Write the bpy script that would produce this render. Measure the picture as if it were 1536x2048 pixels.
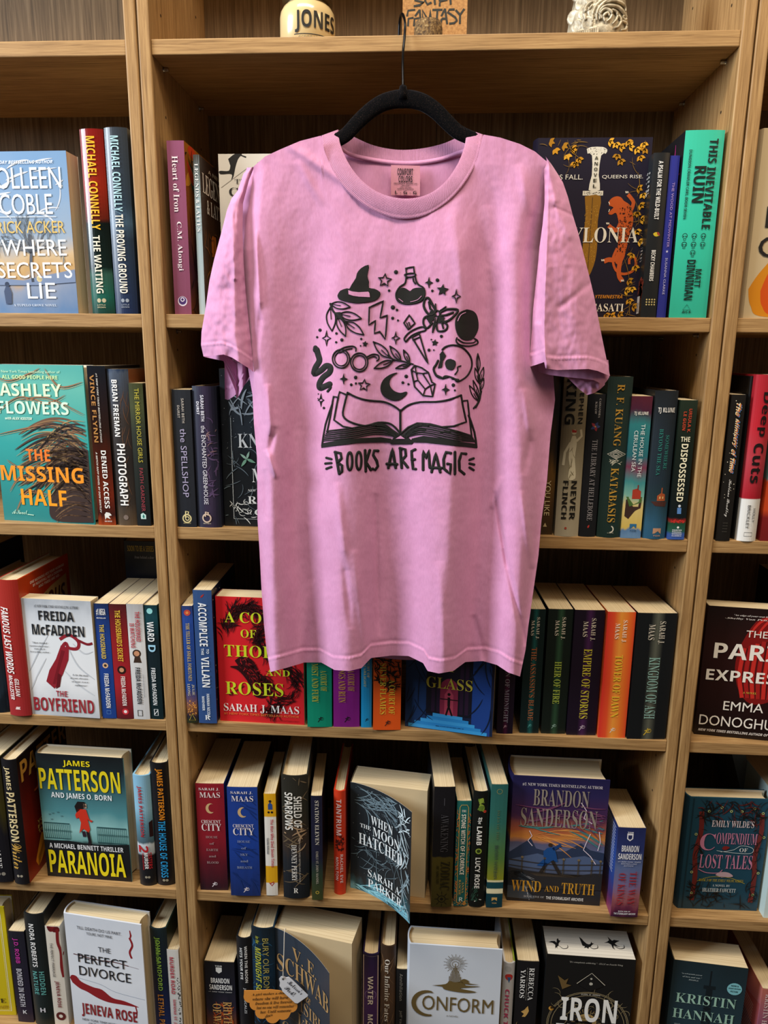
import bpy, bmesh, math, random
import numpy as np
from mathutils import Vector, Matrix
from mathutils.geometry import tessellate_polygon
for _o in list(bpy.data.objects): bpy.data.objects.remove(_o)
SC = bpy.context.scene
COL = SC.collection
PI = math.pi

# ---------------- camera ----------------
FPX = 1427.36                      # focal length in pixels of the 1536 x 2048 frame
CAM = Vector((0.39717, -1.03746, -0.01509))
PITCH, YAW, ROLL = -0.21503, -0.05991, 0.01029
FWD = Vector((math.sin(YAW)*math.cos(PITCH), math.cos(YAW)*math.cos(PITCH), math.sin(PITCH)))
_r = Vector((math.cos(YAW), -math.sin(YAW), 0)); _u = _r.cross(FWD)
RGT = math.cos(ROLL)*_r + math.sin(ROLL)*_u
UPV = -math.sin(ROLL)*_r + math.cos(ROLL)*_u
cd = bpy.data.cameras.new('camera'); cam = bpy.data.objects.new('camera', cd); COL.objects.link(cam)
M = Matrix.Identity(4)
for i in range(3):
    M[i][0], M[i][1], M[i][2], M[i][3] = RGT[i], UPV[i], -FWD[i], CAM[i]
cam.matrix_world = M
cd.sensor_fit = 'VERTICAL'; cd.sensor_height = 24; cd.lens = FPX*24/2048; cd.clip_start = 0.02
SC.camera = cam
# ---------------- world, lamps, exposure ----------------
w = bpy.data.worlds.new('room'); SC.world = w; w.use_nodes = True
w.node_tree.nodes['Background'].inputs[0].default_value = (1.0, 0.92, 0.82, 1)
w.node_tree.nodes['Background'].inputs[1].default_value = 0.075
def area(name, loc, target, sx, sy, power, col):
    l = bpy.data.lights.new(name, 'AREA'); l.shape = 'RECTANGLE'; l.size = sx; l.size_y = sy
    l.energy = power; l.color = col
    o = bpy.data.objects.new(name, l); COL.objects.link(o); o.location = loc
    o.rotation_euler = (Vector(target)-Vector(loc)).to_track_quat('-Z', 'Y').to_euler()
    return o
area('window_daylight', (-2.3, -1.1, 0.95), (0.5, 0, -0.25), 1.0, 1.1, 112, (0.80, 0.89, 1.0))
area('shop_light_right', (2.1, -1.2, 1.2), (0.5, 0, 0.0), 0.6, 0.6, 11, (1.0, 0.70, 0.42))
area('ceiling_light', (0.25, -0.95, 1.75), (0.4, 0, -0.1), 1.6, 0.35, 50, (1.0, 0.89, 0.74))
SC.view_settings.view_transform = 'Standard'; SC.view_settings.look = 'None'
SC.view_settings.gamma = 1; SC.view_settings.use_curve_mapping = False
SC.view_settings.exposure = 0.12

# ---------------- pixel helpers (a ray of the photograph met with a plane of the room) ----------------
def xat(u, Y, Z):                  # X of the point at depth Y, height Z seen in column u
    k = (u-768)/FPX
    n = RGT - k*FWD
    return CAM.x - (n.y*(Y-CAM.y) + n.z*(Z-CAM.z))/n.x
def zat(v, X, Y):
    k = (1024-v)/FPX
    n = UPV - k*FWD
    return CAM.z - (n.x*(X-CAM.x) + n.y*(Y-CAM.y))/n.z
def ray(u, v): return FWD + RGT*((u-768)/FPX) + UPV*((1024-v)/FPX)
def onY(u, v, Y):
    d = ray(u, v); s = (Y-CAM.y)/d.y; return CAM + d*s
def onZ(u, v, Z):
    d = ray(u, v); s = (Z-CAM.z)/d.z; return CAM + d*s

# ---------------- materials ----------------
def lin(h):
    if isinstance(h, tuple): return h
    h = h.lstrip('#')
    if len(h) == 3: h = ''.join(c*2 for c in h)
    c = [int(h[i:i+2], 16)/255 for i in (0, 2, 4)]
    return tuple((x/12.92 if x <= .04045 else ((x+.055)/1.055)**2.4) for x in c)+(1,)
_mats = {}
def base_mat(name, rough=.5):
    m = bpy.data.materials.new(name); m.use_nodes = True
    nt = m.node_tree; b = nt.nodes['Principled BSDF']; b.inputs['Roughness'].default_value = rough
    return m, nt, b
def flat(c, rough=.5, metal=0, name='print'):
    k = (c, rough, metal)
    if k not in _mats:
        m, nt, b = base_mat(name, rough); b.inputs['Base Color'].default_value = lin(c)
        b.inputs['Metallic'].default_value = metal
        b.inputs['Specular IOR Level'].default_value = .35
        _mats[k] = m
    return _mats[k]
def N(nt, t, **kw):
    n = nt.nodes.new(t)
    for k, v in kw.items():
        if k in n.inputs: n.inputs[k].default_value = v
        else: setattr(n, k, v)
    return n
def ramp(nt, stops):
    n = nt.nodes.new('ShaderNodeValToRGB'); cr = n.color_ramp
    while len(cr.elements) < len(stops): cr.elements.new(.5)
    while len(cr.elements) > len(stops): cr.elements.remove(cr.elements[-1])
    for e, (p, c) in zip(cr.elements, stops): e.position = p; e.color = lin(c)
    return n
def cov(stops, amt=0.0, scale=4.0, rough=.38, sx=1, sy=1, detail=4, axis='Y', seed=0):
    """cover stock: colours down (or across) the panel, broken up by noise; stops may be one colour"""
    if isinstance(stops, str): stops = [(0, stops), (1, stops)]
    k = ('cov', str(stops), amt, scale, rough, sx, sy, detail, axis, seed)
    if k in _mats: return _mats[k]
    m, nt, b = base_mat('cover_stock', rough); L = nt.links.new
    b.inputs['Specular IOR Level'].default_value = .4
    uv = N(nt, 'ShaderNodeUVMap'); sp = N(nt, 'ShaderNodeSeparateXYZ'); L(uv.outputs[0], sp.inputs[0])
    r = ramp(nt, stops)
    src = sp.outputs[1 if axis == 'Y' else 0]
    if amt:
        mp = N(nt, 'ShaderNodeMapping'); mp.inputs['Scale'].default_value = (sx, sy, 1); mp.inputs['Location'].default_value = (seed*3.1, seed*1.7, seed)
        L(uv.outputs[0], mp.inputs[0])
        no = N(nt, 'ShaderNodeTexNoise'); no.inputs['Scale'].default_value = scale; no.inputs['Detail'].default_value = detail
        L(mp.outputs[0], no.inputs['Vector'])
        s = N(nt, 'ShaderNodeMath', operation='SUBTRACT'); L(no.outputs[0], s.inputs[0]); s.inputs[1].default_value = .5
        mu = N(nt, 'ShaderNodeMath', operation='MULTIPLY'); L(s.outputs[0], mu.inputs[0]); mu.inputs[1].default_value = amt
        ad = N(nt, 'ShaderNodeMath', operation='ADD'); L(mu.outputs[0], ad.inputs[0]); L(src, ad.inputs[1]); src = ad.outputs[0]
    L(src, r.inputs[0]); L(r.outputs[0], b.inputs['Base Color'])
    _mats[k] = m; return m
def wood(name, grain, c0, c1, c2, rough=.5):
    m, nt, b = base_mat(name, rough); L = nt.links.new
    tc = N(nt, 'ShaderNodeTexCoord'); mp = N(nt, 'ShaderNodeMapping'); L(tc.outputs['Object'], mp.inputs[0])
    mp.inputs['Scale'].default_value = grain
    n1 = N(nt, 'ShaderNodeTexNoise'); n1.inputs['Scale'].default_value = 1; n1.inputs['Detail'].default_value = 6; n1.inputs['Roughness'].default_value = .65; n1.inputs['Distortion'].default_value = .6
    L(mp.outputs[0], n1.inputs['Vector'])
    mp2 = N(nt, 'ShaderNodeMapping'); L(tc.outputs['Object'], mp2.inputs[0]); mp2.inputs['Scale'].default_value = tuple(g*2.6 if g > 30 else g*1.6 for g in grain)
    n2 = N(nt, 'ShaderNodeTexNoise'); n2.inputs['Scale'].default_value = 1; n2.inputs['Detail'].default_value = 3; L(mp2.outputs[0], n2.inputs['Vector'])
    mx = N(nt, 'ShaderNodeMix'); mx.inputs[0].default_value = .4; L(n1.outputs[0], mx.inputs[2]); L(n2.outputs[0], mx.inputs[3])
    r = ramp(nt, [(.34, c0), (.5, c1), (.66, c2)]); L(mx.outputs[0], r.inputs[0]); L(r.outputs[0], b.inputs['Base Color'])
    bp = N(nt, 'ShaderNodeBump'); bp.inputs['Strength'].default_value = .25; bp.inputs['Distance'].default_value = .0006
    L(mx.outputs[0], bp.inputs['Height']); L(bp.outputs[0], b.inputs['Normal'])
    b.inputs['Specular IOR Level'].default_value = .3
    return m
OAK = ('#7a5b36', '#a17d50', '#b89462')
W_V = wood('oak_upright', (240, 240, 11), *OAK)
W_H = wood('oak_shelf', (11, 240, 240), *OAK)
W_B = wood('oak_back', (170, 170, 7), '#554228', '#745c3e', '#8d7453', .6)
def paper(c0, c1, n, axis=0):
    m, nt, b = base_mat('page_edges', .8); L = nt.links.new
    tc = N(nt, 'ShaderNodeTexCoord'); mp = N(nt, 'ShaderNodeMapping'); L(tc.outputs['Object'], mp.inputs[0])
    s = [2, 2, 2]; s[axis] = n; mp.inputs['Scale'].default_value = s
    no = N(nt, 'ShaderNodeTexNoise'); no.inputs['Scale'].default_value = 1; no.inputs['Detail'].default_value = 4; L(mp.outputs[0], no.inputs['Vector'])
    r = ramp(nt, [(.3, c0), (.62, c1)]); L(no.outputs[0], r.inputs[0]); L(r.outputs[0], b.inputs['Base Color'])
    bp = N(nt, 'ShaderNodeBump'); bp.inputs['Strength'].default_value = .35; bp.inputs['Distance'].default_value = .0005
    L(no.outputs[0], bp.inputs['Height']); L(bp.outputs[0], b.inputs['Normal'])
    b.inputs['Specular IOR Level'].default_value = .15
    return m
P_CREAM = paper('#bfa983', '#dcc9a3', 1700)
P_WHITE = paper('#b8b2a6', '#dcd6c8', 1700)

# ---------------- mesh helpers ----------------
class MB:
    def __init__(s): s.v = []; s.f = []; s.mi = []; s.uv = {}; s.mats = []
    def mat(s, m):
        if m not in s.mats: s.mats.append(m)
        return s.mats.index(m)
    def face(s, pts, m=None, uv=None):
        i = len(s.v); s.v += [tuple(p) for p in pts]; s.f.append(tuple(range(i, i+len(pts))))
        s.mi.append(s.mat(m) if m else 0)
        if uv: s.uv[len(s.f)-1] = uv
    def mesh(s, vs, fs, m=None):
        i = len(s.v); s.v += [tuple(p) for p in vs]; k = s.mat(m) if m else 0
        for f in fs: s.f.append(tuple(a+i for a in f)); s.mi.append(k)
    def box(s, a, b, m=None):
        x0, y0, z0 = a; x1, y1, z1 = b
        V = [(x, y, z) for x in (x0, x1) for y in (y0, y1) for z in (z0, z1)]
        s.mesh(V, [(0, 1, 3, 2), (4, 6, 7, 5), (0, 4, 5, 1), (2, 3, 7, 6), (0, 2, 6, 4), (1, 5, 7, 3)], m)
    def build(s, name, parent=None, mat=None, smooth=False, merge=0):
        me = bpy.data.meshes.new(name); me.from_pydata(s.v, [], s.f)
        for m in (s.mats or ([mat] if mat else [])): me.materials.append(m)
        if s.mats: me.polygons.foreach_set('material_index', s.mi)
        if s.uv:
            l = me.uv_layers.new(name='UVMap')
            for k, uv in s.uv.items():
                for li, c in zip(me.polygons[k].loop_indices, uv): l.data[li].uv = c
        if smooth: me.polygons.foreach_set('use_smooth', [True]*len(me.polygons))
        if merge:
            bm = bmesh.new(); bm.from_mesh(me); bmesh.ops.remove_doubles(bm, verts=bm.verts, dist=merge); bm.to_mesh(me); bm.free()
        me.update()
        o = bpy.data.objects.new(name, me); COL.objects.link(o)
        if parent: o.parent = parent
        return o
def tag(o, label=None, cat=None, group=None, kind=None):
    if label: o['label'] = label
    if cat: o['category'] = cat
    if group: o['group'] = group
    if kind: o['kind'] = kind
    return o
def empty(name, loc=(0, 0, 0), rot=(0, 0, 0)):
    o = bpy.data.objects.new(name, None); COL.objects.link(o); o.location = loc; o.rotation_euler = rot
    o.empty_display_size = .01
    return o
def bevel(o, wdt, seg=2):
    md = o.modifiers.new('bevel', 'BEVEL'); md.width = wdt; md.segments = seg; md.limit_method = 'ANGLE'; return o
def tube(name, pts, r, mat, parent=None, n=10, closed=False, smooth=True):
    """round bar through points; r a number or one per point"""
    P = [Vector(p) for p in pts]; mb = MB(); rings = []
    up = Vector((0, 0, 1)); k = len(P)
    for i, p in enumerate(P):
        if closed: t = P[(i+1) % k]-P[i-1]
        else: t = P[min(i+1, k-1)]-P[max(i-1, 0)]
        t.normalize(); a = t.cross(up)
        if a.length < .15: a = t.cross(Vector((0, 1, 0)))
        a.normalize(); b = t.cross(a); rr = r[i] if isinstance(r, (list, tuple)) else r
        rings.append([p+(a*math.cos(2*PI*j/n)+b*math.sin(2*PI*j/n))*rr for j in range(n)])
    V = [q for g in rings for q in g]; F = []
    for i in range(k if closed else k-1):
        for j in range(n):
            a = i*n+j; b = i*n+(j+1) % n; c = ((i+1) % k)*n+(j+1) % n; d = ((i+1) % k)*n+j
            F.append((a, b, c, d))
    if not closed: F += [tuple(range(n))[::-1], tuple(range((k-1)*n, k*n))]
    mb.mesh(V, F); return mb.build(name, parent, mat, smooth)
def smoothline(pts, n=8):
    """Catmull-Rom through points of any dimension"""
    P = [np.array(p, float) for p in pts]; out = []
    for i in range(len(P)-1):
        p0, p1, p2, p3 = P[max(i-1, 0)], P[i], P[i+1], P[min(i+2, len(P)-1)]
        for k in range(n):
            t = k/n
            out.append(.5*((2*p1)+(p2-p0)*t+(2*p0-5*p1+4*p2-p3)*t*t+(3*p1-p0-3*p2+p3)*t**3))
    out.append(P[-1]); return out

# ---------------- lettering ----------------
ALPH = {k: (0x1D400, 0x1D41A, 0x1D7CE) for k in 'si'}
ALPH.update({k: (0x1D5D4, 0x1D5EE, 0x1D7EC) for k in 'bxI'}); ALPH['f'] = (0x1D56C, 0x1D586, None); ALPH['c'] = (0x1D4D0, 0x1D4EA, None)
OFFS = {'s': -.006, 'i': -.005}
_tc = bpy.data.curves.new('lettering_source', 'FONT'); _to = bpy.data.objects.new('lettering_source', _tc)
_ts = bpy.data.scenes.new('type_setting'); _ts.collection.objects.link(_to); _tv = _ts.view_layers[0]     # an empty side scene to set type in; removed at the end
_txt = {}
def text2d(body, st):
    k = (body, st)
    if k in _txt: return _txt[k]
    s = body
    if st in ALPH:
        U, L_, D = ALPH[st]
        s = ''.join(chr(U+ord(c)-65) if 'A' <= c <= 'Z' else chr(L_+ord(c)-97) if 'a' <= c <= 'z' else chr(D+ord(c)-48) if D and c.isdigit() else c for c in body)
    _tc.body = s; _tc.size = 1; _tc.offset = OFFS.get(st, 0); _tc.shear = .28 if st in 'iI' else 0; _tc.resolution_u = 3 if len(body) < 14 else 2
    _tv.update(); dg = _tv.depsgraph
    me = bpy.data.meshes.new_from_object(_to.evaluated_get(dg))
    n = len(me.vertices); co = np.zeros(n*3); me.vertices.foreach_get('co', co); co = co.reshape(-1, 3)[:, :2]
    F = [tuple(p.vertices) for p in me.polygons]; bpy.data.meshes.remove(me)
    if n == 0: return None
    lo, hi = co.min(0), co.max(0); co = (co-lo)/np.maximum(hi-lo, 1e-6)
    _txt[k] = (co, F); return _txt[k]
def cut2d(co, F, xs, ys):
    bm = bmesh.new(); vs = [bm.verts.new((c[0], c[1], 0)) for c in co]
    for f in F:
        try: bm.faces.new([vs[i] for i in f])
        except ValueError: pass
    for ax, vals in ((0, xs), (1, ys)):
        for t in vals:
            no = (1, 0, 0) if ax == 0 else (0, 1, 0)
            bmesh.ops.bisect_plane(bm, geom=bm.verts[:]+bm.edges[:]+bm.faces[:], plane_co=(t, t, 0), plane_no=no, dist=1e-6)
    bm.verts.index_update()
    c2 = np.array([(v.co.x, v.co.y) for v in bm.verts]) if bm.verts else np.zeros((0, 2)); F2 = [tuple(v.index for v in f.verts) for f in bm.faces]; bm.free()
    return c2, F2
class Face:
    """a flat or curved panel: fx across 0..1, fy down 0..1, h proud of the surface"""
    def __init__(s, fn, w, h, cuts=0): s.fn = fn; s.w = w; s.h = h; s.cuts = cuts; s.mb = MB(); s.k = 0
    def put(s, pts, F, m, h=None):
        if s.cuts: 
            c = np.array(pts); lo, hi = c[:, 0].min(), c[:, 0].max()
            xs = [t for t in np.linspace(0, 1, s.cuts+1)[1:-1] if lo < t < hi]
            if xs: pts, F = cut2d(c, F, xs, [])
        if h is None: s.k += 1; h = .00018+.000018*min(s.k, 40)
        s.mb.mesh([s.fn(p[0], p[1], h) for p in pts], F, m)
    def text(s, body, st, col, x0, y0, x1, y1, mode='h', rough=.45):
        t = text2d(body, st)
        if t is None: return
        co, F = t
        if mode == 'h': P = [(x0+(x1-x0)*a, y1+(y0-y1)*b) for a, b in co]
        else: P = [(x0+(x1-x0)*b, y0+(y1-y0)*a) for a, b in co]
        s.put(P, F, flat(col, rough), .0010 if s.cuts else .00095)
    def poly(s, col, pts, rough=.45):
        pts = [(min(max(p[0], 0), 1), min(max(p[1], 0), 1)) for p in pts]
        F = tessellate_polygon([[Vector((p[0], p[1], 0)) for p in pts]])
        s.put(pts, [tuple(f) for f in F], flat(col, rough))
    def line(s, col, wd, pts, closed=False, taper=False):
        """wd in fractions of the panel width"""
        W, H = s.w, s.h; P = [np.array((p[0]*W, p[1]*H)) for p in pts]; hw = wd*W/2; k = len(P)
        if k < 2: return
        L_, R_ = [], []
        for i, p in enumerate(P):
            t = (P[(i+1) % k]-P[i-1]) if closed else (P[min(i+1, k-1)]-P[max(i-1, 0)])
            t = t/(np.linalg.norm(t)+1e-9); n = np.array((-t[1], t[0])); q = hw*(math.sin(PI*(i+.3)/(k-.4))**.6 if taper else 1)
            L_.append(p+n*q); R_.append(p-n*q)
        V = [(a[0]/W, a[1]/H) for a in L_+R_]
        F = [(i, (i+1) % k, k+(i+1) % k, k+i) for i in range(k if closed else k-1)]
        s.put([(min(max(a, 0), 1), min(max(b, 0), 1)) for a, b in V], F, flat(col))
    def disc(s, col, cx, cy, rx, ry=None, n=20, a0=0, a1=2*PI):
        ry = rx*s.w/s.h if ry is None else ry
        s.poly(col, [(cx+rx*math.cos(a0+(a1-a0)*i/n), cy+ry*math.sin(a0+(a1-a0)*i/n)) for i in range(n)])
    def ring(s, col, wd, cx, cy, rx, ry=None, a0=0, a1=2*PI, n=32):
        ry = rx*s.w/s.h if ry is None else ry
        full = abs(a1-a0-2*PI) < 1e-6
        s.line(col, wd, [(cx+rx*math.cos(a0+(a1-a0)*i/n), cy+ry*math.sin(a0+(a1-a0)*i/n)) for i in range(n if full else n+1)], closed=full)
    def specks(s, col, n, box, r, seed=1):
        R = random.Random(seed); V, F = [], []
        for _ in range(n):
            x = R.uniform(box[0], box[2]); y = R.uniform(box[1], box[3]); q = r*R.uniform(.5, 1.3); b = len(V)
            for j in range(5): V.append((x+q*math.cos(j*1.2566), y+q*s.w/s.h*math.sin(j*1.2566)))
            F.append(tuple(range(b, b+5)))
        s.put(V, F, flat(col))
    def curls(s, col, n, box, ln, wd, seed=1, turn=2.5, dirn=None):
        R = random.Random(seed)
        for _ in range(n):
            x = R.uniform(box[0], box[2]); y = R.uniform(box[1], box[3]); a = R.uniform(0, 6.28) if dirn is None else dirn+R.uniform(-.4, .4)
            k = R.uniform(-1, 1)*turn; P = []
            for j in range(12):
                P.append((x, y)); a += k/11; x += ln/11*math.cos(a); y += ln/11*math.sin(a)*s.w/s.h
                if not (box[0]-.05 <= x <= box[2]+.05 and 0.01 < y < .99 and .01 < x < .99): break
            s.line(col, wd*R.uniform(.5, 1.2), P, taper=True)
    def leaf(s, col, x, y, a, ln, wd=.3):
        P = []; q = s.w/s.h
        for t in (0, .15, .35, .6, .85, 1): P.append((t, wd*math.sin(PI*t**.8)/2))
        P = P+[(t, -b) for t, b in P[-2:0:-1]]
        s.poly(col, [(x+ln*(t*math.cos(a)-b*math.sin(a)), y+ln*q*(t*math.sin(a)+b*math.cos(a))) for t, b in P])
    def star(s, col, x, y, r, n=5, inner=.42, a0=-PI/2):
        s.poly(col, [(x+r*(1 if i % 2 == 0 else inner)*math.cos(a0+i*PI/n), y+r*s.w/s.h*(1 if i % 2 == 0 else inner)*math.sin(a0+i*PI/n)) for i in range(2*n)])
    def build(s, name, parent):
        if s.mb.f: return s.mb.build(name, parent)
# ---------------- room and bookcases ----------------
Z = [0.39412, 0.0408, -0.27367, -0.59838, -0.91838, -1.2385]
TOPZ, FLOORZ = 0.755, -1.34
TH = .0193; DEP = .252; REC = .003
mb = MB(); mb.box((-2.6, -3.2, FLOORZ-.05), (3.4, .33, FLOORZ)); fl = mb.build('floor', mat=wood('floor_boards', (4, 60, 60), '#2a231c', '#352c23', '#40352a')); tag(fl, kind='structure')
mb = MB(); mb.box((-2.6, .27, FLOORZ), (3.4, .33, 1.35)); wb = mb.build('wall_back', mat=flat('#b8aa92', .9)); tag(wb, kind='structure')
def bookcase(x0, x1, label, sl=1, sr=1):
    root = empty('bookcase', ((x0+x1)/2, 0, FLOORZ)); tag(root, label, 'bookcase', 'oak bookcases standing side by side')
    pt = .0166; L0 = Vector(root.location)
    def part(name, a, b, m, bv=.0012, seg=2):
        q = MB(); q.box(tuple(Vector(a)-L0), tuple(Vector(b)-L0)); o = q.build(name, root, m); bevel(o, bv, seg); return o
    part('side_panel', (x0+.001, 0, FLOORZ), (x0+pt+.001, DEP+.012, TOPZ), W_V, .0022, 3)
    part('side_panel', (x1-pt-.001, 0, FLOORZ), (x1-.001, DEP+.012, TOPZ), W_V, .0022, 3)
    a, b = x0+pt+.0011, x1-pt-.0011
    for z in [TOPZ]+Z: part('shelf', (a, REC, z-TH), (b, DEP-.0002, z), W_H, .0012)
    part('base_board', (a, .02, FLOORZ), (b, .036, Z[5]-TH-.0002), W_H)
    xm = a+(b-a)*.5
    part('back_panel', (a, DEP, FLOORZ), (xm-.0004, DEP+.006, TOPZ), W_B, .0003, 1); part('back_panel', (xm+.0004, DEP, FLOORZ), (b, DEP+.006, TOPZ), W_B, .0003, 1)
    steel = flat('#c9c9c6', .25, 1)
    for z in Z[:5]:
        for xs, sg in ((a, 1), (b, -1)):
            for y in (.045, .205):
                q = MB(); n = 10; zc = z-TH-.0032; R_ = .0026
                for s0, s1, r in ((0, .0075, .0024), (0, .001, .0042)):
                    V = [(xs+sg*t-L0.x, y+r*math.cos(2*PI*j/n)-L0.y, zc+r*math.sin(2*PI*j/n)*.999-L0.z) for t in (s0, s1) for j in range(n)]
                    q.mesh(V, [(j, (j+1) % n, n+(j+1) % n, n+j) for j in range(n)]+[tuple(range(n)), tuple(range(n, 2*n))])
                q.build('shelf_pin', root, steel)
    # drilled rows of pin holes
    dk = flat('#2a1b0d', .9); q = MB()
    for xs, sg in ((a, 1), (b, -1)):
        for y in (.045, .205):
            z = TOPZ-.06
            while z > Z[5]:
                V = [(xs+sg*.00012-.0011*sg-L0.x+.0011*sg, y+.0021*math.cos(2*PI*j/8)-L0.y, z+.0021*math.sin(2*PI*j/8)-L0.z) for j in range(8)]
                q.face(V); z -= .064
    o = q.build('pin_holes', root, dk); o['kind'] = 'stuff'
    return root
bookcase(-.8, 0, 'oak bookcase cut off by the left edge, crime and thriller books on it')
bookcase(0, .8, 'complete oak bookcase in the middle, behind the hanging pink shirt')
bookcase(.8, 1.6, 'oak bookcase of which only a narrow strip shows at the right edge')

# ---------------- books ----------------
class Book:
    def __init__(s, label, sh, bay, u0, u1, b0, b1, vt, dim, kind='pb', out='S', spine=None, front=None, back=None, pages=None, lean=0, curl=None, H=None, bul=None, zoff=0, inset=None):
        z = Z[sh]+zoff
        def P(u, b):
            if b > 3: q = onZ(u, b, z); return Vector((q.x, max(q.y, -.03)))
            return Vector((xat(u, b, z), b))
        A, B = P(u0, b0), P(u1, b1)
        hc = kind == 'hc'
        if H is None: H = zat(vt, A.x, A.y)-z
        if out == 'S': t = (B-A).length; d = dim; th = math.atan2((B-A).y, (B-A).x); org = (A+B)/2
        else:
            d = (B-A).length; t = dim; dv = (B-A)/d; th = math.atan2(-dv.x, dv.y)
            org = A-Vector((math.cos(th), math.sin(th)))*t/2
        s.t, s.d, s.H, s.hc = t, d, H, hc
        s.root = empty('hardcover_book' if hc else 'paperback_book', (org.x, org.y, z), (0, math.radians(lean), th))
        tag(s.root, label, 'book', 'books on the %s of the %s bookcase' % (('top shelf', 'second shelf', 'third shelf', 'fourth shelf', 'fifth shelf', 'lowest shelf in view')[sh], ('left', 'middle', 'right')[bay]))
        front = front or spine; spine = spine or front; back = back or spine
        b = bul if bul is not None else (.0045 if hc else .0007); s.b = b
        ns = 10 if hc else 4
        ys = lambda fx: b*abs(2*fx-1)**2.2
        s.ys = ys
        bt = .0026 if hc else .0004; st = .0012 if hc else .0004
        curlp = None
        if curl:
            A_, pw = curl; nn = 16; x = t/2; y = b; curlp = [(x, y)]
            for i in range(nn):
                a = A_*((i+.5)/nn)**pw; x += math.sin(a)*(d-b)/nn; y += math.cos(a)*(d-b)/nn; curlp.append((x, y))
        outer = [(-t/2, d), (-t/2, d*.66), (-t/2, d*.33)]+[(-t/2+t*i/ns, ys(i/ns)) for i in range(ns+1)]
        inner = [(-t/2+bt, d), (-t/2+bt, d*.66), (-t/2+bt, d*.33)]+[(-t/2+bt+(t-2*bt)*i/ns, ys(i/ns)+st+(.001 if hc else 0)) for i in range(ns+1)]
        if not curl:
            outer += [(t/2, d*.33), (t/2, d*.66), (t/2, d)]; inner += [(t/2-bt, d*.33), (t/2-bt, d*.66), (t/2-bt, d)]
        k = len(outer); m = MB(); lm = flat('#d8cfbe', .6) if not hc else (front if front else flat('#222'))
        def seg_uv(i):
            # panel and u-range of outer segment i
            if i < 3: return back, 1-(d-[d, d*.66, d*.33, b][i])/d if False else [0, .34, .67, 1][i], [0, .34, .67, 1][i+1]
            if i < 3+ns: return spine, (i-3)/ns, (i-2)/ns
            j = i-3-ns; return front, [0, .33, .66, 1][j], [0, .33, .66, 1][j+1]
        for i in range(k-1):
            mt, a, c = seg_uv(i)
            (x0, y0), (x1, y1) = outer[i], outer[i+1]
            m.face([(x0, y0, 0), (x1, y1, 0), (x1, y1, H), (x0, y0, H)], mt, [(a, 1), (c, 1), (c, 0), (a, 0)])
            (p0, q0), (p1, q1) = inner[i], inner[i+1]
            im = flat('#cfc6b4', .6)
            m.face([(p1, q1, 0), (p0, q0, 0), (p0, q0, H), (p1, q1, H)], im)
            m.face([(x0, y0, H), (x1, y1, H), (p1, q1, H), (p0, q0, H)], mt, [(a, .01), (c, .01), (c, .01), (a, .01)])
            m.face([(x1, y1, 0), (x0, y0, 0), (p0, q0, 0), (p1, q1, 0)], mt, [(a, .99)]*4)
        for i in (0, k-1):
            (x0, y0), (p0, q0) = outer[i], inner[i]
            c = [(x0, y0, 0), (x0, y0, H), (p0, q0, H), (p0, q0, 0)]
            m.face(c if i else c[::-1], back if i == 0 else front, [(.99, .5)]*4)
        s.cov = m.build('cover', s.root, smooth=False)
        if curl:
            m = MB(); nn = len(curlp)-1
            for i in range(nn):
                (x0, y0), (x1, y1) = curlp[i], curlp[i+1]; a, c = i/nn, (i+1)/nn
                m.face([(x0, y0, 0), (x1, y1, 0), (x1, y1, H), (x0, y0, H)], front, [(a, 1), (c, 1), (c, 0), (a, 0)])
                x0 -= .0005; x1 -= .0005
                m.face([(x1, y1, 0), (x0, y0, 0), (x0, y0, H), (x1, y1, H)], flat('#e9e4d8', .6))
            m.build('front_cover', s.root)
        # pages
        e = inset if inset is not None else (.0035 if hc else .0002)
        m = MB(); gx = t/2-bt-.0002; y0 = b+.002; y1 = d-(.004 if hc else .0006); nx = 6
        V = []; F = []
        for zz in (e if hc else .0002, H-e):
            for i in range(nx+1):
                fx = i/nx; x = -gx+2*gx*fx
                V.append((x, ys(.02+.96*fx)+st+.0016, zz))
            for i in range(nx+1):
                fx = 1-i/nx; x = -gx+2*gx*fx
                V.append((x, y1-(.004*(1-(2*fx-1)**2) if hc else 0), zz))
        q = 2*(nx+1)
        F = [tuple(range(q))[::-1], tuple(range(q, 2*q))]+[(i, (i+1) % q, q+(i+1) % q, q+i) for i in range(q)]
        m.mesh(V, F); s.pg = m.build('page_block', s.root, pages or P_CREAM)
        cz = lambda fy, h=0: H*(1-fy)
        s.S = Face(lambda x, y, h: (-t/2+t*x, ys(min(max(x, 0), 1))-h, cz(y)), t, H, 8 if hc else 0)
        if curl:
            def ff(x, y, h):
                q = min(max(x, 0), 1)*(len(curlp)-1); i = min(int(q), len(curlp)-2); g = q-i
                (x0, y0), (x1, y1) = curlp[i], curlp[i+1]; dx, dy = x1-x0, y1-y0; L_ = math.hypot(dx, dy)
                return (x0+dx*g+dy/L_*h, y0+dy*g-dx/L_*h, cz(y))
            s.F = Face(ff, d, H, 16)
        else: s.F = Face(lambda x, y, h: (t/2+h, b+(d-b)*x, cz(y)), d, H)
        s.B = Face(lambda x, y, h: (-t/2-h, d-(d-b)*x, cz(y)), d, H)
        s.T = Face(lambda x, y, h: (-t/2+t*y if out == 'F' else -t/2+t*x, b+(d-b)*(x if out == 'F' else y), H-e+h), t, d)
        if out == 'F': s.T.w, s.T.h = d, t; s.T.fn = lambda x, y, h: (-t/2+t*y, d*x, H-e+h)
    def sp(s, *items):
        for it in items:
            if len(it) == 7: s.S.text(*it, mode='v')
            else: s.S.text(*it[:7], mode='h')
        return s
    def fr(s, *items):
        for it in items: s.F.text(*it)
        return s
    def bk(s, *items):
        for it in items: s.B.text(*it)
        return s
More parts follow.
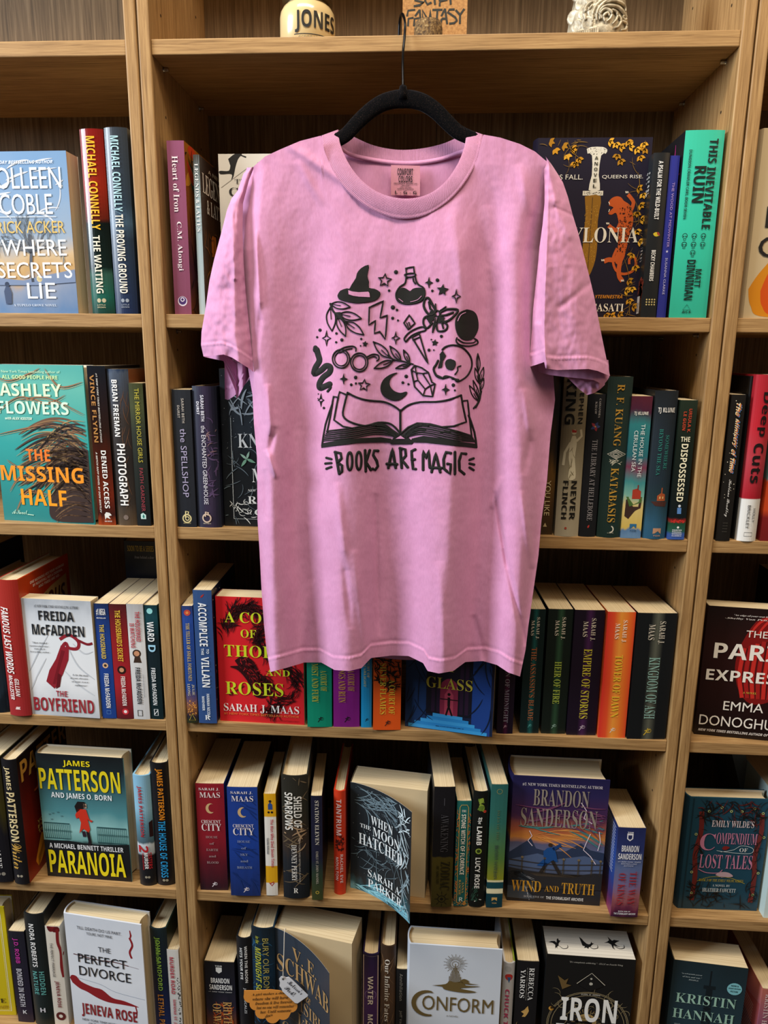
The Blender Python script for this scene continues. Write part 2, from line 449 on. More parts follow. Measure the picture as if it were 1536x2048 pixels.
    def done(s):
        s.S.build('spine_print', s.root); s.F.build('front_print', s.root); s.B.build('back_print', s.root); s.T.build('edge_print', s.root)
def runner(F, c, x, y, s_):       # leaping figure emblem at the foot of a spine
    q = F.w/F.h
    for P in ([(-.5, .9), (-.1, .35), (.1, 0), (.25, -.35)], [(.1, 0), (.35, .25), (.7, .1)], [(.2, -.3), (.55, -.35), (.8, -.6)], [(-.35, -.15), (.05, -.25), (.25, -.35)]):
        F.line(c, s_*.22, [(x+a*s_, y+b*s_*q) for a, b in P])
    F.disc(c, x+.32*s_, y-.62*s_*q, s_*.16)
    F.ring(c, s_*.08, x+.55*s_, y-.15*s_*q, s_*.5, a0=-1.3, a1=1.3, n=10)
def box_logo(F, c, x0, y0, x1, y1, wd=.05): F.line(c, wd, [(x0, y0), (x1, y0), (x1, y1), (x0, y1)], closed=True)
BLK = '#15151a'
# ===== left bookcase, second shelf =====
b = Book('blue paperback facing out, cloudy sunset sky with a bare tree, cut by left edge', 1, 0, -30, 157, .012, .008, 304, .033, out='F',
    front=cov([(0, '#6f94bb'), (.3, '#7f9cbc'), (.5, '#93a4b6'), (.66, '#c9ad84'), (.75, '#c0995f'), (.83, '#8a93a6'), (1, '#5b7ba3')], .35, 3, seed=2))
F = b.F
F.curls('#c8ccd2', 16, (.02, .05, .9, .4), .25, .02, 3, 1.2, -.5)
R = random.Random(4)
for i in range(26):
    a = -PI/2+R.uniform(-1.3, 1.3); x, y = .55, .62; P = [(x, y)]
    for j in range(5): x += .07*math.cos(a); y += .05*math.sin(a); a += R.uniform(-.5, .5); P.append((x, y))
    F.line('#5a5f66', .006, P); F.curls('#5d6b74', 1, (x-.02, y-.01, x+.02, y+.01), .12, .008, i, .5, PI/2)
F.line('#4c5059', .03, [(.55, .8), (.54, .7), (.56, .6), (.55, .5)])
F.poly('#7686a3', [(0, .79), (.2, .775), (.45, .79), (.75, .75), (1, .72), (1, .8), (.6, .82), (0, .82)])
F.poly('#3d4a66', [(.24, .94), (.23, .86), (.25, .83), (.29, .83), (.31, .87), (.3, .94)]); F.disc('#2f3a52', .27, .815, .025)
F.disc('#ffe6a8', .62, .78, .03)
b.fr(('USA TODAY BESTSELLING AUTHOR', 'I', '#dfe6ee', .16, .055, .86, .075), ('COLLEEN', 'n', '#f2f3f3', .12, .095, .93, .225), ('COBLE', 'n', '#f2f3f3', .27, .255, .82, .38),
     ('RICK ACKER', 'n', '#d8b35c', .22, .42, .93, .495), ('WHERE', 'n', '#f4f4f2', .25, .535, .93, .635), ('SECRETS', 'n', '#f4f4f2', .185, .675, .97, .775), ('LIE', 'n', '#f4f4f2', .48, .805, .78, .905), ('A TUPELO GROVE NOVEL', 's', '#cfd6df', .32, .94, .78, .955))
F.line('#dfe6ee', .006, [(.16, .395), (.85, .395)])
b.done()
b = Book('tall glossy hardcover with a red spine fading to dark green, yellow author lettering', 1, 0, 183, 228, .006, .006, 257, .155, 'hc', spine=cov([(0, '#7d1a16'), (.3, '#8c2413'), (.47, '#5f1d10'), (.5, '#0d1512'), (.74, '#10201c'), (.78, '#2f5548'), (.9, '#1f5a4c'), (1, '#1d3b33')], .04, 3, rough=.2, sx=1, sy=3))
b.sp(('MICHAEL CONNELLY', 'b', '#e3ae1c', .3, .04, .68, .535), ('THE WAITING', 'b', '#ded9c4', .3, .565, .62, .885)); b.S.disc('#b7ad8a', .38, .925, .09); b.S.disc('#b7ad8a', .6, .925, .09)
b.sp(('LITTLE', 'b', '#b7ad8a', .3, .947, .66, .955, 0), ('BROWN', 'b', '#b7ad8a', .3, .96, .66, .968, 0)); b.done()
b = Book('navy and slate hardcover against the upright, pale blue and white lettering', 1, 0, 230, 274, .005, .005, 254, .155, 'hc', spine=cov([(0, '#33383f'), (.4, '#2c3a48'), (.5, '#3d5468'), (.58, '#263445'), (1, '#1f2b4a')], .06, 5, rough=.3, sx=1, sy=4))
b.S.curls('#6f93a5', 7, (.08, .42, .6, .58), .6, .02, 5, .6, .4)
b.sp(('MICHAEL CONNELLY', 'b', '#a9cfd6', .3, .045, .66, .44), ('THE PROVING GROUND', 'b', '#e6e0d0', .3, .455, .66, .885)); b.S.disc('#8d949e', .4, .925, .08); b.S.disc('#8d949e', .6, .925, .08)
b.sp(('LITTLE', 'b', '#8d949e', .33, .945, .68, .953, 0), ('BROWN', 'b', '#8d949e', .33, .958, .68, .966, 0)); b.done()
# ===== left bookcase, third shelf =====
b = Book('large teal hardcover facing out, brown hair blowing across it, orange title', 2, 0, 4, 190, .022, .004, 728, .03, 'hc', out='F',
    front=cov([(0, '#4fa59a'), (.12, '#5fb0a0'), (.5, '#2f9a94'), (.8, '#2c8a86'), (1, '#2c7d7c')], .2, 3, seed=5))
F = b.F
for i, (c, wd) in enumerate((('#6a4a32', .02), ('#8b6740', .014), ('#4a3427', .022), ('#a98555', .01), ('#2f2320', .018))):
    R = random.Random(20+i)
    for j in range(20):
        y0 = .46+R.uniform(0, .4); P = []
        for k in range(10):
            t = k/9; x = .98-t*(.45+R.random()*.02+.45*((j*7 % 20)/20)); y = y0-.15*math.sin(t*2.4+(j % 5)*.25)+.16*(t-.2)*((j % 7)-3)/3*.6+.06*t
            P.append((max(x, .03), min(max(y, .1), .97)))
        F.line(c, wd, smoothline(P[::2], 4), taper=True)
F.poly('#3a2a25', smoothline([(.99, .52), (.8, .5), (.62, .55), (.55, .66), (.6, .78), (.52, .9), (.58, .985), (.99, .985)], 5))
for i in range(26):
    R = random.Random(90+i); y = .5+.018*i
    F.line(('#6b4c36', '#7d5b3e', '#4b372c', '#94704b')[i % 4], .012, smoothline([(.98, y), (.82, y-.02+R.uniform(-.02, .02)), (.68, y+.0), (.58, y+.05)], 5), taper=True)
for P in ([(.05, .06), (.2, .1), (.45, .05), (.55, .02)], [(.6, .02), (.75, .13), (.99, .1)], [(.3, .22), (.6, .2), (.98, .3)], [(.03, .3), (.3, .2), (.6, .23), (.8, .18)], [(.02, .44), (.3, .4), (.6, .37), (.98, .42)], [(.1, .6), (.3, .66), (.5, .6)], [(.1, .8), (.25, .7), (.5, .72)], [(.15, .93), (.3, .8), (.55, .82)]):
    F.line('#94633f', .012, smoothline(P, 6), taper=True)
    F.line('#b98a56', .005, smoothline([(x, min(y+.012, .98)) for x, y in P], 6), taper=True)
b.fr(('#1 New York Times bestselling author of', 'n', '#c9e2b8', .08, .035, .76, .055), ('ALL GOOD PEOPLE HERE', 'b', '#cfe3a0', .14, .065, .73, .088), ('ASHLEY', 'b', '#d8ecc4', .1, .115, .76, .195), ('FLOWERS', 'b', '#d2ead0', .06, .225, .82, .305), ('with ALEX KIESTER', 'I', '#e4efd8', .13, .325, .42, .342),
     ('THE', 'b', '#f0761f', .32, .525, .58, .6), ('MISSING', 'b', '#f5921e', .02, .635, .92, .735), ('HALF', 'b', '#f59a1a', .22, .785, .72, .89), ('A Novel', 'c', '#bfe0c4', .1, .925, .27, .955))
F.line('#bfe0c4', .008, [(.27, .953), (.34, .957)])
b.done()
b = Book('glossy dark paperback between the teal cover and a grey spine, gold and white lettering', 2, 0, 197, 232, .004, .004, 731, .13, spine=cov([(0, '#171b22'), (.4, '#2a1812'), (.6, '#4a1c10'), (.8, '#6b2413'), (.93, '#3a1a15'), (1, '#a0401c')], .12, 3, rough=.15), front=cov('#1a1512'))
b.sp(('VINCE FLYNN', 'b', '#b07a3c', .14, .055, .38, .47), ('#1 NEW YORK TIMES BESTSELLING AUTHOR', 'I', '#c9c4bb', .48, .045, .58, .47), ('DENIED ACCESS', 'b', '#f0ede6', .46, .52, .74, .89), ('A MITCH RAPP NOVEL BY DON BENTLEY', 'I', '#d8cfc2', .16, .53, .26, .92))
b.S.poly('#e8e4dc', [(.4, .93), (.5, .915), (.7, .92), (.8, .935), (.62, .94), (.72, .96), (.5, .95), (.42, .965)]); b.sp(('EMILY BESTLER', 'b', '#e8e4dc', .4, .97, .8, .978, 0)); b.done()
b = Book('grey brown hardcover spine with white lettering that grows larger downwards', 2, 0, 233, 274, .004, .004, 738, .155, 'hc', spine=cov([(0, '#2b3950'), (.02, '#46505f'), (.3, '#3b3532'), (.6, '#2e2a29'), (.85, '#3a332e'), (1, '#5b4a38')], .1, 4, rough=.3, sy=2), front=cov([(0, '#6b3a1c'), (1, '#2c1a12')], .3, 3))
b.S.curls('#6b4a34', 14, (.6, .1, .95, .95), .9, .03, 7, .8, 1.6)
b.sp(('BRIAN FREEMAN', 'b', '#f2efe9', .24, .065, .5, .42), ('PHOTOGRAPH', 'b', '#f6f4f0', .28, .465, .68, .865)); b.S.disc('#7a6a60', .5, .945, .12); b.done()
b = Book('slim black green paperback beside the upright, yellow and red spine lettering', 2, 0, 275, 302, .005, .005, 766, .13, spine=cov([(0, '#3c3f22'), (.15, '#43492c'), (.35, '#2a2f26'), (.6, '#20241f'), (1, '#171a1c')], .2, 3), front=cov('#141614'))
b.sp(('THE MIRROR HOUSE GIRLS', 'n', '#bcae3c', .4, .035, .72, .545), ('FAITH GARDNER', 'n', '#9c3a44', .42, .585, .68, .895)); b.S.poly('#bfe0d8', [(.3, .915), (.48, .905), (.68, .92), (.68, .95), (.3, .95)]); b.S.leaf('#2f7a72', .5, .945, -PI/2, .3, .5); b.done()
# ===== left bookcase, fourth shelf =====
b = Book('dark hardcover spine at the very left edge, fourth shelf, blue grey mottling', 3, 0, -40, 16, .004, .004, 1172, .155, 'hc', spine=cov([(0, '#14181f'), (.5, '#20242a'), (.8, '#1c2a35'), (1, '#121a22')], .8, 6), pages=P_CREAM); b.done()
b = Book('red hardcover with white handwritten lettering on its spine, orange front', 3, 0, 18, 60, 1431, 1433, 1160, .16, 'hc', spine=cov([(0, '#a02a20'), (1, '#9c2a2c')], .1, 4), front=cov([(0, '#b63c14'), (.3, '#a82e12'), (1, '#8e2416')], .2, 3), lean=0)
b.sp(('FAMOUS LAST WORDS', 'I', '#f3ece6', .14, .19, .5, .68), ('GILLIAN', 'I', '#f3ece6', .46, .715, .66, .85), ('McALLISTER', 'I', '#f3ece6', .18, .69, .38, .875)); b.S.poly('#e9d6d0', [(.4, .93), (.6, .93), (.55, .94), (.6, .95), (.35, .95)])
b.F.poly('#b7935a', [(.1, .45), (.3, .22), (.6, .17), (.93, .14), (.93, .8), (.1, .8)])
b.fr(('ONE MORNING HE\'S YOUR HUSBAND.', 'b', '#e8cfc0', .2, .055, .9, .075), ('BY NIGHTFALL HE\'S A CRIMINAL.', 'b', '#e8cfc0', .25, .085, .86, .105), ('AND THESE ARE HIS...', 'b', '#e8cfc0', .35, .115, .8, .135), ('FAMOUS', 'I', '#4a1a18', .1, .2, .88, .34)); b.done()
b = Book('white paperback facing out with a dark red necktie lying on crumpled sheets', 3, 0, 62, 200, 1428, 1437, 1196, .024, out='F', front=cov([(0, '#a9aeb4'), (.1, '#c4c8cd'), (.3, '#dfe2e4'), (.7, '#e6e7e8'), (1, '#b9bcc0')], .35, 3))
F = b.F
for P, c in (([(.04, .62), (.2, .45), (.36, .3)], '#b9bdc2'), ([(.1, .7), (.3, .5)], '#c3c6ca'), ([(.62, .38), (.75, .55), (.97, .66)], '#bfc3c8'), ([(.7, .36), (.85, .44), (.98, .42)], '#c3c6ca'), ([(.55, .6), (.75, .72), (.95, .8)], '#c8cbcf'), ([(.04, .78), (.14, .66)], '#c3c6ca')): F.line(c, .02, smoothline(P, 5), taper=True)
F.line('#8d1f2a', .045, smoothline([(.52, .33), (.66, .29), (.78, .34), (.76, .4), (.64, .4), (.6, .36), (.54, .4)], 6)); F.line('#7c1822', .035, smoothline([(.78, .33), (.9, .36), (.98, .35)], 4))
F.poly('#8d1f2a', [(.53, .38), (.64, .4), (.62, .5), (.52, .63), (.42, .73), (.38, .76), (.27, .7), (.33, .6), (.44, .5)]); F.poly('#74151f', [(.53, .42), (.58, .43), (.4, .72), (.36, .72)]); F.poly('#5e1019', [(.45, .62), (.5, .64), (.46, .74), (.4, .76)])
b.fr(('#1 NEW YORK TIMES BESTSELLING AUTHOR', 'i', '#33363a', .2, .045, .82, .07), ('FREIDA', 'b', '#1d1f22', .25, .095, .75, .175), ('McFADDEN', 'b', '#1d1f22', .14, .21, .88, .3), ('"Most twisted', 'i', '#33363a', .12, .36, .34, .375), ('unputdownable thrillers"', 'i', '#33363a', .08, .39, .36, .405), ('THE SUN', 's', '#33363a', .14, .415, .3, .428), ('bestselling author', 'i', '#33363a', .08, .44, .36, .455),
     ('Is he the man', 'i', '#2c2c2e', .66, .62, .88, .635), ('of your dreams', 'i', '#2c2c2e', .62, .65, .88, .665), ('or your worst', 'i', '#2c2c2e', .64, .68, .88, .695), ('nightmare?', 'i', '#2c2c2e', .68, .71, .86, .725), ('THE', 'b', '#a02c38', .4, .775, .56, .825), ('BOYFRIEND', 'b', '#98262f', .06, .84, .93, .96))
b.done()
def mcf(label, u0, u1, b0, c, *it, vt=1207):
    b = Book(label, 3, 0, u0, u1, b0, b0+1, vt, .135, spine=c); b.sp(*it)
    return b
b = mcf('royal blue paperback with a yellow title, right of the necktie cover', 205, 233, 1436, cov([(0, '#1a2c55'), (.3, '#1f3f8a'), (1, '#1d3f85')]), ('THE HOUSEMAID', 'b', '#d9b93a', .3, .175, .62, .47), ('FREIDA McFADDEN', 'b', '#e8e6e0', .36, .6, .68, .905)); b.S.disc('#d7b08a', .5, .53, .2); b.S.disc('#3b2b20', .5, .53, .1); b.sp(('#1 MEGA', 'x', '#e8e6e0', .16, .04, .8, .1, 0), ('BESTSELLER', 'b', '#e8e6e0', .16, .115, .8, .125, 0)); box_logo(b.S, '#4f79b8', .36, .93, .64, .96); b.done()
b = mcf('dark red paperback with a yellow title, between blue and white thriller spines', 234, 267, 1437, cov([(0, '#4a1a1c'), (.3, '#8c1d22'), (.7, '#a3222a'), (1, '#5c1a1f')]), ("THE HOUSEMAID'S SECRET", 'b', '#e0bb3c', .34, .05, .66, .49), ('FREIDA McFADDEN', 'b', '#eae4de', .42, .62, .68, .88), vt=1208); b.S.disc('#2c1612', .5, .565, .26); b.S.disc('#c9926a', .5, .565, .14); b.S.disc('#c8303a', .55, .935, .2); b.S.disc('#f0e8e4', .55, .935, .1); b.done()
b = mcf('white paperback spine with red title and a keyhole picture', 268, 300, 1438, cov([(0, '#a9a8a8'), (.3, '#d7d6d4'), (1, '#c5c5c5')], .1, 3), ('THE HOUSEMAID', 'b', '#b3323c', .5, .06, .78, .315), ('IS WATCHING', 'b', '#b3323c', .14, .16, .42, .37), ('FREIDA McFADDEN', 'b', '#23252a', .3, .54, .6, .86), ('#1 NEW YORK TIMES BESTSELLING AUTHOR', 'n', '#44464a', .74, .6, .8, .8), vt=1208); b.S.disc('#3d2c22', .45, .42, .26); b.S.poly('#3d2c22', [(.35, .43), (.6, .43), (.72, .5), (.22, .5)]); b.S.disc('#c98f6a', .45, .42, .17); box_logo(b.S, '#333', .28, .92, .56, .97); b.done()
b = mcf('black green paperback next to the upright, glowing blue letter in its title', 301, 327, 1438, cov([(0, '#12333a'), (.1, '#17424a'), (.3, '#152228'), (1, '#0f2428')], .1, 3), ('WARD', 'b', '#e9ecec', .2, .14, .7, .31), ('D', 'x', '#9fd0e8', .2, .34, .74, .4), ('FREIDA McFADDEN', 'b', '#dfe3e3', .3, .54, .62, .87), vt=1210); b.S.disc('#8fd0cf', .45, .05, .22); box_logo(b.S, '#e9ecec', .34, .91, .62, .965); b.S.line('#e9ecec', .05, [(.36, .955), (.6, .92)]); b.done()
b = Book('small black book lying in shadow at the back, top only visible', 3, 0, 262, 330, .145, .145, 1148, .06, 'hc', out='F', front=cov('#12161f'), H=.262); b.fr(('SOON TO BE A SERIES', 'b', '#a08a3c', .1, .03, .9, .07), ('from behind a door', 'i', '#8a8a90', .3, .1, .9, .12)); b.done()
b = Book('navy hardcover mostly out of frame left of the mottled spine, shadowed top corner showing', 3, 0, -92, -43, .004, .004, 1120, .175, 'hc', spine=cov('#141b2c')); b.done()
# ===== left bookcase, fifth shelf =====
b = Book('black hardcover spine at the left edge of fifth shelf, white letters near its foot', 4, 0, -30, 24, 1762, 1766, 1515, .16, 'hc', spine=cov([(0, '#2b2714'), (.4, '#3a3410'), (.6, '#15141a'), (1, '#14141a')], .3, 3)); b.sp(('ALIVE', 's', '#e9e6e0', .5, .72, .72, .88)); b.S.disc('#8a8478', .55, .93, .07); b.S.disc('#8a8478', .72, .93, .07); b.done()
b = Book('black hardcover with cream author lettering, orange and red front seen at an angle', 4, 0, 27, 57, 1768, 1770, 1520, .16, 'hc', spine=cov('#17161a'), front=cov([(0, '#1a1210'), (.3, '#57150e'), (.6, '#7c1d10'), (.85, '#6b1a0e'), (1, '#8e2412')], .4, 3))
b.sp(('JAMES', 'x', '#e5cf9a', .22, .05, .6, .23), ('PATTERSON', 'x', '#e5cf9a', .2, .25, .74, .645), ('Writer', 'c', '#d9a94e', .16, .66, .8, .87)); b.S.disc('#a39a86', .38, .93, .09); b.S.disc('#a39a86', .6, .93, .09)
b.fr(('PATTER', 'x', '#c9913c', .04, .04, .98, .2), ('J.', 'x', '#b3541c', .25, .23, .5, .36), ("YOU'LL NEVER", 'b', '#d9b25a', .25, .6, .8, .63), ('FORGET', 'b', '#d9b25a', .25, .64, .7, .67), ('THE ENDING', 'b', '#d9b25a', .25, .68, .8, .71)); b.F.line('#d9881c', .1, smoothline([(.35, .74), (.2, .92), (.5, .76), (.42, .9)], 6)); b.F.line('#d9881c', .09, [(.5, .9), (.85, .72)]); b.done()
b = Book('black and teal hardcover facing out, woman in red coat running, big yellow lettering', 4, 0, 91, 264, 1751, 1764, 1507, .034, 'hc', out='F',
    front=cov([(0, '#14191c'), (.1, '#1a2528'), (.22, '#2a4a52'), (.45, '#4f8a90'), (.58, '#8fc0bd'), (.68, '#6fa09c'), (.71, '#17191c'), (1, '#0f1114')], .12, 3))
F = b.F
F.poly('#14181a', [(0, .695), (.3, .69), (.6, .71), (1, .69), (1, .74), (0, .74)])
for x0, x1, y in ((.02, .32, .55), (.64, .98, .56)):
    F.line('#23484a', .012, [(x0, y), (x1, y)]); F.line('#23484a', .01, [(x0, y+.125), (x1, y+.125)])
    n = int((x1-x0)/.022)
    for i in range(n+1):
        x = x0+(x1-x0)*i/n; F.line('#2f5a5a', .006, [(x, y), (x, y+.125)]); F.ring('#2f5a5a', .004, x+.01, y+.06, .009, n=8)
for x, y in ((.1, .48), (.14, .47), (.12, .52), (.2, .46), (.24, .49)): F.line('#2d4a50', .006, [(x-.012, y-.005), (x, y), (x+.012, y-.006)])
F.poly('#1a1414', [(.4, .4), (.44, .36), (.52, .36), (.54, .4), (.47, .42), (.42, .45)]); F.poly('#c7a58c', [(.5, .375), (.54, .375), (.54, .41), (.5, .41)])
F.poly('#c8321e', [(.44, .42), (.53, .42), (.56, .5), (.6, .51), (.58, .525), (.54, .5), (.56, .58), (.54, .61), (.48, .58), (.43, .62), (.46, .53), (.44, .49), (.41, .5), (.4, .47)])
F.line('#1c1216', .035, [(.53, .6), (.545, .68), (.535, .73)]); F.line('#2a1a26', .04, [(.48, .6), (.49, .645)])
b.fr(('JAMES', 'x', '#e8d21c', .31, .035, .62, .09), ('PATTERSON', 'x', '#e3ce1e', .02, .105, .95, .275), ('AND JAMES O. BORN', 'b', '#e8ecec', .14, .295, .84, .35), ('A MICHAEL BENNETT THRILLER', 'x', '#e6e6e6', .06, .715, .93, .755), ('PARANOIA', 'x', '#ead41a', .04, .77, .94, .965))
b.done()
b = Book('light blue topped hardcover spine, red lettering, white band low down', 4, 0, 279, 312, 1771, 1772, 1551, .16, 'hc', spine=cov([(0, '#83b4cf'), (.3, '#8dbbd0'), (.45, '#5c8a9c'), (.6, '#48606a'), (.62, '#c9d3d8'), (.7, '#a9b4ba'), (.72, '#1a1a1e'), (1, '#141418')], .05, 3))
b.sp(('JAMES PATTERSON', 'b', '#b8232a', .24, .09, .52, .545), ('2', 'x', '#b8232a', .1, .625, .7, .69), ('SISTERS', 'b', '#b8232a', .66, .69, .86, .84), ('MURDER', 'x', '#f0efec', .42, .69, .64, .84), ('INVESTIGATIONS', 'b', '#b8232a', .3, .69, .38, .85)); b.S.disc('#9a937f', .45, .92, .08); b.S.disc('#9a937f', .62, .92, .08)
b.S.poly('#2b1416', [(.8, .42), (1, .4), (1, .55), (.8, .55)]); b.done()
b = Book('black hardcover against the upright, orange then bright blue spine lettering', 4, 0, 314, 349, 1771, 1771, 1527, .16, 'hc', spine=cov('#161418'))
b.sp(('JAMES PATTERSON', 'x', '#e38a1e', .3, .04, .7, .45), ('THE HOUSE OF CROSS', 'x', '#2a9ad6', .3, .46, .7, .93)); b.S.disc('#9a937f', .42, .955, .08); b.S.disc('#9a937f', .6, .955, .08); b.done()
# ===== left bookcase, lowest shelf =====
b = Book('bright yellow hardcover facing out, cut by left edge, fine white border line', 5, 0, -110, 33, 2028, 2030, 1812, .03, 'hc', out='F', front=cov([(0, '#d8c21a'), (1, '#c9b314')], .05, 3))
b.F.line('#f4f0d8', .008, [(.05, .06), (.94, .06), (.94, .96), (.05, .96)], closed=True); b.F.line('#f4f0d8', .004, [(.07, .075), (.92, .075), (.92, .95), (.07, .95)], closed=True)
b.fr(('THE DATE', 's', '#2a2410', .2, .84, .88, .88), ('BY A HOUSEMAID', 's', '#9a7a1c', .3, .905, .9, .935)); b.done()
def low(label, u0, u1, vt, dim, kind, c, Hh, Y=.006, front=None, zo=0, pages=None, lean=0):
    """book on the lowest shelf: its foot is out of frame, so u is read at the top of the spine"""
    zt = Z[5]+Hh
    # columns are read at the top; keep X at the foot the same
    x0, x1 = xat(u0, Y, zt), xat(u1, Y, zt)
    d0 = Vector((x0, Y, Z[5]))-CAM; d1 = Vector((x1, Y, Z[5]))-CAM
    ub = [768+FPX*d.dot(RGT)/d.dot(FWD) for d in (d0, d1)]
    return Book(label, 5, low.bay, ub[0], ub[1], Y, Y, 0, dim, kind, H=Hh, spine=c, front=front, pages=pages, lean=lean)
low.bay = 0
def hfor(u, v, Y): return onY(u, v, Y).z-Z[5]
b = low('black hardcover with pink author letters beside the yellow cover', 15, 47, 1862, .16, 'pb', cov([(0, '#1b1c26'), (1, '#221a30')], .2, 4), hfor(15, 1862, .02), .02)
b.sp(('J.D. ROBB', 'x', '#c2389a', .25, .07, .6, .34), ('BONDED IN DEATH', 'b', '#c9c6cc', .28, .4, .62, .82), ('K', 'x', '#d8d6da', .4, .86, .65, .9, 0)); b.done()
b = low('tall black hardcover with white author and teal title lettering, lowest left shelf', 44, 84, 1828, .16, 'hc', cov([(0, '#191c1e'), (.5, '#1c2424'), (1, '#142222')], .2, 3), hfor(44, 1828, .015), .015)
b.sp(('NORA ROBERTS', 'b', '#eceae6', .26, .08, .52, .46), ('HIDDEN', 'b', '#5fa39c', .54, .5, .78, .71), ('NATURE', 'b', '#5fa39c', .2, .5, .44, .71), ('H', 'x', '#d8d6da', .4, .83, .66, .87, 0)); b.done()
b = low('cream paperback spine splattered with dark red blood, lowest left shelf', 89, 118, 1852, .135, 'pb', cov('#d9d0c0'), hfor(89, 1852, .018), .018, front=cov([(0, '#c9bfae'), (1, '#b9ad9a')], .1, 3))
for i in range(16): b.S.disc(('#7a1a1c', '#5a1214')[i % 2], .3+.6*((i*37 % 16)/16), .01+.03*((i*11 % 7)/7), .16)
b.S.line('#7a1a1c', .2, smoothline([(.85, .02), (.8, .15), (.95, .25), (.9, .4), (.98, .5)], 5)); b.sp(('THE PERFECT MARRIAGE', 'n', '#3a2c28', .24, .16, .42, .5), ('JENEVA ROSE', 'b', '#7c2026', .3, .54, .62, .81)); b.S.disc('#5a1a1c', .5, .9, .34); b.S.disc('#d9d0c0', .5, .9, .14)
b.F.curls('#7a1a1c', 10, (.02, .02, .4, .9), .3, .06, 5, 2); b.done()
Yp = .012
b = Book('white hardcover facing out with red blood smears and struck through title word', 5, 0, 146, 299, .012, -.005, 0, .032, 'hc', out='F', front=cov([(0, '#d3d7de'), (.5, '#e4e6ea'), (1, '#d8dbe2')], .4, 5), H=hfor(133, 1826, .012))
F = b.F
b.fr(('TILL DEATH DO US PART.', 'n', '#3a3a40', .16, .085, .74, .11), ('YOURS. NOT MINE.', 'n', '#3a3a40', .28, .125, .62, .148), ('THE', 'n', '#1e1e22', .42, .235, .58, .275), ('PERFECT', 'n', '#1e1e22', .14, .315, .78, .39), ('DIVORCE', 'n', '#1e1e22', .14, .42, .82, .5), ('JENEVA ROSE', 'b', '#8c1c22', .12, .74, .86, .86), ('NEW YORK TIMES BESTSELLING AUTHOR', 'n', '#33343a', .12, .875, .9, .895), ('OF THE PERFECT MARRIAGE', 'n', '#33343a', .2, .905, .76, .925))
F.line('#5a2420', .012, smoothline([(.08, .33), (.4, .35), (.6, .345), (.8, .36)], 5)); F.line('#5a2420', .004, [(.8, .36), (.93, .37)])
F.line('#8c1a20', .022, [(.85, .06), (.86, .1), (.84, .14)], taper=True); F.line('#8c1a20', .025, smoothline([(.84, .12), (.87, .18), (.83, .24), (.85, .29)], 5))
F.poly('#8e1c22', smoothline([(.0, .54), (.03, .515), (.09, .52), (.15, .56), (.3, .59), (.42, .6), (.55, .655), (.7, .665), (.86, .69), (.88, .7), (.7, .7), (.5, .7), (.36, .68), (.22, .64), (.12, .62), (.03, .58)], 4))
F.line('#8e1c22', .016, [(.85, .69), (.865, .74), (.855, .79)]); F.line('#9aa0aa', .005, smoothline([(.1, .53), (.4, .555), (.6, .6), (.98, .625)], 4))
b.done()
b = low('dark blue hardcover with green to orange lettering beside the white bloody cover', 297, 331, 1857, .16, 'hc', cov([(0, '#1c2b30'), (.5, '#15203a'), (1, '#1c2f6a')], .15, 3), hfor(297, 1857, .01), .01, front=cov([(0, '#1c2b22'), (1, '#121a16')], .3, 4))
b.sp(('JOHN SANDFORD', 'x', '#7fb04a', .28, .08, .52, .3), ('JOHN SANDFORD', 'x', '#8fb848', .28, .07, .62, .56), ('LETHAL PREY', 'x', '#d08a3a', .28, .6, .62, .97)); b.done()
b = low('white paperback spine with pink lettering, squeezed next to the upright', 333, 356, 1899, .13, 'pb', cov([(0, '#dcd9d2'), (1, '#cfd2d2')], .1, 3), hfor(333, 1899, .012), .012)
b.sp(('MURDER ROAD', 'b', '#b8404c', .2, .08, .55, .5), ('SIMONE ST. JAMES', 'b', '#b8404c', .24, .56, .52, .97)); b.S.specks('#2a2a2e', 60, (.74, .3, .96, .98), .05, 3); b.done()

# ===== middle bookcase, second shelf =====
b = Book('dusty mauve paperback with serif lettering, orange floral front, by left upright', 1, 1, 350, 383, .012, .012, 281, .14, spine=cov([(0, '#8e4f6e'), (1, '#86485f')], .15, 6), front=cov([(0, '#a8641c'), (.4, '#8c4a1c'), (.7, '#5a2c38'), (1, '#7c4420')], .6, 5))
b.sp(('Heart of Iron', 's', '#efe3e6', .28, .085, .62, .4), ('C.M. Alongi', 's', '#efe3e6', .32, .455, .66, .74)); b.S.disc('#e8dce6', .5, .92, .28); b.S.disc('#4a2f6a', .5, .917, .23); b.S.ring('#e8dce6', .05, .5, .91, .1)
for i in range(14): b.F.leaf(('#c23c1a', '#3c5a4a', '#d08a2a')[i % 3], .1+.8*(i*29 % 14)/14, .03+.9*i/14, i*1.3, .3, .4)
b.F.curls('#22180f', 40, (.03, .03, .97, .97), .3, .02, 2, 2); b.done()
b = Book('silvery glare painted onto a dark brown paperback spine, brown tavern scene front', 1, 1, 399, 411, .02, .02, 309, .125, spine=cov([(0, '#4a4642'), (.3, '#a9c0c8'), (1, '#c3d5da')], .5, 9, rough=.25), front=cov([(0, '#2a1a12'), (.5, '#3c2414'), (.8, '#4a2c16'), (1, '#2c1c12')], .4, 4))  # bluish white glare of the glossy spine is put into its colour ramp
b.sp(('LEGENDS & LATTES', 's', '#f2f2f0', .25, .055, .8, .47))
b.fr(('A NEW', 'n', '#b9a98f', .3, .05, .85, .075), ('LEGENDS', 's', '#ddd3c3', .06, .095, .98, .22), ('& LATTES', 's', '#ddd3c3', .2, .245, .98, .34))
for x in (.35, .6): b.F.poly('#b8641c', [(x, .5), (x+.05, .46), (x+.18, .46), (x+.2, .52), (x+.2, .6), (x, .6)]); b.F.line('#1c0f08', .02, [(x+.1, .46), (x+.1, .6)])
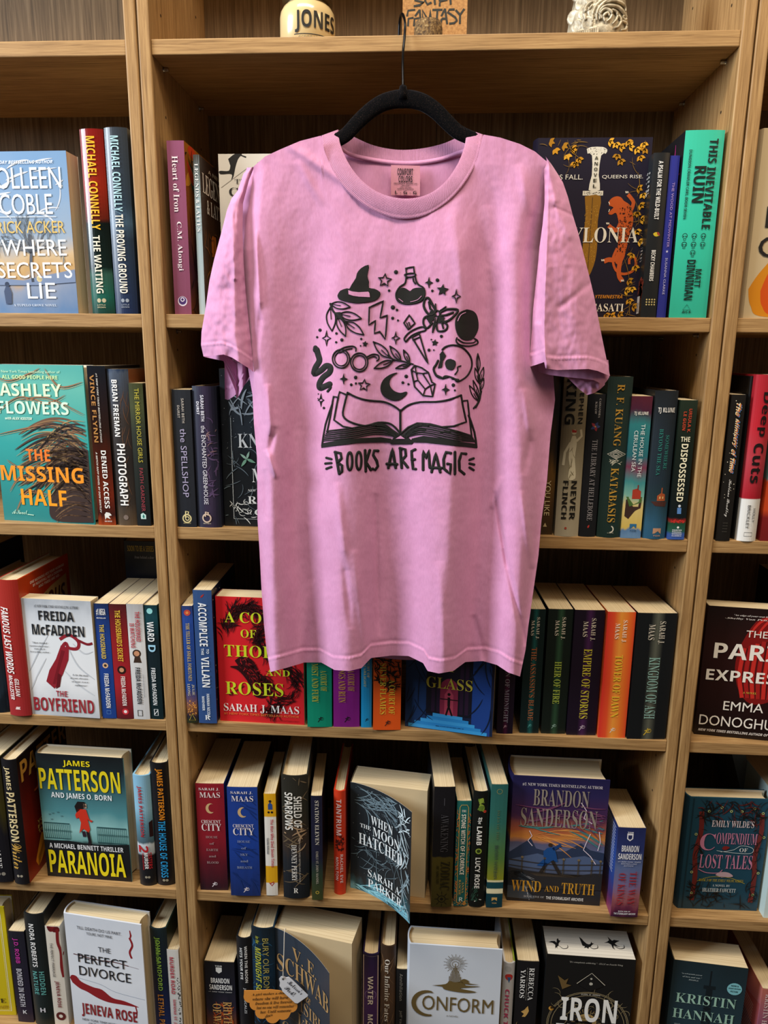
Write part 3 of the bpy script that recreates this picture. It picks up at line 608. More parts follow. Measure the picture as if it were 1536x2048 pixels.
b.F.disc('#d08a3c', .35, .7, .06); b.F.curls('#7c4a1c', 20, (.05, .4, .95, .95), .25, .02, 4, 2); b.done()
b = Book('white hardcover facing out behind the shirt sleeve, curling black thorn drawing', 1, 1, 447, 640, .06, .06, 308, .03, out='F', front=cov([(0, '#d5d0c4'), (1, '#cbc8be')], .1, 4))
b.F.poly('#22201e', smoothline([(.1, .03), (.17, .0), (.24, .0), (.2, .03), (.17, .08), (.15, .13), (.12, .16), (.13, .12), (.02, .12), (.01, .1), (.1, .1), (.12, .07)], 4)); b.F.line('#22201e', .02, [(.2, .0), (.28, .02)], taper=True); b.F.line('#8f8a80', .006, [(.02, .2), (.3, .08), (.6, .3)]); b.F.line('#8f8a80', .006, [(.08, .4), (.2, .2), (.4, .05)])
b.fr(('THE', 's', '#3a3836', .16, .15, .34, .175), ('CURSED', 's', '#2a2826', .1, .2, .7, .25), ('OATH', 's', '#2a2826', .1, .27, .6, .33), ('SINS OF THE SEA', 's', '#55524e', .4, .09, .95, .105)); b.done()
b = Book('large dark navy hardcover facing out with a sword, ivy and an orange leopard', 1, 1, 1052, 1276, .035, .035, 276, .035, 'hc', out='F', front=cov([(0, '#1c1728'), (1, '#1a1524')], .1, 3))
F = b.F
F.poly('#d6d0bf', smoothline([(.43, .06), (.47, .05), (.57, .05), (.61, .065), (.6, .085), (.56, .095), (.55, .2), (.57, .28), (.47, .28), (.49, .2), (.48, .095), (.44, .085)], 2)); F.poly('#d6d0bf', [(.42, .285), (.6, .285), (.6, .31), (.42, .31)])
F.specks('#4a4438', 60, (.44, .055, .6, .09), .003, 2); F.specks('#4a4438', 60, (.43, .29, .59, .305), .003, 3)
for i, ch in enumerate('ANOVEL'): F.text(ch, 'b', '#33301f', .505, .1+i*.03, .535, .118+i*.03)
F.poly('#8a5f14', smoothline([(.44, .315), (.58, .315), (.57, .45), (.58, .6), (.56, .7), (.5, .78), (.46, .7), (.45, .55), (.46, .42)], 3)); F.line('#5a3c0c', .008, [(.51, .32), (.51, .74)]); F.specks('#b98a2a', 200, (.45, .36, .57, .68), .003, 4)
OR = '#b8501a'
F.poly(OR, smoothline([(.655, .345), (.68, .325), (.72, .315), (.76, .32), (.79, .34), (.84, .36), (.875, .4), (.885, .46), (.86, .53), (.845, .6), (.82, .67), (.77, .69), (.745, .66), (.765, .6), (.765, .53), (.76, .47), (.745, .43), (.725, .405), (.69, .415), (.66, .41), (.68, .39), (.7, .375), (.66, .365)], 3))
F.line(OR, .032, smoothline([(.86, .39), (.875, .35), (.85, .325), (.82, .305)], 4)); F.line(OR, .036, smoothline([(.775, .46), (.745, .5), (.7, .49), (.67, .475)], 4)); F.line(OR, .04, smoothline([(.78, .64), (.74, .665), (.69, .665), (.65, .675)], 4)); F.line(OR, .04, smoothline([(.8, .66), (.79, .72), (.8, .76), (.83, .785)], 4)); F.line(OR, .022, smoothline([(.76, .6), (.73, .66), (.76, .72), (.83, .745), (.91, .73), (.94, .69), (.92, .65), (.88, .66), (.88, .69)], 5))
for x, y in ((.815, .3), (.665, .47), (.645, .675), (.835, .79)):
    for k in range(3): F.line('#e8ddc8', .006, [(x-.012+.01*k, y-.002), (x-.018+.01*k, y-.012)])
F.specks('#4c1c0a', 150, (.76, .37, .87, .62), .006, 5); F.line('#e8ddc8', .006, [(.655, .345), (.665, .36)]); F.line('#e8ddc8', .006, [(.66, .4), (.668, .385)])
R = random.Random(3)
for x, y, a in [(.1, .02, .3), (.15, .06, 1), (.22, .04, .5), (.26, .09, 1.2), (.3, .06, .2), (.36, .11, 1), (.33, .13, 1.6), (.62, .02, .4), (.68, .03, 1.2), (.72, .05, .3), (.78, .02, .9), (.7, .09, 1.7), (.73, .12, 1.1), (.8, .05, 0), (.86, .06, .8), (.92, .03, 1.3), (.94, .06, 2), (.9, .1, 1.2), (.9, .27, .4), (.95, .3, 1.2), (.93, .36, .6), (.91, .4, 1.5), (.95, .44, .2), (.92, .5, 1), (.95, .56, .5), (.9, .63, 2), (.93, .7, 1.2), (.88, .78, .6), (.92, .82, 1.4), (.86, .84, .2), (.9, .89, 1.1), (.94, .93, .3), (.82, .97, .5), (.7, .975, .9), (.75, .985, .2)]:
    c = ('#c58a1c', '#a87414', '#d9a02c')[int(x*100) % 3]
    for k in (-.9, 0, .9): F.leaf(c, x, y, a+k, .05, .55)
F.curls('#7a5a1c', 12, (.06, .01, .4, .12), .2, .006, 5, 2); F.curls('#7a5a1c', 26, (.86, .03, .97, .97), .2, .006, 6, 2)
b.fr(('KINGS FALL.', 'n', '#d6d0c2', .04, .197, .41, .224), ('QUEENS RISE.', 'n', '#d6d0c2', .58, .2, .94, .222), ('BABYLONIA', 's', '#ded6c4', .04, .485, .94, .57), ('FROM THE AUTHOR OF CLYTEMNESTRA', 'I', '#c07a1e', .1, .865, .84, .885), ('COSTANZA CASATI', 's', '#ded6c4', .08, .915, .86, .96)); b.done()
b = Book('slim black hardcover leaning on a blue one, white lettering and tiny bird', 1, 1, 1281, 1312, .012, .012, 305, .12, 'hc', spine=cov('#1c1e20'), back=cov([(0, '#1e2226'), (.8, '#20282c'), (1, '#2a2420')], .2, 3), bul=.002, lean=0)
b.sp(('A PSALM FOR THE WILD-BUILT', 'x', '#e8e6e0', .32, .05, .6, .395), ('BECKY CHAMBERS', 'b', '#e8e6e0', .34, .58, .6, .77)); b.S.leaf('#c8b02c', .35, .48, .2, .45, .6); b.S.leaf('#9a3a2c', .6, .47, .9, .3, .5)
for i in range(3):
    for j in range(4): b.S.disc('#c8b87a', .3+.17*j, .885+.016*i, .05)
for i in range(6): b.B.text(('story of a', 'is in pack', 'loving it', 'with a', 'warm tea', 'wild"')[i], 'b', '#d8d8d4', .5, .1+i*.025, .95, .118+i*.025)
for i in range(6): b.B.text(('"cup of', 'calm...', 'the one', 'robot for', 'a reader', 'and you"')[i], 'b', '#d8d8d4', .5, .52+i*.022, .9, .535+i*.022)
b.B.specks('#8a3a2c', 20, (.45, .76, .98, .86), .06, 4); b.B.poly('#d8d8d8', [(.6, .86), (.92, .86), (.92, .97), (.6, .97)])
for i in range(9): b.B.line('#222', .012, [(.64+i*.03, .9), (.64+i*.03, .96)])
b.done()
b = Book('thin royal blue book between black and turquoise spines, small pale lettering', 1, 1, 1313, 1331, .015, .015, 311, .12, spine=cov('#2a2f86'))
b.sp(('THE WOOD AT MIDWINTER', 'n', '#a88ab8', .4, .16, .66, .555), ('SUSANNA CLARKE', 'n', '#b8b4d0', .38, .62, .62, .85)); b.S.star('#c8c4dc', .5, .58, .16); b.done()
b = Book('thick turquoise hardcover spine with heavy black lettering and small skulls', 1, 1, 1338, 1413, .008, .008, 260, .155, 'hc', spine=cov([(0, '#3fbf9f'), (.5, '#38c2a4'), (1, '#34ae92')], .1, 3, rough=.25), back=cov('#17181c'), bul=.002)
b.sp(('THIS INEVITABLE', 'x', '#15231f', .62, .045, .85, .515), ('RUIN', 'x', '#15231f', .3, .185, .6, .375), ('DUNGEON CRAWLER CARL BOOK SEVEN', 'x', '#15231f', .13, .1, .2, .46), ('MATT', 'x', '#15231f', .58, .73, .74, .83), ('DINNIMAN', 'x', '#15231f', .34, .68, .56, .9))
for i, (x, y) in enumerate([(.22, .555), (.46, .555), (.7, .555), (.22, .6), (.46, .6), (.7, .6), (.46, .645)]):
    b.S.ring('#15231f', .012, x, y-.004, .062); b.S.disc('#15231f', x-.028, y-.002, .016); b.S.disc('#15231f', x+.028, y-.002, .016); b.S.line('#15231f', .012, [(x-.03, y+.012), (x-.03, y+.018), (x+.03, y+.018), (x+.03, y+.012)])
b.S.line('#15231f', .012, [(.34, .975-.02), (.44, .925), (.54, .955)], closed=True); b.sp(('ACE', 'b', '#15231f', .32, .96, .56, .972, 0))
b.B.curls('#c2308a', 8, (.05, .1, .95, .9), .3, .02, 5, .5); b.done()
# ===== middle bookcase, third shelf =====
b = Book('dark grey paperback by left upright of third shelf, lilac title, gold curly emblem', 2, 1, 357, 393, .004, .004, 779, .13, spine=cov([(0, '#26282c'), (1, '#22242a')], .2, 3))
b.sp(('SARAH BETH', 'b', '#a89f94', .5, .06, .64, .235), ('DURST', 'b', '#a89f94', .27, .11, .4, .2), ('the SPELLSHOP', 'n', '#a9a0bc', .36, .275, .68, .775))
b.S.ring('#d8c890', .07, .5, .935, .22); b.S.ring('#d8c890', .05, .52, .935, .1); b.S.line('#d8c890', .07, [(.42, .93), (.45, .88), (.6, .885), (.55, .91)]); b.sp(('BRAMBLE', 's', '#b8aa7c', .3, .965, .72, .973, 0)); b.done()
b = Book('purple black hardcover with white two line author name, mottled violet flowers', 2, 1, 395, 442, .004, .004, 772, .15, 'hc', spine=cov([(0, '#2b303e'), (.3, '#2f2a3e'), (.6, '#3a2f44'), (.8, '#282436'), (1, '#232632')], .5, 3, axis='X'))
b.S.curls('#5a4668', 30, (.5, .25, .95, .75), .4, .06, 6, 2); b.S.curls('#8a6a6c', 8, (.6, .3, .9, .55), .3, .05, 7, 2)
b.sp(('SARAH BETH', 'b', '#e4e0e6', .36, .06, .5, .24), ('DURST', 'b', '#e4e0e6', .18, .105, .3, .195), ('the ENCHANTED GREENHOUSE', 'n', '#dcd8dc', .34, .27, .52, .83))
b.S.ring('#c9b09a', .06, .42, .93, .17); b.S.line('#c9b09a', .06, [(.36, .92), (.38, .885), (.5, .89), (.46, .91)]); b.sp(('BRAMBLE', 's', '#c8bca0', .26, .965, .6, .973, 0)); b.done()
b = Book('black illustrated hardcover facing out behind the shirt, white serif capitals', 2, 1, 449, 610, .018, .018, 737, .03, out='F', front=cov([(0, '#15181c'), (.3, '#2a3036'), (.6, '#14171a'), (1, '#17191c')], .7, 4))
F = b.F
F.curls('#6b7780', 30, (.3, .05, .95, .2), .3, .02, 3, 1.5, .7); F.curls('#9aa3a8', 12, (.15, .16, .5, .3), .25, .025, 4, 1); F.specks('#c8d0d0', 90, (.02, .02, .98, .5), .004, 5); F.curls('#5a666c', 20, (.02, .5, .5, .95), .2, .012, 8, 2)
F.leaf('#6f9a80', .3, .56, .4, .12); F.leaf('#6f9a80', .3, .56, 2.2, .12); F.leaf('#8fb09a', .3, .56, -1.2, .1); F.leaf('#8fb09a', .3, .56, 3.8, .1); F.poly('#d8c8c4', [(.55, .6), (.68, .55), (.7, .62), (.6, .66)])
F.line('#c8ccc8', .006, [(.12, .3), (.12, .95), (.9, .95), (.9, .3)]); F.curls('#d0d0c8', 20, (.12, .84, .36, .95), .12, .012, 9, 5)
b.fr(('KNIGHTS', 's', '#e0e0da', .2, .4, 1.0, .49), ('and', 'c', '#d8d8d0', .55, .52, .75, .56), ('MOTHS', 's', '#e0e0da', .36, .62, .98, .71), ('NEW YORK TIMES BESTSELLER', 'i', '#d0d0ca', .3, .755, .98, .77), ('RACHEL', 's', '#dcdcd6', .3, .8, .96, .85), ('GILLIG', 's', '#dcdcd6', .38, .885, .95, .925)); b.done()
b = Book('brown glossy paperback spine partly hidden by the shirt side', 2, 1, 1066, 1104, .012, .012, 735, .13, spine=cov([(0, '#2a1f14'), (.5, '#3a2a16'), (.62, '#6a4a1c'), (.8, '#4a3214'), (1, '#3a2a18')], .2, 3, rough=.2)); b.sp(('SOMEONE LIKE', 'n', '#c8b488', .3, .1, .55, .6), ('YOU LIKE', 'n', '#d0bc8c', .5, .665, .78, .88)); b.S.poly('#b8a478', [(.5, .95), (.6, .925), (.7, .95)]); b.done()
b = Book('pale khaki hardcover with black hand drawn lettering and a blindfolded statue', 2, 1, 1110, 1157, .003, .003, 748, .16, 'hc', spine=cov([(0, '#958a70'), (.5, '#8a8068'), (1, '#a79c84')], .15, 3))
S = b.S
b.sp(('KING', 'x', '#17140f', .1, .03, .5, .3), ('STEPHEN', 'x', '#17140f', .66, .04, .84, .295), ('NEVER', 'x', '#17140f', .54, .645, .78, .89), ('FLINCH', 'x', '#17140f', .2, .645, .42, .885))
S.poly('#c9c0a4', smoothline([(.45, .37), (.6, .37), (.66, .42), (.62, .5), (.7, .6), (.66, .635), (.4, .635), (.42, .55), (.36, .5), (.38, .41)], 3)); S.disc('#c9c0a4', .52, .345, .11); S.line('#a8302a', .12, [(.43, .34), (.62, .34)]); S.line('#c9c0a4', .1, [(.64, .4), (.85, .37), (.8, .33)]); S.line('#c9c0a4', .1, [(.4, .41), (.2, .47), (.16, .55)]); S.curls('#857a5c', 12, (.42, .42, .62, .62), .25, .03, 4, .6, 1.6)
S.disc('#a0402c', .42, .945, .05); b.done()
b = Book('black hardcover with small red and blue flower and grey gothic lettering', 2, 1, 1158, 1191, .004, .004, 788, .15, 'hc', spine=cov('#1b1c20'), bul=.003)
b.sp(('CASSANDRA', 's', '#b8b4b0', .62, .03, .74, .16), ('KHAW', 's', '#b8b4b0', .4, .05, .52, .135), ('THE LIBRARY AT HELLEBORE', 's', '#8f8c90', .38, .31, .7, .88))
for i, c in enumerate(('#3a4a7c', '#8c2c34', '#3a4a7c', '#a03a44', '#33406a')): b.S.leaf(c, .5, .22, i*1.3, .3, .6)
b.S.disc('#c89a5c', .5, .22, .05); b.S.leaf('#b83a34', .48, .935, -1.2, .22, .5); b.done()
b = Book('tall dark green hardcover with gold serif lettering and square staircase emblem', 2, 1, 1194, 1242, .003, .003, 753, .16, 'hc', spine=cov([(0, '#22312c'), (1, '#203430')], .15, 3))
b.sp(('R. F. KUANG', 's', '#b88a34', .36, .045, .66, .42), ('KATABASIS', 's', '#c0933a', .36, .555, .68, .9))
for k in (1, .68, .36): b.S.line('#d8d4c4', .03, [(.5+(-.32)*k, .47), (.5+.02*k, .47-.028*k), (.5+.42*k, .47), (.5+.02*k, .47+.028*k)], closed=True)
b.S.curls('#c8c4b0', 16, (.3, .5, .75, .53), .15, .03, 4, 3); b.S.ring('#d8d4c4', .05, .5, .945, .14, a0=-1.2, a1=1.6); b.sp(('HARPER', 's', '#a8a898', .4, .965, .66, .972, 0)); b.done()
b = Book('teal and maroon sky paperback spine, red clifftop house over yellow', 2, 1, 1241, 1281, .003, .003, 792, .13, spine=cov([(0, '#5c2434'), (.1, '#4a2238'), (.2, '#2f7a7c'), (.42, '#2c6a74'), (.5, '#7a3a52'), (.6, '#3f8a8c'), (.7, '#7ab0a0'), (.78, '#d8c07a'), (.93, '#d4b85c'), (.95, '#5a7fa8'), (1, '#6b8fb4')], .12, 2.5, seed=3))
b.S.poly('#3c2a24', [(.12, .72), (.9, .72), (.86, .78), (.6, .8), (.3, .86), (.1, .84)]); b.S.poly('#4a6a34', [(.12, .7), (.9, .7), (.88, .74), (.3, .77)]); b.S.poly('#a83a2a', [(.4, .68), (.4, .65), (.62, .64), (.82, .66), (.82, .715), (.4, .715)]); b.S.line('#7c2a20', .06, [(.66, .65), (.66, .615)])
b.sp(('TJ KLUNE', 'b', '#e8e4d8', .16, .105, .84, .133, 0), ('THE HOUSE IN THE', 'n', '#d8e0dc', .55, .19, .74, .56), ('CERULEAN SEA', 'n', '#d8e0dc', .24, .235, .43, .52)); b.S.poly('#2f6a94', [(.4, .895), (.74, .895), (.74, .93), (.6, .91), (.5, .925), (.4, .93)]); b.sp(('TOR', 'b', '#2a4a6a', .42, .938, .74, .948, 0)); b.done()
b = Book('dark slate hardcover with white author name and faint teal title, red house', 2, 1, 1286, 1331, .002, .002, 781, .15, 'hc', spine=cov([(0, '#23282e'), (.6, '#22303a'), (.72, '#23383e'), (.9, '#2f5a74'), (1, '#2c5a78')], .1, 3))
b.sp(('TJ KLUNE', 'b', '#e8e6e0', .16, .11, .88, .15, 0), ('SOMEWHERE', 's', '#2f7a70', .58, .29, .74, .52), ('BEYOND THE SEA', 's', '#2f7a70', .3, .25, .46, .56)); b.S.poly('#4a2c26', [(.2, .74), (.9, .74), (.85, .775), (.4, .77)]); b.S.poly('#a8522c', [(.45, .735), (.45, .7), (.62, .68), (.8, .69), (.82, .735)]); b.S.line('#a8522c', .05, [(.64, .69), (.64, .645)])
for x in (.55, .68): b.S.poly('#e0c07a', [(x, .705), (x+.05, .705), (x+.05, .72), (x, .72)])
b.S.poly('#b88a6c', [(.4, .925), (.76, .925), (.76, .965), (.62, .945), (.5, .96), (.4, .965)]); b.sp(('TOR', 'b', '#b88a6c', .42, .972, .74, .982, 0)); b.done()
b = Book('green black paperback spine at the right end of third shelf, cream title, tiny astronaut', 2, 1, 1335, 1368, .002, .002, 800, .13, spine=cov([(0, '#233024'), (.3, '#152018'), (.84, '#10181a'), (.86, '#8c2420'), (.88, '#1f4a34'), (.94, '#2a5a4c'), (.96, '#3a5aa0'), (1, '#3c5aa4')], .02, 4))
b.sp(('URSULA K.', 'b', '#c2452c', .52, .06, .7, .225), ('LE GUIN', 'b', '#c2452c', .22, .08, .4, .21), ('THE', 'x', '#ece6c4', .2, .255, .74, .29, 0), ('DISPOSSESSED', 'x', '#ece6c4', .28, .305, .68, .72)); b.S.disc('#cfd6e0', .52, .752, .08); b.S.poly('#5a86c0', [(.4, .765), (.64, .765), (.66, .81), (.42, .81)]); b.S.specks('#c8302a', 40, (.1, .855, .9, .875), .04, 3); b.S.disc('#f0f0ea', .56, .91, .07)
for i, q in enumerate(('HARPER', 'PERENNIAL', 'MODERN', 'CLASSICS')): b.sp((q, 'b', '#e0e4ec', .22, .925+i*.014, .8, .934+i*.014, 0))
b.done()
# ===== middle bookcase, fourth shelf =====
b = Book('thin blue paperback with gold lettering, red flower on top, by left upright', 3, 1, 375, 396, 1446, 1446, 1212, .135, spine=cov([(0, '#2c3a6a'), (.1, '#2a4a9a'), (.7, '#24468c'), (.78, '#5a4a6a'), (.86, '#8c5a3a'), (.94, '#2a2430'), (1, '#2c3018')], .1, 3))
b.S.disc('#c24a3c', .5, .055, .3); b.S.disc('#e08a4a', .5, .055, .14); b.sp(('THE TELLER OF SMALL FORTUNES', 's', '#d8bc5c', .32, .14, .66, .63), ('JULIE', 's', '#d8cfa8', .6, .66, .84, .755), ('LEONG', 's', '#d8cfa8', .2, .655, .44, .76)); b.S.specks('#e09a4a', 40, (.1, .8, .9, .93), .06, 3); b.S.line('#d8c040', .05, [(.2, .975), (.5, .92), (.8, .975)], closed=True); b.done()
b = Book('tall steel blue paperback with white condensed lettering, starry night front cover', 3, 1, 398, 434, 1446, 1447, 1180, .15, spine=cov([(0, '#33507f'), (1, '#2f4c80')], .05, 3), front=cov([(0, '#171d38'), (.5, '#1a1a2c'), (1, '#22203a')], .3, 4))
b.sp(('ACCOMPLICE', 'x', '#eceff0', .26, .09, .7, .41), ('TO', 'b', '#dfe6ea', .6, .43, .74, .465), ('THE', 'b', '#dfe6ea', .32, .425, .46, .475), ('VILLAIN', 'x', '#eceff0', .3, .49, .72, .72), ('HANNAH NICOLE', 'b', '#dfe6ea', .5, .77, .66, .95), ('MAEHRER', 'b', '#dfe6ea', .24, .79, .38, .9)); b.S.leaf('#a8302c', .4, .055, -.8, .3); b.sp(('R', 's', '#eceff0', .36, .94-.005, .66, .97, 0)); b.F.specks('#e0d8c0', 80, (.02, .02, .98, .98), .008, 3); b.F.specks('#a83a44', 20, (.02, .02, .98, .98), .02, 4); b.done()
b = Book('bright red paperback facing out, black wolf like beast drawing, lime title', 3, 1, 440, 609, 1441, 1450, 1192, .036, out='F', front=cov([(0, '#cf2027'), (1, '#d3242a')], .03, 3))
F = b.F
R = random.Random(8)
def fur(c, path, w, n, ln, seed):
    R = random.Random(seed); P = smoothline(path, 12)
    for _ in range(n):
        i = R.randrange(len(P)-1); p, q = P[i], P[i+1]; a = math.atan2(q[1]-p[1], q[0]-p[0])+R.uniform(-.5, .5)
        x = p[0]+R.uniform(-w, w); y = p[1]+R.uniform(-w, w)*.7; k = R.uniform(-1.5, 1.5); L = []
        for j in range(6): L.append((x, y)); a += k/5; x += ln/5*math.cos(a); y += ln/5*math.sin(a)*.7
        F.line(c, .009, L, taper=True)
fur('#3a0c10', [(.14, .27), (.2, .14), (.36, .08), (.5, .12), (.56, .22), (.46, .3), (.55, .42), (.72, .5), (.86, .62)], .055, 260, .12, 1)
fur('#1c0709', [(.12, .3), (.16, .16), (.3, .07), (.5, .1), (.6, .22), (.5, .32), (.58, .44), (.8, .5), (.92, .62), (.86, .78), (.7, .85)], .06, 240, .12, 2)
fur('#2a090c', [(.5, .6), (.6, .72), (.66, .85), (.6, .9)], .07, 120, .1, 3)
F.poly('#2a090c', smoothline([(.2, .5), (.3, .46), (.42, .5), (.5, .6), (.6, .66), (.56, .78), (.42, .78), (.34, .66), (.24, .58), (.14, .55), (.24, .54)], 4)); fur('#c4282c', [(.28, .5), (.4, .6), (.5, .72)], .06, 60, .08, 5)
F.line('#5a0f12', .012, [(.12, .78), (.3, .7)]); F.line('#5a0f12', .01, [(.12, .78), (.16, .755)]); F.line('#5a0f12', .01, [(.12, .78), (.17, .78)])
b.fr(('A COURT', 's', '#c9d62a', .1, .115, .9, .2), ('OF', 's', '#c9d62a', .28, .25, .46, .315), ('THORNS', 's', '#c9d62a', .08, .375, .93, .47), ('AND', 's', '#c9d62a', .56, .56, .84, .61), ('ROSES', 's', '#c9d62a', .08, .67, .76, .775), ('SARAH J. MAAS', 's', '#f0ebe4', .05, .85, .94, .92), ('#1 NEW YORK TIMES BESTSELLING AUTHOR', 'n', '#d8803c', .05, .925, .94, .945), ('BLOOMSBURY', 'n', '#8c1a1e', .64, .968, .94, .978)); b.done()
def maas(label, u0, u1, v, c, vt, t1, t2, tc, em='#16181c', H=None, dim=.13, front=None, y=(.52, .78)):
    b = Book(label, 3, 1, u0, u1, v, v, vt, dim, spine=c, H=H, front=front)
    b.sp((t1, 's', tc, .55, .5, .8, .68), (t2, 's', tc, .2, .44, .46, .78)); runner(b.S, em, .5, .93, .14); return b
b = maas('emerald green paperback spine below the shirt hem, yellow lettering', 615, 664, 1454, cov('#0f8a6c'), 0, 'A COURT OF', 'MIST AND FURY', '#c9bd3a', H=.196); b.done()
b = maas('magenta purple paperback spine below the shirt hem, gold lettering', 667, 719, 1454, cov('#862080'), 0, 'A COURT OF', 'WINGS AND RUIN', '#c99a3a', H=.196); b.done()
b = Book('narrow sky blue paperback spine between purple and orange ones', 3, 1, 722, 743, 1455, 1455, 0, .13, H=.196, spine=cov('#1d8fc4')); b.sp(('A COURT OF', 'S' if 0 else 's', '#c9bd6a', .56, .35, .78, .56), ('FROST AND STARLIGHT', 's', '#c9bd6a', .24, .2, .46, .64)); runner(b.S, '#16181c', .5, .93, .2); b.done()
b = Book('vivid orange paperback spine with black beast curls and yellow lettering', 3, 1, 746, 801, 1460, 1460, 0, .13, H=.198, spine=cov('#d8541a'))
b.S.curls('#1c1008', 60, (.02, .25, .6, .62), .3, .05, 3, 2.5); b.S.curls('#1c1008', 60, (.5, .3, .98, .66), .3, .05, 4, 2.5); b.sp(('A COURT OF', 's', '#d8b83a', .56, .56, .78, .86), ('SILVER FLAMES', 's', '#d8b83a', .24, .42, .46, .86)); runner(b.S, '#16181c', .5, .935, .13); b.done()
b = Book('dark blue paperback facing out with a red doorway, archer and bright blue steps', 3, 1, 809, 984, 1452, 1474, 0, .035, out='F', H=.197, front=cov([(0, '#1c2c54'), (.5, '#1c1c30'), (1, '#15233f')], .1, 3))
F = b.F
F.poly('#18345f', [(0, 0), (.24, 0), (.24, 1), (0, 1)]); F.poly('#1d3f86', [(.76, 0), (.97, 0), (.97, 1), (.76, 1)]); F.poly('#14131f', [(.24, 0), (.76, 0), (.76, .86), (.24, .86)])
for x in (.3, .36, .62, .68): F.poly('#2a1830', [(x, .3), (x+.04, .3), (x+.04, .84), (x, .84)])
F.poly('#8c2a44', smoothline([(.4, .86), (.4, .62), (.44, .56), (.5, .54), (.56, .56), (.6, .62), (.6, .86)], 2)); F.poly('#b8445a', [(.45, .86), (.45, .68), (.5, .62), (.55, .68), (.55, .86)])
for i in range(5): F.poly(('#3a9ad8', '#2a86c8')[i % 2], [(.32-.07*i, .85+.028*i), (.66+.07*i, .86+.028*i), (.66+.07*i, .89+.028*i), (.32-.07*i, .88+.028*i)])
F.line('#120c10', .03, [(.5, .7), (.5, .78)]); F.line('#120c10', .02, [(.5, .78), (.47, .86)]); F.line('#120c10', .02, [(.5, .78), (.54, .86)]); F.line('#120c10', .012, [(.4, .72), (.6, .72)]); F.disc('#120c10', .5, .675, .018)
F.curls('#0f1a30', 10, (.02, .3, .3, .85), .4, .012, 4, 1, 1.6); F.curls('#0f1a30', 10, (.72, .2, .97, .85), .4, .012, 5, 1, 1.6)
b.fr(('THRONE', 's', '#bfb03a', .1, .27, .88, .36), ('OF', 's', '#bfb03a', .38, .42, .58, .48), ('GLASS', 's', '#bfb03a', .24, .535, .76, .63), ('BLOOMSBURY', 'n', '#1c4a7c', .36, .955, .68, .965)); b.done()
def maas2(label, u0, u1, v, c, vt, title, tc, ec, y0, y1, ac='#cfc6b4', H=None):
    b = Book(label, 3, 1, u0, u1, v, v+1, vt, .132, spine=c, H=H)
    b.sp(('SARAH J.', 's', ac, .55, .06, .72, .235), ('MAAS', 's', ac, .3, .085, .46, .205), (title, 's', tc, .38, y0, .66, y1)); runner(b.S, ec, .48, .935, .12); b.done()
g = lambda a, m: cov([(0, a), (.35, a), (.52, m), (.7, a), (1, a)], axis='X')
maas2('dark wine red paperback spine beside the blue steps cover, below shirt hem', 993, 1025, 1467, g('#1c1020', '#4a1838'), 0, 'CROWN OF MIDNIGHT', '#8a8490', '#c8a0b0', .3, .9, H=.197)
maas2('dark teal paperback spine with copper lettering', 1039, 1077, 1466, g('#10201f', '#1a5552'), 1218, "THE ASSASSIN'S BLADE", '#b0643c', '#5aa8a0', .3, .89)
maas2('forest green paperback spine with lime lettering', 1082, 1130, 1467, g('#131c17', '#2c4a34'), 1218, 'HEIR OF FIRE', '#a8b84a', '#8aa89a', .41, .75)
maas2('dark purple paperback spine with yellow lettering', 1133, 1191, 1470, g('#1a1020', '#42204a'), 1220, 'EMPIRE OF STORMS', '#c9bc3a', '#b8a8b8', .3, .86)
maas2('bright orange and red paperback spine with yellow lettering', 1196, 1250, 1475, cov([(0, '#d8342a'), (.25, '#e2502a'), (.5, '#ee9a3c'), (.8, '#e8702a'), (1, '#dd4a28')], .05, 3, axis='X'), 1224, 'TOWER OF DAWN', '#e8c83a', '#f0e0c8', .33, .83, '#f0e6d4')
maas2('thick black paperback spine with paler middle band, grey green lettering, end of row', 1254, 1330, 1478, g('#15181a', '#5a5c50'), 1226, 'KINGDOM OF ASH', '#8ab0a4', '#c8aa3a', .34, .83)
# ===== middle bookcase, fifth shelf =====
def cc(label, u0, u1, v, vt, c, sub, ec, front):
    b = Book(label, 4, 1, u0, u1, v, v+1, vt, .145, spine=c, front=front)
    b.sp(('SARAH J.', 's', '#e6dcd8', .12, .035, .84, .06, 0), ('MAAS', 's', '#e6dcd8', .14, .075, .86, .125, 0), ('CRESCENT', 's', '#e6dcd8', .16, .33, .84, .36, 0), ('CITY', 's', '#e6dcd8', .16, .365, .86, .43, 0))
    b.S.poly('#c9a878', [(.5+.17*math.cos(a), .225+.047*math.sin(a)) for a in [math.radians(d) for d in range(60, 301, 20)]]+[(.56+.13*math.cos(a), .222+.038*math.sin(a)) for a in [math.radians(d) for d in range(290, 69, -20)]])
    for i, q in enumerate(sub): b.sp((q, 's', ec, .5-len(q)*.042, .478+i*.06, .5+len(q)*.042, .5+i*.06, 0))
    runner(b.S, '#e6dce0', .5, .94, .12); return b
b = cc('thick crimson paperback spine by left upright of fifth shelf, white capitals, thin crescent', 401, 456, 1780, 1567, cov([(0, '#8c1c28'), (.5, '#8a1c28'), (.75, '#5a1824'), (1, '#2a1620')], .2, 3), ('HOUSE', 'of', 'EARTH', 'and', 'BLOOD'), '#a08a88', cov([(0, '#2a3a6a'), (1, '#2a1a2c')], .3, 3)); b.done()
b = cc('thick royal blue paperback spine, white capitals and thin crescent', 462, 521, 1791, 1574, cov([(0, '#1f3c88'), (.5, '#1c3f95'), (1, '#1a2c60')], .3, 3, sx=2), ('HOUSE', 'of', 'SKY', 'and', 'BREATH'), '#8c94a8', cov([(0, '#1a1c14'), (.3, '#2a2c20'), (1, '#181c2a')], .4, 4)); b.S.curls('#16306e', 24, (.03, .03, .97, .9), .8, .03, 3, .6, .6); b.done()
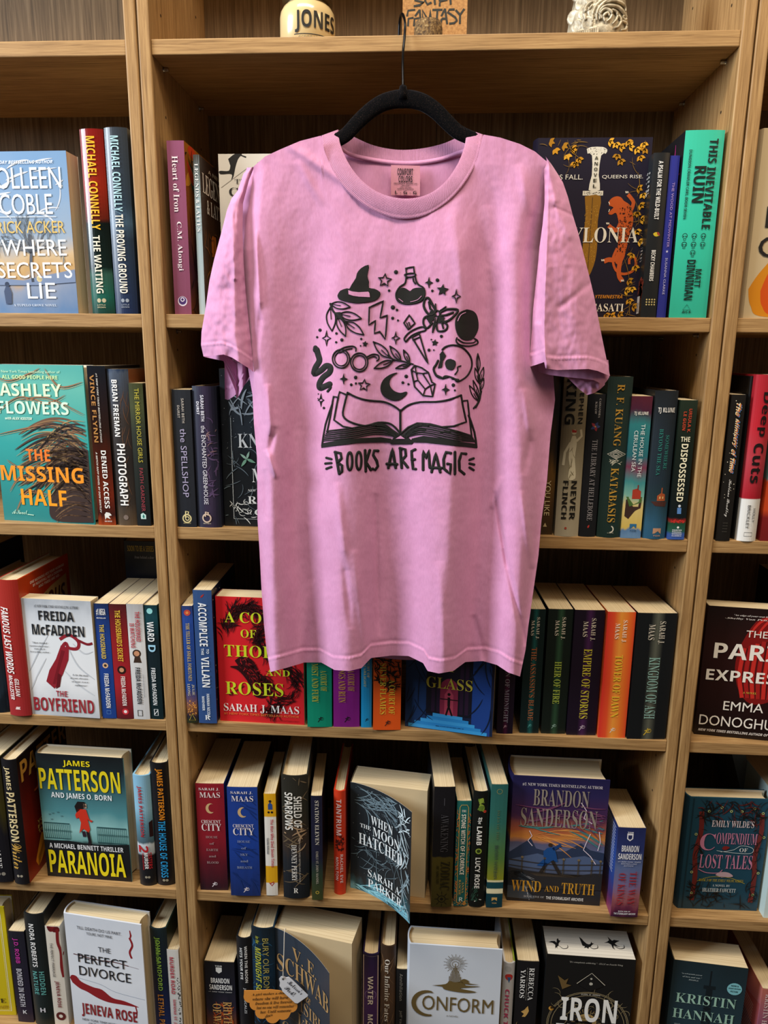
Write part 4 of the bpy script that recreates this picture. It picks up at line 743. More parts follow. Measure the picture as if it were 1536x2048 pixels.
b = Book('yellow and white paperback spine with small blue suited figure, red title', 4, 1, 533, 556, 1791, 1791, 1588, .13, spine=cov([(0, '#d9a21a'), (.215, '#d9a21a'), (.225, '#e4e0d6'), (.7, '#e4e0d6'), (.705, '#d9a21a'), (.87, '#d9a21a'), (.875, '#dcd6cc'), (1, '#d8d2c8')]), front=cov([(0, '#a8781c'), (1, '#8c6418')]))
b.sp(('The Man Who Died Seven Times', 'x', '#b3202c', .5, .24, .78, .71), ('Yasuhiko Nishizawa', 'x', '#22222a', .16, .42, .36, .58)); b.S.poly('#2a4a8c', [(.34, .1), (.5, .08), (.7, .1), (.72, .15), (.34, .15)]); b.S.disc('#2a2420', .52, .07, .12); b.S.disc('#16161a', .38, .175, .1); b.S.disc('#16161a', .66, .175, .1); b.S.line('#b3202c', .08, [(.3, .87), (.5, .9), (.7, .87)]); b.S.line('#b3202c', .06, [(.32, .88), (.68, .86)]); b.done()
b = Book('dark hardcover spine with feathers, two column white title, cream deckled pages', 4, 1, 567, 619, 1797, 1797, 1552, .16, 'hc', spine=cov([(0, '#2a2822'), (.3, '#2c2c24'), (.5, '#3a2f28'), (.7, '#20242a'), (1, '#171b20')], .4, 4))
b.S.curls('#6a5a44', 26, (.05, .02, .95, .9), .7, .05, 3, 1.2); b.S.curls('#a88a6a', 10, (.1, .42, .9, .56), .5, .06, 5, 1)
b.sp(('SHIELD OF', 'x', '#e8e4da', .46, .16, .76, .41), ('SPARROWS', 'x', '#e8e4da', .12, .13, .42, .43), ('DEVNEY PERRY', 's', '#e2ded6', .34, .55, .54, .85), ('NEW YORK TIMES BESTSELLING AUTHOR', 'n', '#b8b0a4', .62, .5, .68, .86), ('R', 's', '#e8e4da', .4, .91, .58, .95, 0)); b.done()
b = Book('slim navy paperback spine with small cream serif lettering, flared page tops', 4, 1, 624, 646, 1800, 1800, 1592, .13, spine=cov([(0, '#1c1c30'), (.6, '#1e2034'), (.75, '#2a3a2c'), (1, '#3a4020')], .1, 3), front=cov('#14131a'))
b.sp(('STATION ELEVEN', 's', '#cfc8b8', .36, .04, .7, .46), ('EMILY ST. JOHN MANDEL', 's', '#a8a090', .38, .52, .62, .84)); b.S.disc('#a8943c', .5, .925, .17); b.S.disc('#3a4020', .5, .925, .1); b.done()
b = Book('red orange hardcover spine with pale pink lettering and small beast', 4, 1, 668, 691, 1789, 1790, 1582, .15, 'hc', spine=cov([(0, '#c93a1c'), (1, '#c2341a')], .1, 3), front=cov('#8c2414'))
b.sp(('TANTRUM', 'x', '#d8b8b4', .22, .075, .66, .415), ('RACHEL EVE', 'b', '#d8b8b4', .56, .6, .8, .88), ('MOULTON', 'b', '#d8b8b4', .16, .63, .4, .855)); b.S.curls('#3a1210', 40, (.15, .44, .85, .56), .35, .09, 3, 3); b.done()
b = Book('paperback standing open, black and silver fantasy cover curling out over the edge', 4, 1, 700, 850, 1775, 1797, 1567, .05, out='F', front=cov([(0, '#20262a'), (.5, '#15191d'), (.85, '#1a2226'), (.93, '#2f5a64'), (1, '#6fa8b8')], .5, 4), curl=(.78, .6), pages=P_CREAM, H=.205)
F = b.F
F.curls('#6f828a', 50, (.05, .02, .7, .2), .35, .014, 3, 1.6, .2); F.curls('#a9b8bc', 16, (.72, .05, .97, .45), .3, .02, 4, 1.4, 1.2); F.curls('#8fa3aa', 16, (.8, .55, .97, .95), .35, .018, 5, 1.4, 1.4); F.curls('#5a6a70', 40, (.05, .5, .8, .68), .3, .012, 6, 2); F.curls('#dcebee', 12, (.8, .08, .97, .3), .25, .02, 7, 2)
F.specks('#d0dce0', 60, (.02, .02, .98, .98), .004, 8); F.curls('#8ac8d4', 24, (.05, .92, .97, .98), .4, .02, 9, .4, .1)
b.fr(('NEW YORK TIMES BESTSELLER', 'n', '#4a5258', .2, .19, .85, .215), ('WHEN', 's', '#e2e6e4', .3, .25, .66, .33), ('THE', 's', '#e2e6e4', .14, .355, .3, .39), ('MOON', 's', '#e2e6e4', .33, .345, .78, .43), ('HATCHED', 's', '#e2e6e4', .12, .445, .84, .55), ('SARAH A.', 's', '#e2e6e4', .26, .76, .82, .83), ('PARKER', 's', '#e2e6e4', .26, .85, .84, .925)); b.done()
b = Book('thick black to olive paperback spine, dark title letters, eye emblem', 4, 1, 862, 903, 1814, 1814, 1574, .14, spine=cov([(0, '#17161a'), (.57, '#141418'), (.58, '#4a4218'), (1, '#3c3614')], .03, 4), front=cov('#17161a'))
b.sp(('AWAKENING', 's', '#4a4a50', .36, .22, .72, .53), ('ZODIAC', 's', '#22200f', .4, .61, .86, .85), ('ACADEMY', 's', '#22200f', .2, .64, .34, .8)); b.S.line('#4a4a50', .03, [(.5, .09), (.5, .15)]); b.S.ring('#17150a', .04, .5, .93, .18); b.S.disc('#17150a', .5, .93, .08)
for i in range(8): b.S.line('#17150a', .03, [(.5+.2*math.cos(i*.785), .93+.04*math.sin(i*.785)), (.5+.34*math.cos(i*.785), .93+.065*math.sin(i*.785))])
b.done()
b = Book('teal paperback spine with gold frame and orange foliage edges', 4, 1, 907, 935, 1812, 1812, 1602, .13, spine=cov([(0, '#1f6460'), (1, '#1a5a58')], .1, 3))
b.S.curls('#c26a2a', 70, (.02, .1, .16, .97), .3, .05, 3, 2); b.S.curls('#c26a2a', 70, (.84, .1, .98, .97), .3, .05, 4, 2); b.S.line('#c9a04a', .04, [(.2, .06), (.3, .035), (.7, .035), (.8, .06), (.8, .96), (.2, .96)], closed=True)
b.sp(('THE', 's', '#e4dccb', .34, .08, .66, .1, 0), ('STONE WITCH OF FLORENCE', 'b', '#ece4d2', .34, .12, .64, .69), ('ANNA', 's', '#c9a04a', .52, .76, .68, .87), ('RASCHE', 's', '#c9a04a', .3, .74, .46, .89), ('R', 'x', '#bcd0c8', .36, .91, .64, .95, 0)); b.S.curls('#d08a3a', 20, (.05, .965, .95, .99), .3, .04, 5, 3); b.done()
b = Book('black hardcover spine with gothic white title and green leaves on top', 4, 1, 938, 969, 1814, 1814, 1584, .15, 'hc', spine=cov('#121513'), front=cov('#1a1010'), bul=.003)
for x, y, a, l_ in ((.3, .06, .6, .5), (.6, .05, 2, .5), (.45, .1, 1.2, .6), (.7, .12, 2.6, .5), (.3, .14, .3, .4)): b.S.leaf(('#8aa03a', '#5f7a2c')[int(x*10) % 2], x, y, a, l_, .6)
b.S.disc('#b83a2a', .75, .165, .1); b.sp(('The', 'f', '#f0efe8', .3, .21, .6, .27), ('LAMB', 'x', '#f0efe8', .3, .29, .62, .45), ('LUCY ROSE', 'x', '#e8e6de', .28, .56, .6, .83)); b.S.disc('#8aa03a', .46, .505, .2); b.S.disc('#2c3a12', .46, .505, .12); b.S.leaf('#e8e6de', .3, .95, -.5, .2); b.S.leaf('#e8e6de', .6, .93, .3, .2); b.S.curls('#2a4a3c', 16, (.1, .85, .5, .96), .4, .06, 3, 1, -1.2); b.done()
b = Book('teal to yellow green paperback spine with faint grey lettering, cream stripe near foot', 4, 1, 972, 1004, 1815, 1815, 1569, .135, spine=cov([(0, '#2a5f5c'), (.3, '#2f6a60'), (.6, '#557a3c'), (.77, '#8a8c24'), (.775, '#e4dcae'), (.785, '#e4dcae'), (.79, '#16454e'), (.84, '#16454e'), (.845, '#e8e0b8'), (.88, '#e8e0b8'), (.885, '#123c46'), (1, '#103842')]), front=cov('#235a58'))
b.sp(('BRANDON SANDERSON', 's', '#3c4a44', .36, .48, .58, .76), ('ISLES OF THE', 's', '#5a6a4a', .42, .2, .56, .44)); b.S.ring('#8a8a5a', .03, .5, .055, .16); b.S.poly('#c8a05c', [(.32, .915), (.66, .915), (.66, .945), (.5, .93), (.32, .945)]); b.sp(('TOR', 'b', '#c8a05c', .34, .955, .64, .965, 0)); b.done()
b = Book('big hardcover facing out, blue coated figure on a bridge under lightning sunset', 4, 1, 1008, 1199, 1800, 1812, 1551, .065, 'hc', out='F', front=cov([(0, '#1d1c44'), (.12, '#2a2450'), (.3, '#43264a'), (.42, '#a85a3c'), (.48, '#c9823c'), (.52, '#5a5a78'), (.66, '#6a7a9c'), (.78, '#3a3a44'), (.9, '#26282e'), (1, '#1c1e24')], .16, 3, sx=.6, sy=2.2))
F = b.F
F.poly('#2c3852', [(0, .6), (.15, .52), (.22, .48), (.28, .56), (.4, .58), (.6, .57), (.75, .5), (.85, .55), (1, .57), (1, .66), (0, .66)]); F.poly('#4f5f80', [(0, .66), (.3, .6), (.5, .64), (.8, .6), (1, .64), (1, .72), (0, .72)])
F.curls('#d8904a', 16, (.25, .4, .75, .48), .4, .012, 3, .4, .05); F.curls('#3f7c7c', 10, (.02, .37, .98, .42), .4, .02, 5, .4, .1); F.curls('#6a3a5a', 20, (.02, .2, .98, .36), .4, .02, 6, .6, .1)
F.poly('#2b2a2c', smoothline([(0, .72), (.2, .74), (.5, .755), (.8, .75), (1, .735), (1, .87), (0, .87)], 2)); F.poly('#4a4036', [(.2, .755), (.8, .755), (.7, .78), (.3, .78)])
F.poly('#39424c', smoothline([(0, .76), (.12, .74), (.22, .8), (.28, .86), (.2, .9), (.3, .97), (0, .97)], 3)); F.curls('#c8ccd0', 5, (.1, .75, .25, .85), .25, .01, 4, .6, .8)
for P in ([(.84, .42), (.8, .5), (.78, .55), (.86, .6), (.92, .66)], [(.2, .42), (.23, .46), (.19, .5), (.24, .54)], [(.93, .4), (.95, .48), (.93, .55)], [(.72, .18), (.78, .24), (.76, .3), (.85, .34)]): F.line('#e8d8e4', .008, P)
for x in (.14, .38, .58, .74, .88, .97): F.line('#4a4238', .012, [(x, .64), (x, .76)]); F.disc('#7a6a50', x, .635, .015)
F.line('#3a342e', .01, smoothline([(.0, .655), (.4, .68), (.7, .675), (1, .66)], 4)); F.line('#3a342e', .008, smoothline([(.0, .7), (.4, .725), (.7, .72), (1, .705)], 4))
F.poly('#1c4a86', [(.4, .55), (.47, .54), (.5, .6), (.52, .66), (.46, .65), (.38, .7), (.3, .695), (.37, .64), (.36, .58)]); F.line('#1c3f74', .035, [(.46, .56), (.52, .53), (.54, .52)]); F.disc('#3a2a20', .43, .525, .022)
F.line('#2c2622', .035, [(.46, .65), (.51, .71), (.55, .755)]); F.line('#2c2622', .035, [(.4, .67), (.37, .72), (.34, .755)])
b.fr(('#1 NEW YORK TIMES BESTSELLING AUTHOR', 's', '#cfc8cc', .1, .045, .93, .07), ('BRANDON', 's', '#8f8478', .22, .09, .8, .22), ('SANDERSON', 's', '#8f8478', .1, .24, .9, .385), ('WIND', 's', '#c9922c', .04, .825, .36, .915), ('AND', 's', '#c9922c', .4, .855, .55, .905), ('TRUTH', 's', '#c9922c', .58, .825, .93, .915), ('BOOK FIVE OF', 's', '#9a9a9c', .18, .945, .4, .962), ('THE STORMLIGHT ARCHIVE', 'x', '#dcdcda', .42, .942, .82, .967)); b.done()
b = Book('very thick small paperback turned sideways, blue purple sky spine, tan page top', 4, 1, 1221, 1275, 1833, 1835, 1655, .108, spine=cov([(0, '#232a58'), (.25, '#2a3468'), (.45, '#5a6a94'), (.65, '#7a6a90'), (.8, '#9a5a5c'), (.9, '#6a2c44'), (1, '#3a1a34')], .25, 3, sx=1.2, sy=2), back=cov([(0, '#1f2a5c'), (.35, '#2a4a94'), (.6, '#2a3f84'), (.8, '#4a2c60'), (1, '#8a2a50')], .2, 3), H=None)
b.S.poly('#e4e2e6', [(.34, .06), (.56, .06), (.56, .12), (.45, .145), (.34, .12)]); b.S.poly('#232a58', [(.38, .08), (.52, .08), (.52, .115), (.45, .13), (.38, .115)])
b.sp(('TOR', 'b', '#e4e2e6', .34, .04, .56, .055, 0), ('BRANDON', 'b', '#eae8ea', .18, .19, .8, .26, 0), ('SANDERSON', 'b', '#eae8ea', .08, .28, .92, .345, 0), ('#1 NEW YORK TIMES', 'I', '#b8bcd0', .08, .365, .92, .38, 0), ('BESTSELLING', 'I', '#b8bcd0', .2, .388, .78, .4, 0), ('AUTHOR', 'I', '#b8bcd0', .3, .41, .66, .422, 0), ('THE WAY', 's', '#a02c34', .56, .48, .82, .86), ('OF KINGS', 's', '#a02c34', .16, .5, .42, .86), ('BOOK ONE OF', 'b', '#e4e2e6', .26, .925, .7, .938, 0), ('THE STORMLIGHT ARCHIVE', 'x', '#e4e2e6', .1, .948, .9, .97, 0))
for i in range(16): b.B.line('#c8cce0', .012, [(.25+.05*(i % 3), .05+i*.033), (.9, .05+i*.033)])
b.done()
# ===== middle bookcase, lowest shelf =====
low.bay = 1
b = low('fat black paperback with gold and orange vertical title by left upright, lowest shelf', 408, 468, 1922, .108, 'pb', cov([(0, '#16161c'), (.4, '#1a1c28'), (.6, '#2a2434'), (.8, '#6a3a24'), (1, '#3a2018')], .3, 3, sx=1.2), hfor(408, 1922, .012), .012)
b.S.poly('#dcdcd8', [(.38, .07), (.58, .07), (.58, .12), (.48, .145), (.38, .12)]); b.sp(('TOR', 'b', '#dcdcd8', .36, .04, .6, .057, 0), ('BRANDON', 'b', '#e8e8e6', .2, .2, .82, .265, 0), ('SANDERSON', 'b', '#e8e8e6', .14, .285, .9, .35, 0), ('#1 NEW YORK TIMES', 'I', '#b0b0b0', .1, .37, .9, .385, 0), ('RHYTHM', 's', '#d0a05c', .58, .5, .86, .9), ('OF WAR', 's', '#d0a05c', .22, .53, .5, .9)); b.S.curls('#c2521c', 30, (.25, .6, .9, .95), .3, .03, 5, 1.5, -1.4); b.done()
b = low('narrow black hardcover with two lines of white bold letters, lowest shelf', 471, 501, 1876, .15, 'hc', cov('#16171b'), hfor(471, 1876, .012), .012)
b.sp(('WHEN THE MOON', 'b', '#e2e2e0', .56, .07, .74, .42), ('HITS YOUR EYE', 'b', '#e2e2e0', .24, .09, .42, .39), ('JOHN SCALZI', 'b', '#cfcfcd', .4, .47, .6, .72)); b.done()
b = low('black and blue hardcover with gold outlined two line title behind orange note', 501, 547, 1856, .15, 'hc', cov([(0, '#14222c'), (.4, '#153248'), (.7, '#12202a'), (1, '#141a20')], .5, 4), hfor(501, 1856, .012), .012, front=cov([(0, '#173448'), (1, '#122230')], .4, 4))
b.S.curls('#2a5a7c', 30, (.05, .05, .95, .9), .5, .05, 4, 2); b.sp(('BURY OUR BONES', 'n', '#b0a050', .5, .08, .76, .6), ('in the', 'i', '#b8b83c', .2, .065, .36, .13), ('MIDNIGHT SOIL', 'I', '#b8b83c', .16, .16, .42, .6)); b.done()
b = Book('thick paperback standing open, slate blue cover with copper serif capitals curling out', 5, 1, 552, 704, .022, -.005, 0, .062, out='F', front=cov([(0, '#2c3540'), (1, '#27303a')], .12, 4), curl=(.75, .55), H=hfor(562, 1857, .02))
F = b.F
b.fr(('V. E.', 's', '#b08a58', .28, .09, .72, .2), ('SCHWAB', 's', '#b08a58', .04, .21, .98, .36), ('THE', 'c', '#a07c50', .42, .42, .6, .48), ('INVISIBLE', 's', '#a88458', .1, .5, .95, .61), ('LIFE', 's', '#a88458', .35, .64, .8, .76), ('OF ADDIE', 's', '#a88458', .1, .8, .9, .88))
P = [(.2, .97), (.45, .68), (.62, .95), (.15, .74), (.9, .76), (.35, .93), (.8, .6)]; F.line('#a88458', .006, P)
for x, y in P: F.disc('#a88458', x, y, .012)
b.done()
BOOK_TAG = b
b = low('purple paperback spine in a cream frame, spaced capitals, behind open thick book', 725, 758, 1908, .14, 'hc', cov([(0, '#241a38'), (.5, '#4a2a5c'), (1, '#2a1c44')], .2, 3), hfor(725, 1908, .012), .012)
b.S.line('#c8b098', .05, [(.06, .02), (.94, .02), (.94, .98), (.06, .98)], closed=True); b.sp(('WATER', 'x', '#e2d4c4', .34, .22, .66, .52), ('MOON', 'x', '#e2d4c4', .34, .62, .66, .87)); b.S.ring('#8a6a9c', .03, .5, .42, .34); b.done()
b = low('brown wood grained hardcover spine with white serif lettering', 761, 792, 1892, .15, 'hc', cov([(0, '#3a2a1e'), (.5, '#5a4230'), (.8, '#3a2c24'), (1, '#2c2622')], .3, 4), hfor(761, 1892, .015), .015, pages=P_CREAM)
b.S.curls('#8a6a4a', 40, (.02, .02, .98, .98), 1.4, .03, 4, .8, 1.5); b.sp(('Our Infinite Fates', 's', '#e8e2d6', .3, .12, .62, .72)); b.done()
b = low('black thin paperback with dim grey lettering beside the white and gold cover', 793, 815, 1938, .13, 'pb', cov('#1a1a1c'), hfor(793, 1938, .015), .015)
b.sp(('Annihilation', 'b', '#77726a', .3, .05, .6, .38), ('Jeff VanderMeer', 'b', '#77726a', .3, .5, .6, .9)); b.done()
b = Book('white hardcover facing out with gold tower, clouds and large art deco title', 5, 1, 810, 993, .002, .0, 0, .04, 'hc', out='F', front=cov([(0, '#c9d1dc'), (.5, '#d8dee6'), (1, '#c8d2e0')], .3, 3), H=hfor(815, 1884, .005))
F = b.F; GD = '#6a5832'
for i in range(36):
    a = i*PI/18; F.line(GD, .004, [(.5+.05*math.cos(a), .145+.035*math.sin(a)), (.5+(.13 if i % 2 else .1)*math.cos(a), .145+(.085 if i % 2 else .065)*math.sin(a))])
F.ring(GD, .006, .5, .145, .035)
for i, (x, y) in enumerate([(.44, .25), (.455, .225), (.47, .2), (.485, .175), (.5, .14), (.515, .175), (.53, .2), (.545, .225), (.56, .25)]): F.line(GD, .009, [(x, .3), (x, y)])
for P in ([(.25, .34), (.4, .32), (.44, .29), (.5, .3), (.58, .29), (.62, .32), (.78, .32), (.62, .34), (.56, .35), (.74, .37), (.6, .385), (.4, .37), (.36, .345)], [(.56, .28), (.6, .265), (.65, .28), (.66, .3), (.76, .305), (.6, .31)], [(.22, .72), (.5, .7), (.72, .705), (.6, .73), (.74, .75), (.6, .77), (.4, .78), (.34, .74)]): F.poly(GD, smoothline(P+[P[0]], 3))
F.poly(GD, [(.2+.17*math.cos(math.radians(a)), .5+.115*math.sin(math.radians(a))) for a in range(70, 292, 12)]+[(.23+.15*math.cos(math.radians(a)), .5+.095*math.sin(math.radians(a))) for a in range(285, 74, -12)])
b.fr(('ONFORM', 'n', GD, .15, .43, .93, .555), ('A NOVEL', 'n', GD, .42, .59, .55, .603)); b.done()
b = low('white hardcover spine with pink outlined lettering and a burning mushroom cloud', 1008, 1031, 1926, .15, 'hc', cov([(0, '#cdd0d6'), (1, '#d4d2d0')], .05, 3), hfor(1006, 1926, .01), .01, front=cov('#9ab03c'))
b.S.disc('#b9bcc0', .4, .06, .3); b.S.disc('#c83a34', .5, .14, .34); b.S.poly('#3a6aa0', [(.35, .14), (.7, .14), (.52, .2)]); b.sp(('CHUCK TINGLE', 'x', '#c2446c', .24, .26, .62, .9)); b.done()
b = low('thick black paperback with two line white author name and gold dragon', 1035, 1079, 1921, .14, 'pb', cov('#17171a'), hfor(1033, 1921, .01), .01)
b.sp(('REBECCA', 's', '#ecebe6', .56, .06, .8, .38), ('YARROS', 's', '#ecebe6', .18, .08, .4, .36), ('#1 NEW YORK TIMES BESTSELLING', 'n', '#a09c90', .46, .06, .5, .38)); b.S.poly('#c9a05a', [(.3, .5), (.45, .48), (.6, .44), (.66, .49), (.6, .52), (.5, .55), (.35, .55), (.44, .52)]); b.S.curls('#b8985c', 20, (.1, .62, .9, .9), .6, .03, 4, 3); b.done()
b = Book('thick black paperback facing out, gold medallion and white title, dragons on page tops', 5, 1, 1078, 1250, .008, .006, 0, .062, out='F', front=cov('#171717'), H=hfor(1085, 1909, .006), pages=P_WHITE)
F = b.F; G2 = '#9a8a66'
for r in (.47, .455, .42): F.ring(G2, .006, .52, .62, r, n=48)
F.curls('#8a7c5c', 90, (.12, .35, .95, .95), .16, .008, 3, 5); F.disc('#171717', .52, .6, .24); F.disc('#c9a868', .5, .585, .12)
for i in range(30): a = i*PI/15; F.line('#c9a868', .006, [(.5+.13*math.cos(a), .585+.09*math.sin(a)), (.5+.17*math.cos(a), .585+.12*math.sin(a))])
F.poly('#141414', [(.44, .59), (.5, .57), (.54, .53), (.58, .57), (.56, .61), (.5, .62), (.46, .63)]); F.poly('#171717', [(.52, .14), (.66, .25), (.52, .3), (.38, .25)]); F.line('#c8c0ac', .008, [(.36, .24), (.52, .14), (.68, .24)]); F.disc('#e0dccc', .52, .19, .012); F.disc('#e0dccc', .52, .235, .02)
F.poly('#6a5430', [(.14, .18), (.22, .22), (.26, .2), (.24, .25), (.3, .26), (.2, .3), (.18, .26)]); F.disc('#c9923c', .09, .48, .03); F.disc('#171717', .105, .475, .026)
b.fr(('"It\'s completely addicting." - ELLE on Fourth Wing', 'i', '#a8a49a', .26, .045, .86, .062), ('BURN. IT. DOWN.', 'b', '#a8a49a', .42, .325, .64, .34), ('IRON', 'x', '#f2f1ec', .2, .365, .84, .58), ('FLAME', 'x', '#f2f1ec', .16, .61, .88, .82))
DR = [[(-.2, .2), (-.5, -.1), (-.95, -.15), (-.6, -.35), (-.2, -.4), (0, -.15), (.1, -.75), (.25, -.9), (.3, -.6), (.5, -.5), (.35, -.3), (.2, .0), (.15, .35), (-.05, .5), (.0, .75), (-.15, .6), (-.3, .8), (-.25, .5)],
      [(-.6, -1), (-.35, -.7), (-.2, -.35), (.05, .0), (.3, .1), (.5, -.05), (.62, -.35), (.7, -.1), (.9, -.15), (.6, .15), (.45, .4), (.2, .55), (.1, .8), (-.05, .6), (-.35, .7), (-.2, .45), (-.45, .35), (-.5, -.1)],
      [(-.25, -1), (-.1, -.7), (.1, -.4), (.35, -.55), (.9, -.45), (.5, -.2), (.3, .0), (.5, .3), (.8, .45), (.45, .4), (.15, .25), (.05, .55), (.15, .9), (-.05, .7), (-.1, .2), (-.4, -.05), (-.8, .0), (-.45, -.2), (-.2, -.45)]]
T = b.T; q = T.w/T.h
for k, (x, y, s_) in enumerate(((.14, .62, .1), (.48, .55, .105), (.78, .48, .11))):
    T.poly('#1a1a1a', [(x+dx*s_, y+dy*s_*q*.9) for dx, dy in DR[k]]); T.line('#1a1a1a', .009, smoothline([(x+.15*s_, y+.2*s_*q), (x+.6*s_, y+.65*s_*q), (x+1.15*s_, y+.5*s_*q), (x+1.2*s_, y+.1*s_*q)], 5), taper=True)
b.done()
# ===== right bookcase =====
b = Book('cream hardcover facing out at the right edge, black letters over orange arcs', 1, 2, 1479, 1690, .01, .01, 256, .03, 'hc', out='F', front=cov([(0, '#b8a480'), (1, '#bda883')], .05, 3))
F = b.F
F.poly('#c47c14', smoothline([(.02, .84), (.1, .76), (.24, .66), (.38, .58), (.6, .6), (.9, .8), (.9, .98), (.2, .99), (.06, .93), (.02, .84)], 10)); F.poly('#c24a10', smoothline([(.14, .85), (.2, .75), (.32, .67), (.5, .66), (.8, .8), (.8, .98), (.3, .985), (.17, .93), (.14, .85)], 10)); F.poly('#d08a58', smoothline([(.27, .85), (.34, .78), (.45, .76), (.6, .85), (.6, .94), (.4, .96), (.29, .91), (.27, .85)], 10))
b.fr(('C', 'n', '#1c1a18', .13, .045, .27, .12), ('N', 'n', '#1c1a18', .12, .155, .28, .225), ('Be', 'i', '#3a342c', .2, .255, .28, .275), ('D', 'n', '#1c1a18', .11, .4, .28, .51), ('C', 'n', '#1c1a18', .07, .555, .29, .67)); b.done()
b = Book('black paperback spine with rainbow coloured title and script author name', 2, 2, 1431, 1459, .002, .002, 789, .12, spine=cov('#1a1714'))
for i, (q, y0, y1) in enumerate((('The', .065, .15), ('Ministry', .17, .36), ('of', .375, .42), ('Time', .435, .53))):
    for k, c in enumerate(('#3a7aa8', '#c2402c', '#d8a02c', '#e8dcc0')): b.sp((q, 'I', c, .5-.045*k, y0-.004*k, .78-.045*k, y1-.004*k))
b.sp(('Kaliane Bradley', 'c', '#d8d4cc', .38, .57, .66, .83)); b.S.specks('#e8dcc0', 20, (.1, .02, .9, .7), .03, 3)
for i in range(4): b.sp(('WINNER', 'n', '#4a463f', .36, .87+.02*i, .72, .878+.02*i, 0))
b.done()
b = Book('black hardcover set back, its rounded beige jacket flap showing behind thin spine', 2, 2, 1462, 1473, .014, .014, 752, .15, 'hc', spine=cov('#0e0e0f'), back=cov('#0e0e0f'))
b.B.poly('#5c5448', [(.03, .1), (.88, .1), (.93, .12), (.93, .93), (.88, .95), (.03, .95)]); b.B.text('between you and me', 'n', '#2a2620', .1, .14, .8, .155); b.B.text('or cover reading out', 'n', '#2a2620', .1, .17, .8, .185); b.done()
b = Book('red and white hardcover spine with black brush script title at right edge', 2, 2, 1476, 1513, .001, .001, 749, .155, 'hc', spine=cov([(0, '#a82430'), (.3, '#b82430'), (.5, '#b03a44'), (.72, '#a01c28'), (.735, '#a01c28'), (.74, '#dcdad4'), (1, '#e2e0da')], .0, 4))
b.sp(('Deep', 'x', '#17100f', .3, .1, .8, .36), ('Cuts', 'x', '#17100f', .24, .4, .76, .64), ('HOLLY', 'm', '#33302c', .6, .795, .74, .88), ('BRICKLEY', 'm', '#33302c', .3, .775, .46, .92)); box_logo(b.S, '#44403c', .28, .945, .7, .968, .02); b.done()
b = Book('grey green book facing out with red ray shapes, cut by right edge', 2, 2, 1519, 1680, .006, .006, 760, .03, out='F', front=cov([(0, '#4c6a64'), (.6, '#56706a'), (.62, '#b8401c'), (.8, '#c2441c'), (.85, '#7c1c1c'), (1, '#701a1c')], .05, 3)); b.F.curls('#2a0f0e', 20, (.05, .6, .5, .97), .3, .01, 4, .3, -.5); b.done()
b = Book('black and red paperback facing out at right, glowing red rib shapes, cream capitals', 3, 2, 1387, 1560, 1468, 1484, 1211, .03, out='F', front=cov([(0, '#1c0f0e'), (.3, '#2a1210'), (.7, '#240f0e'), (1, '#140a0a')], .3, 3))
F = b.F
F.poly('#7c1412', smoothline([(.4, .3), (.55, .1), (.75, .05), (.9, .15), (.98, .4), (.95, .6), (.8, .7), (.6, .72), (.45, .62), (.38, .45), (.4, .3)], 4))
for i in range(7): F.line(('#c22a22', '#a01c1a')[i % 2], .045, smoothline([(.46+i*.07, .3-.02*i), (.44+i*.072, .5), (.5+i*.06, .68)], 5)); F.line('#3a0c0c', .01, smoothline([(.495+i*.07, .3-.02*i), (.475+i*.072, .5), (.535+i*.06, .68)], 5))
for i in range(5): F.line('#c22a22', .03, smoothline([(.5+.08*i, .2), (.6+.08*i, .1), (.8+.03*i, .03)], 5), taper=True)
b.fr(('"An edge-of-your-seat historical thriller"', 'i', '#e0d8d0', .3, .05, .95, .065), ('-Shelby Van Pelt, author', 'i', '#e0d8d0', .2, .075, .9, .09), ('THE', 'n', '#ece4d8', .46, .165, .7, .215), ('PARIS', 'b', '#efe8dc', .12, .27, .98, .39), ('EXPRESS', 'b', '#efe8dc', .06, .475, .98, .56), ('A NOVEL', 'i', '#c8b040', .5, .63, .66, .645), ('EMMA', 'n', '#efe8dc', .3, .715, .76, .785), ('DONOGHUE', 'n', '#efe8dc', .04, .835, .98, .915), ('NEW YORK TIMES BESTSELLING AUTHOR OF ROOM', 'I', '#dcd4cc', .04, .945, .98, .965)); b.done()
b = Book('black topped book in deep shadow behind the black and red cover', 3, 2, 1511, 1640, .15, .15, 0, .05, out='F', front=cov('#0d0f14'), H=.235); b.done()
b = Book('teal blue hardcover facing out, thorny red vine border, pink and white lettering', 4, 2, 1350, 1513, 1816, 1822, 1594, .028, 'hc', out='F', front=cov([(0, '#1d4456'), (1, '#1b4254')], .08, 3))
F = b.F
F.line('#14303c', .02, [(.05, 0.01), (.05, .99)])
for x in (.16, .9): F.line('#6a2420', .06, smoothline([(x, .12), (x+.02, .3), (x-.02, .5), (x+.01, .7), (x, .92)], 5)); F.curls('#1a1612', 26, (x-.04, .08, x+.05, .95), .2, .01, int(x*10), 3)
F.curls('#1a1612', 60, (.14, .06, .93, .17), .22, .01, 3, 3); F.curls('#1a1612', 50, (.14, .8, .93, .96), .22, .01, 4, 3); F.curls('#5a1f1c', 20, (.14, .05, .93, .2), .2, .014, 5, 2)
for x, y in ((.25, .115), (.4, .08), (.52, .11), (.65, .11), (.8, .08), (.91, .12), (.12, .32), (.96, .33), (.12, .66), (.95, .65), (.15, .85), (.92, .85)): F.ring('#b8c07a', .008, x, y, .014, n=10); F.disc('#22301c', x, y, .006)
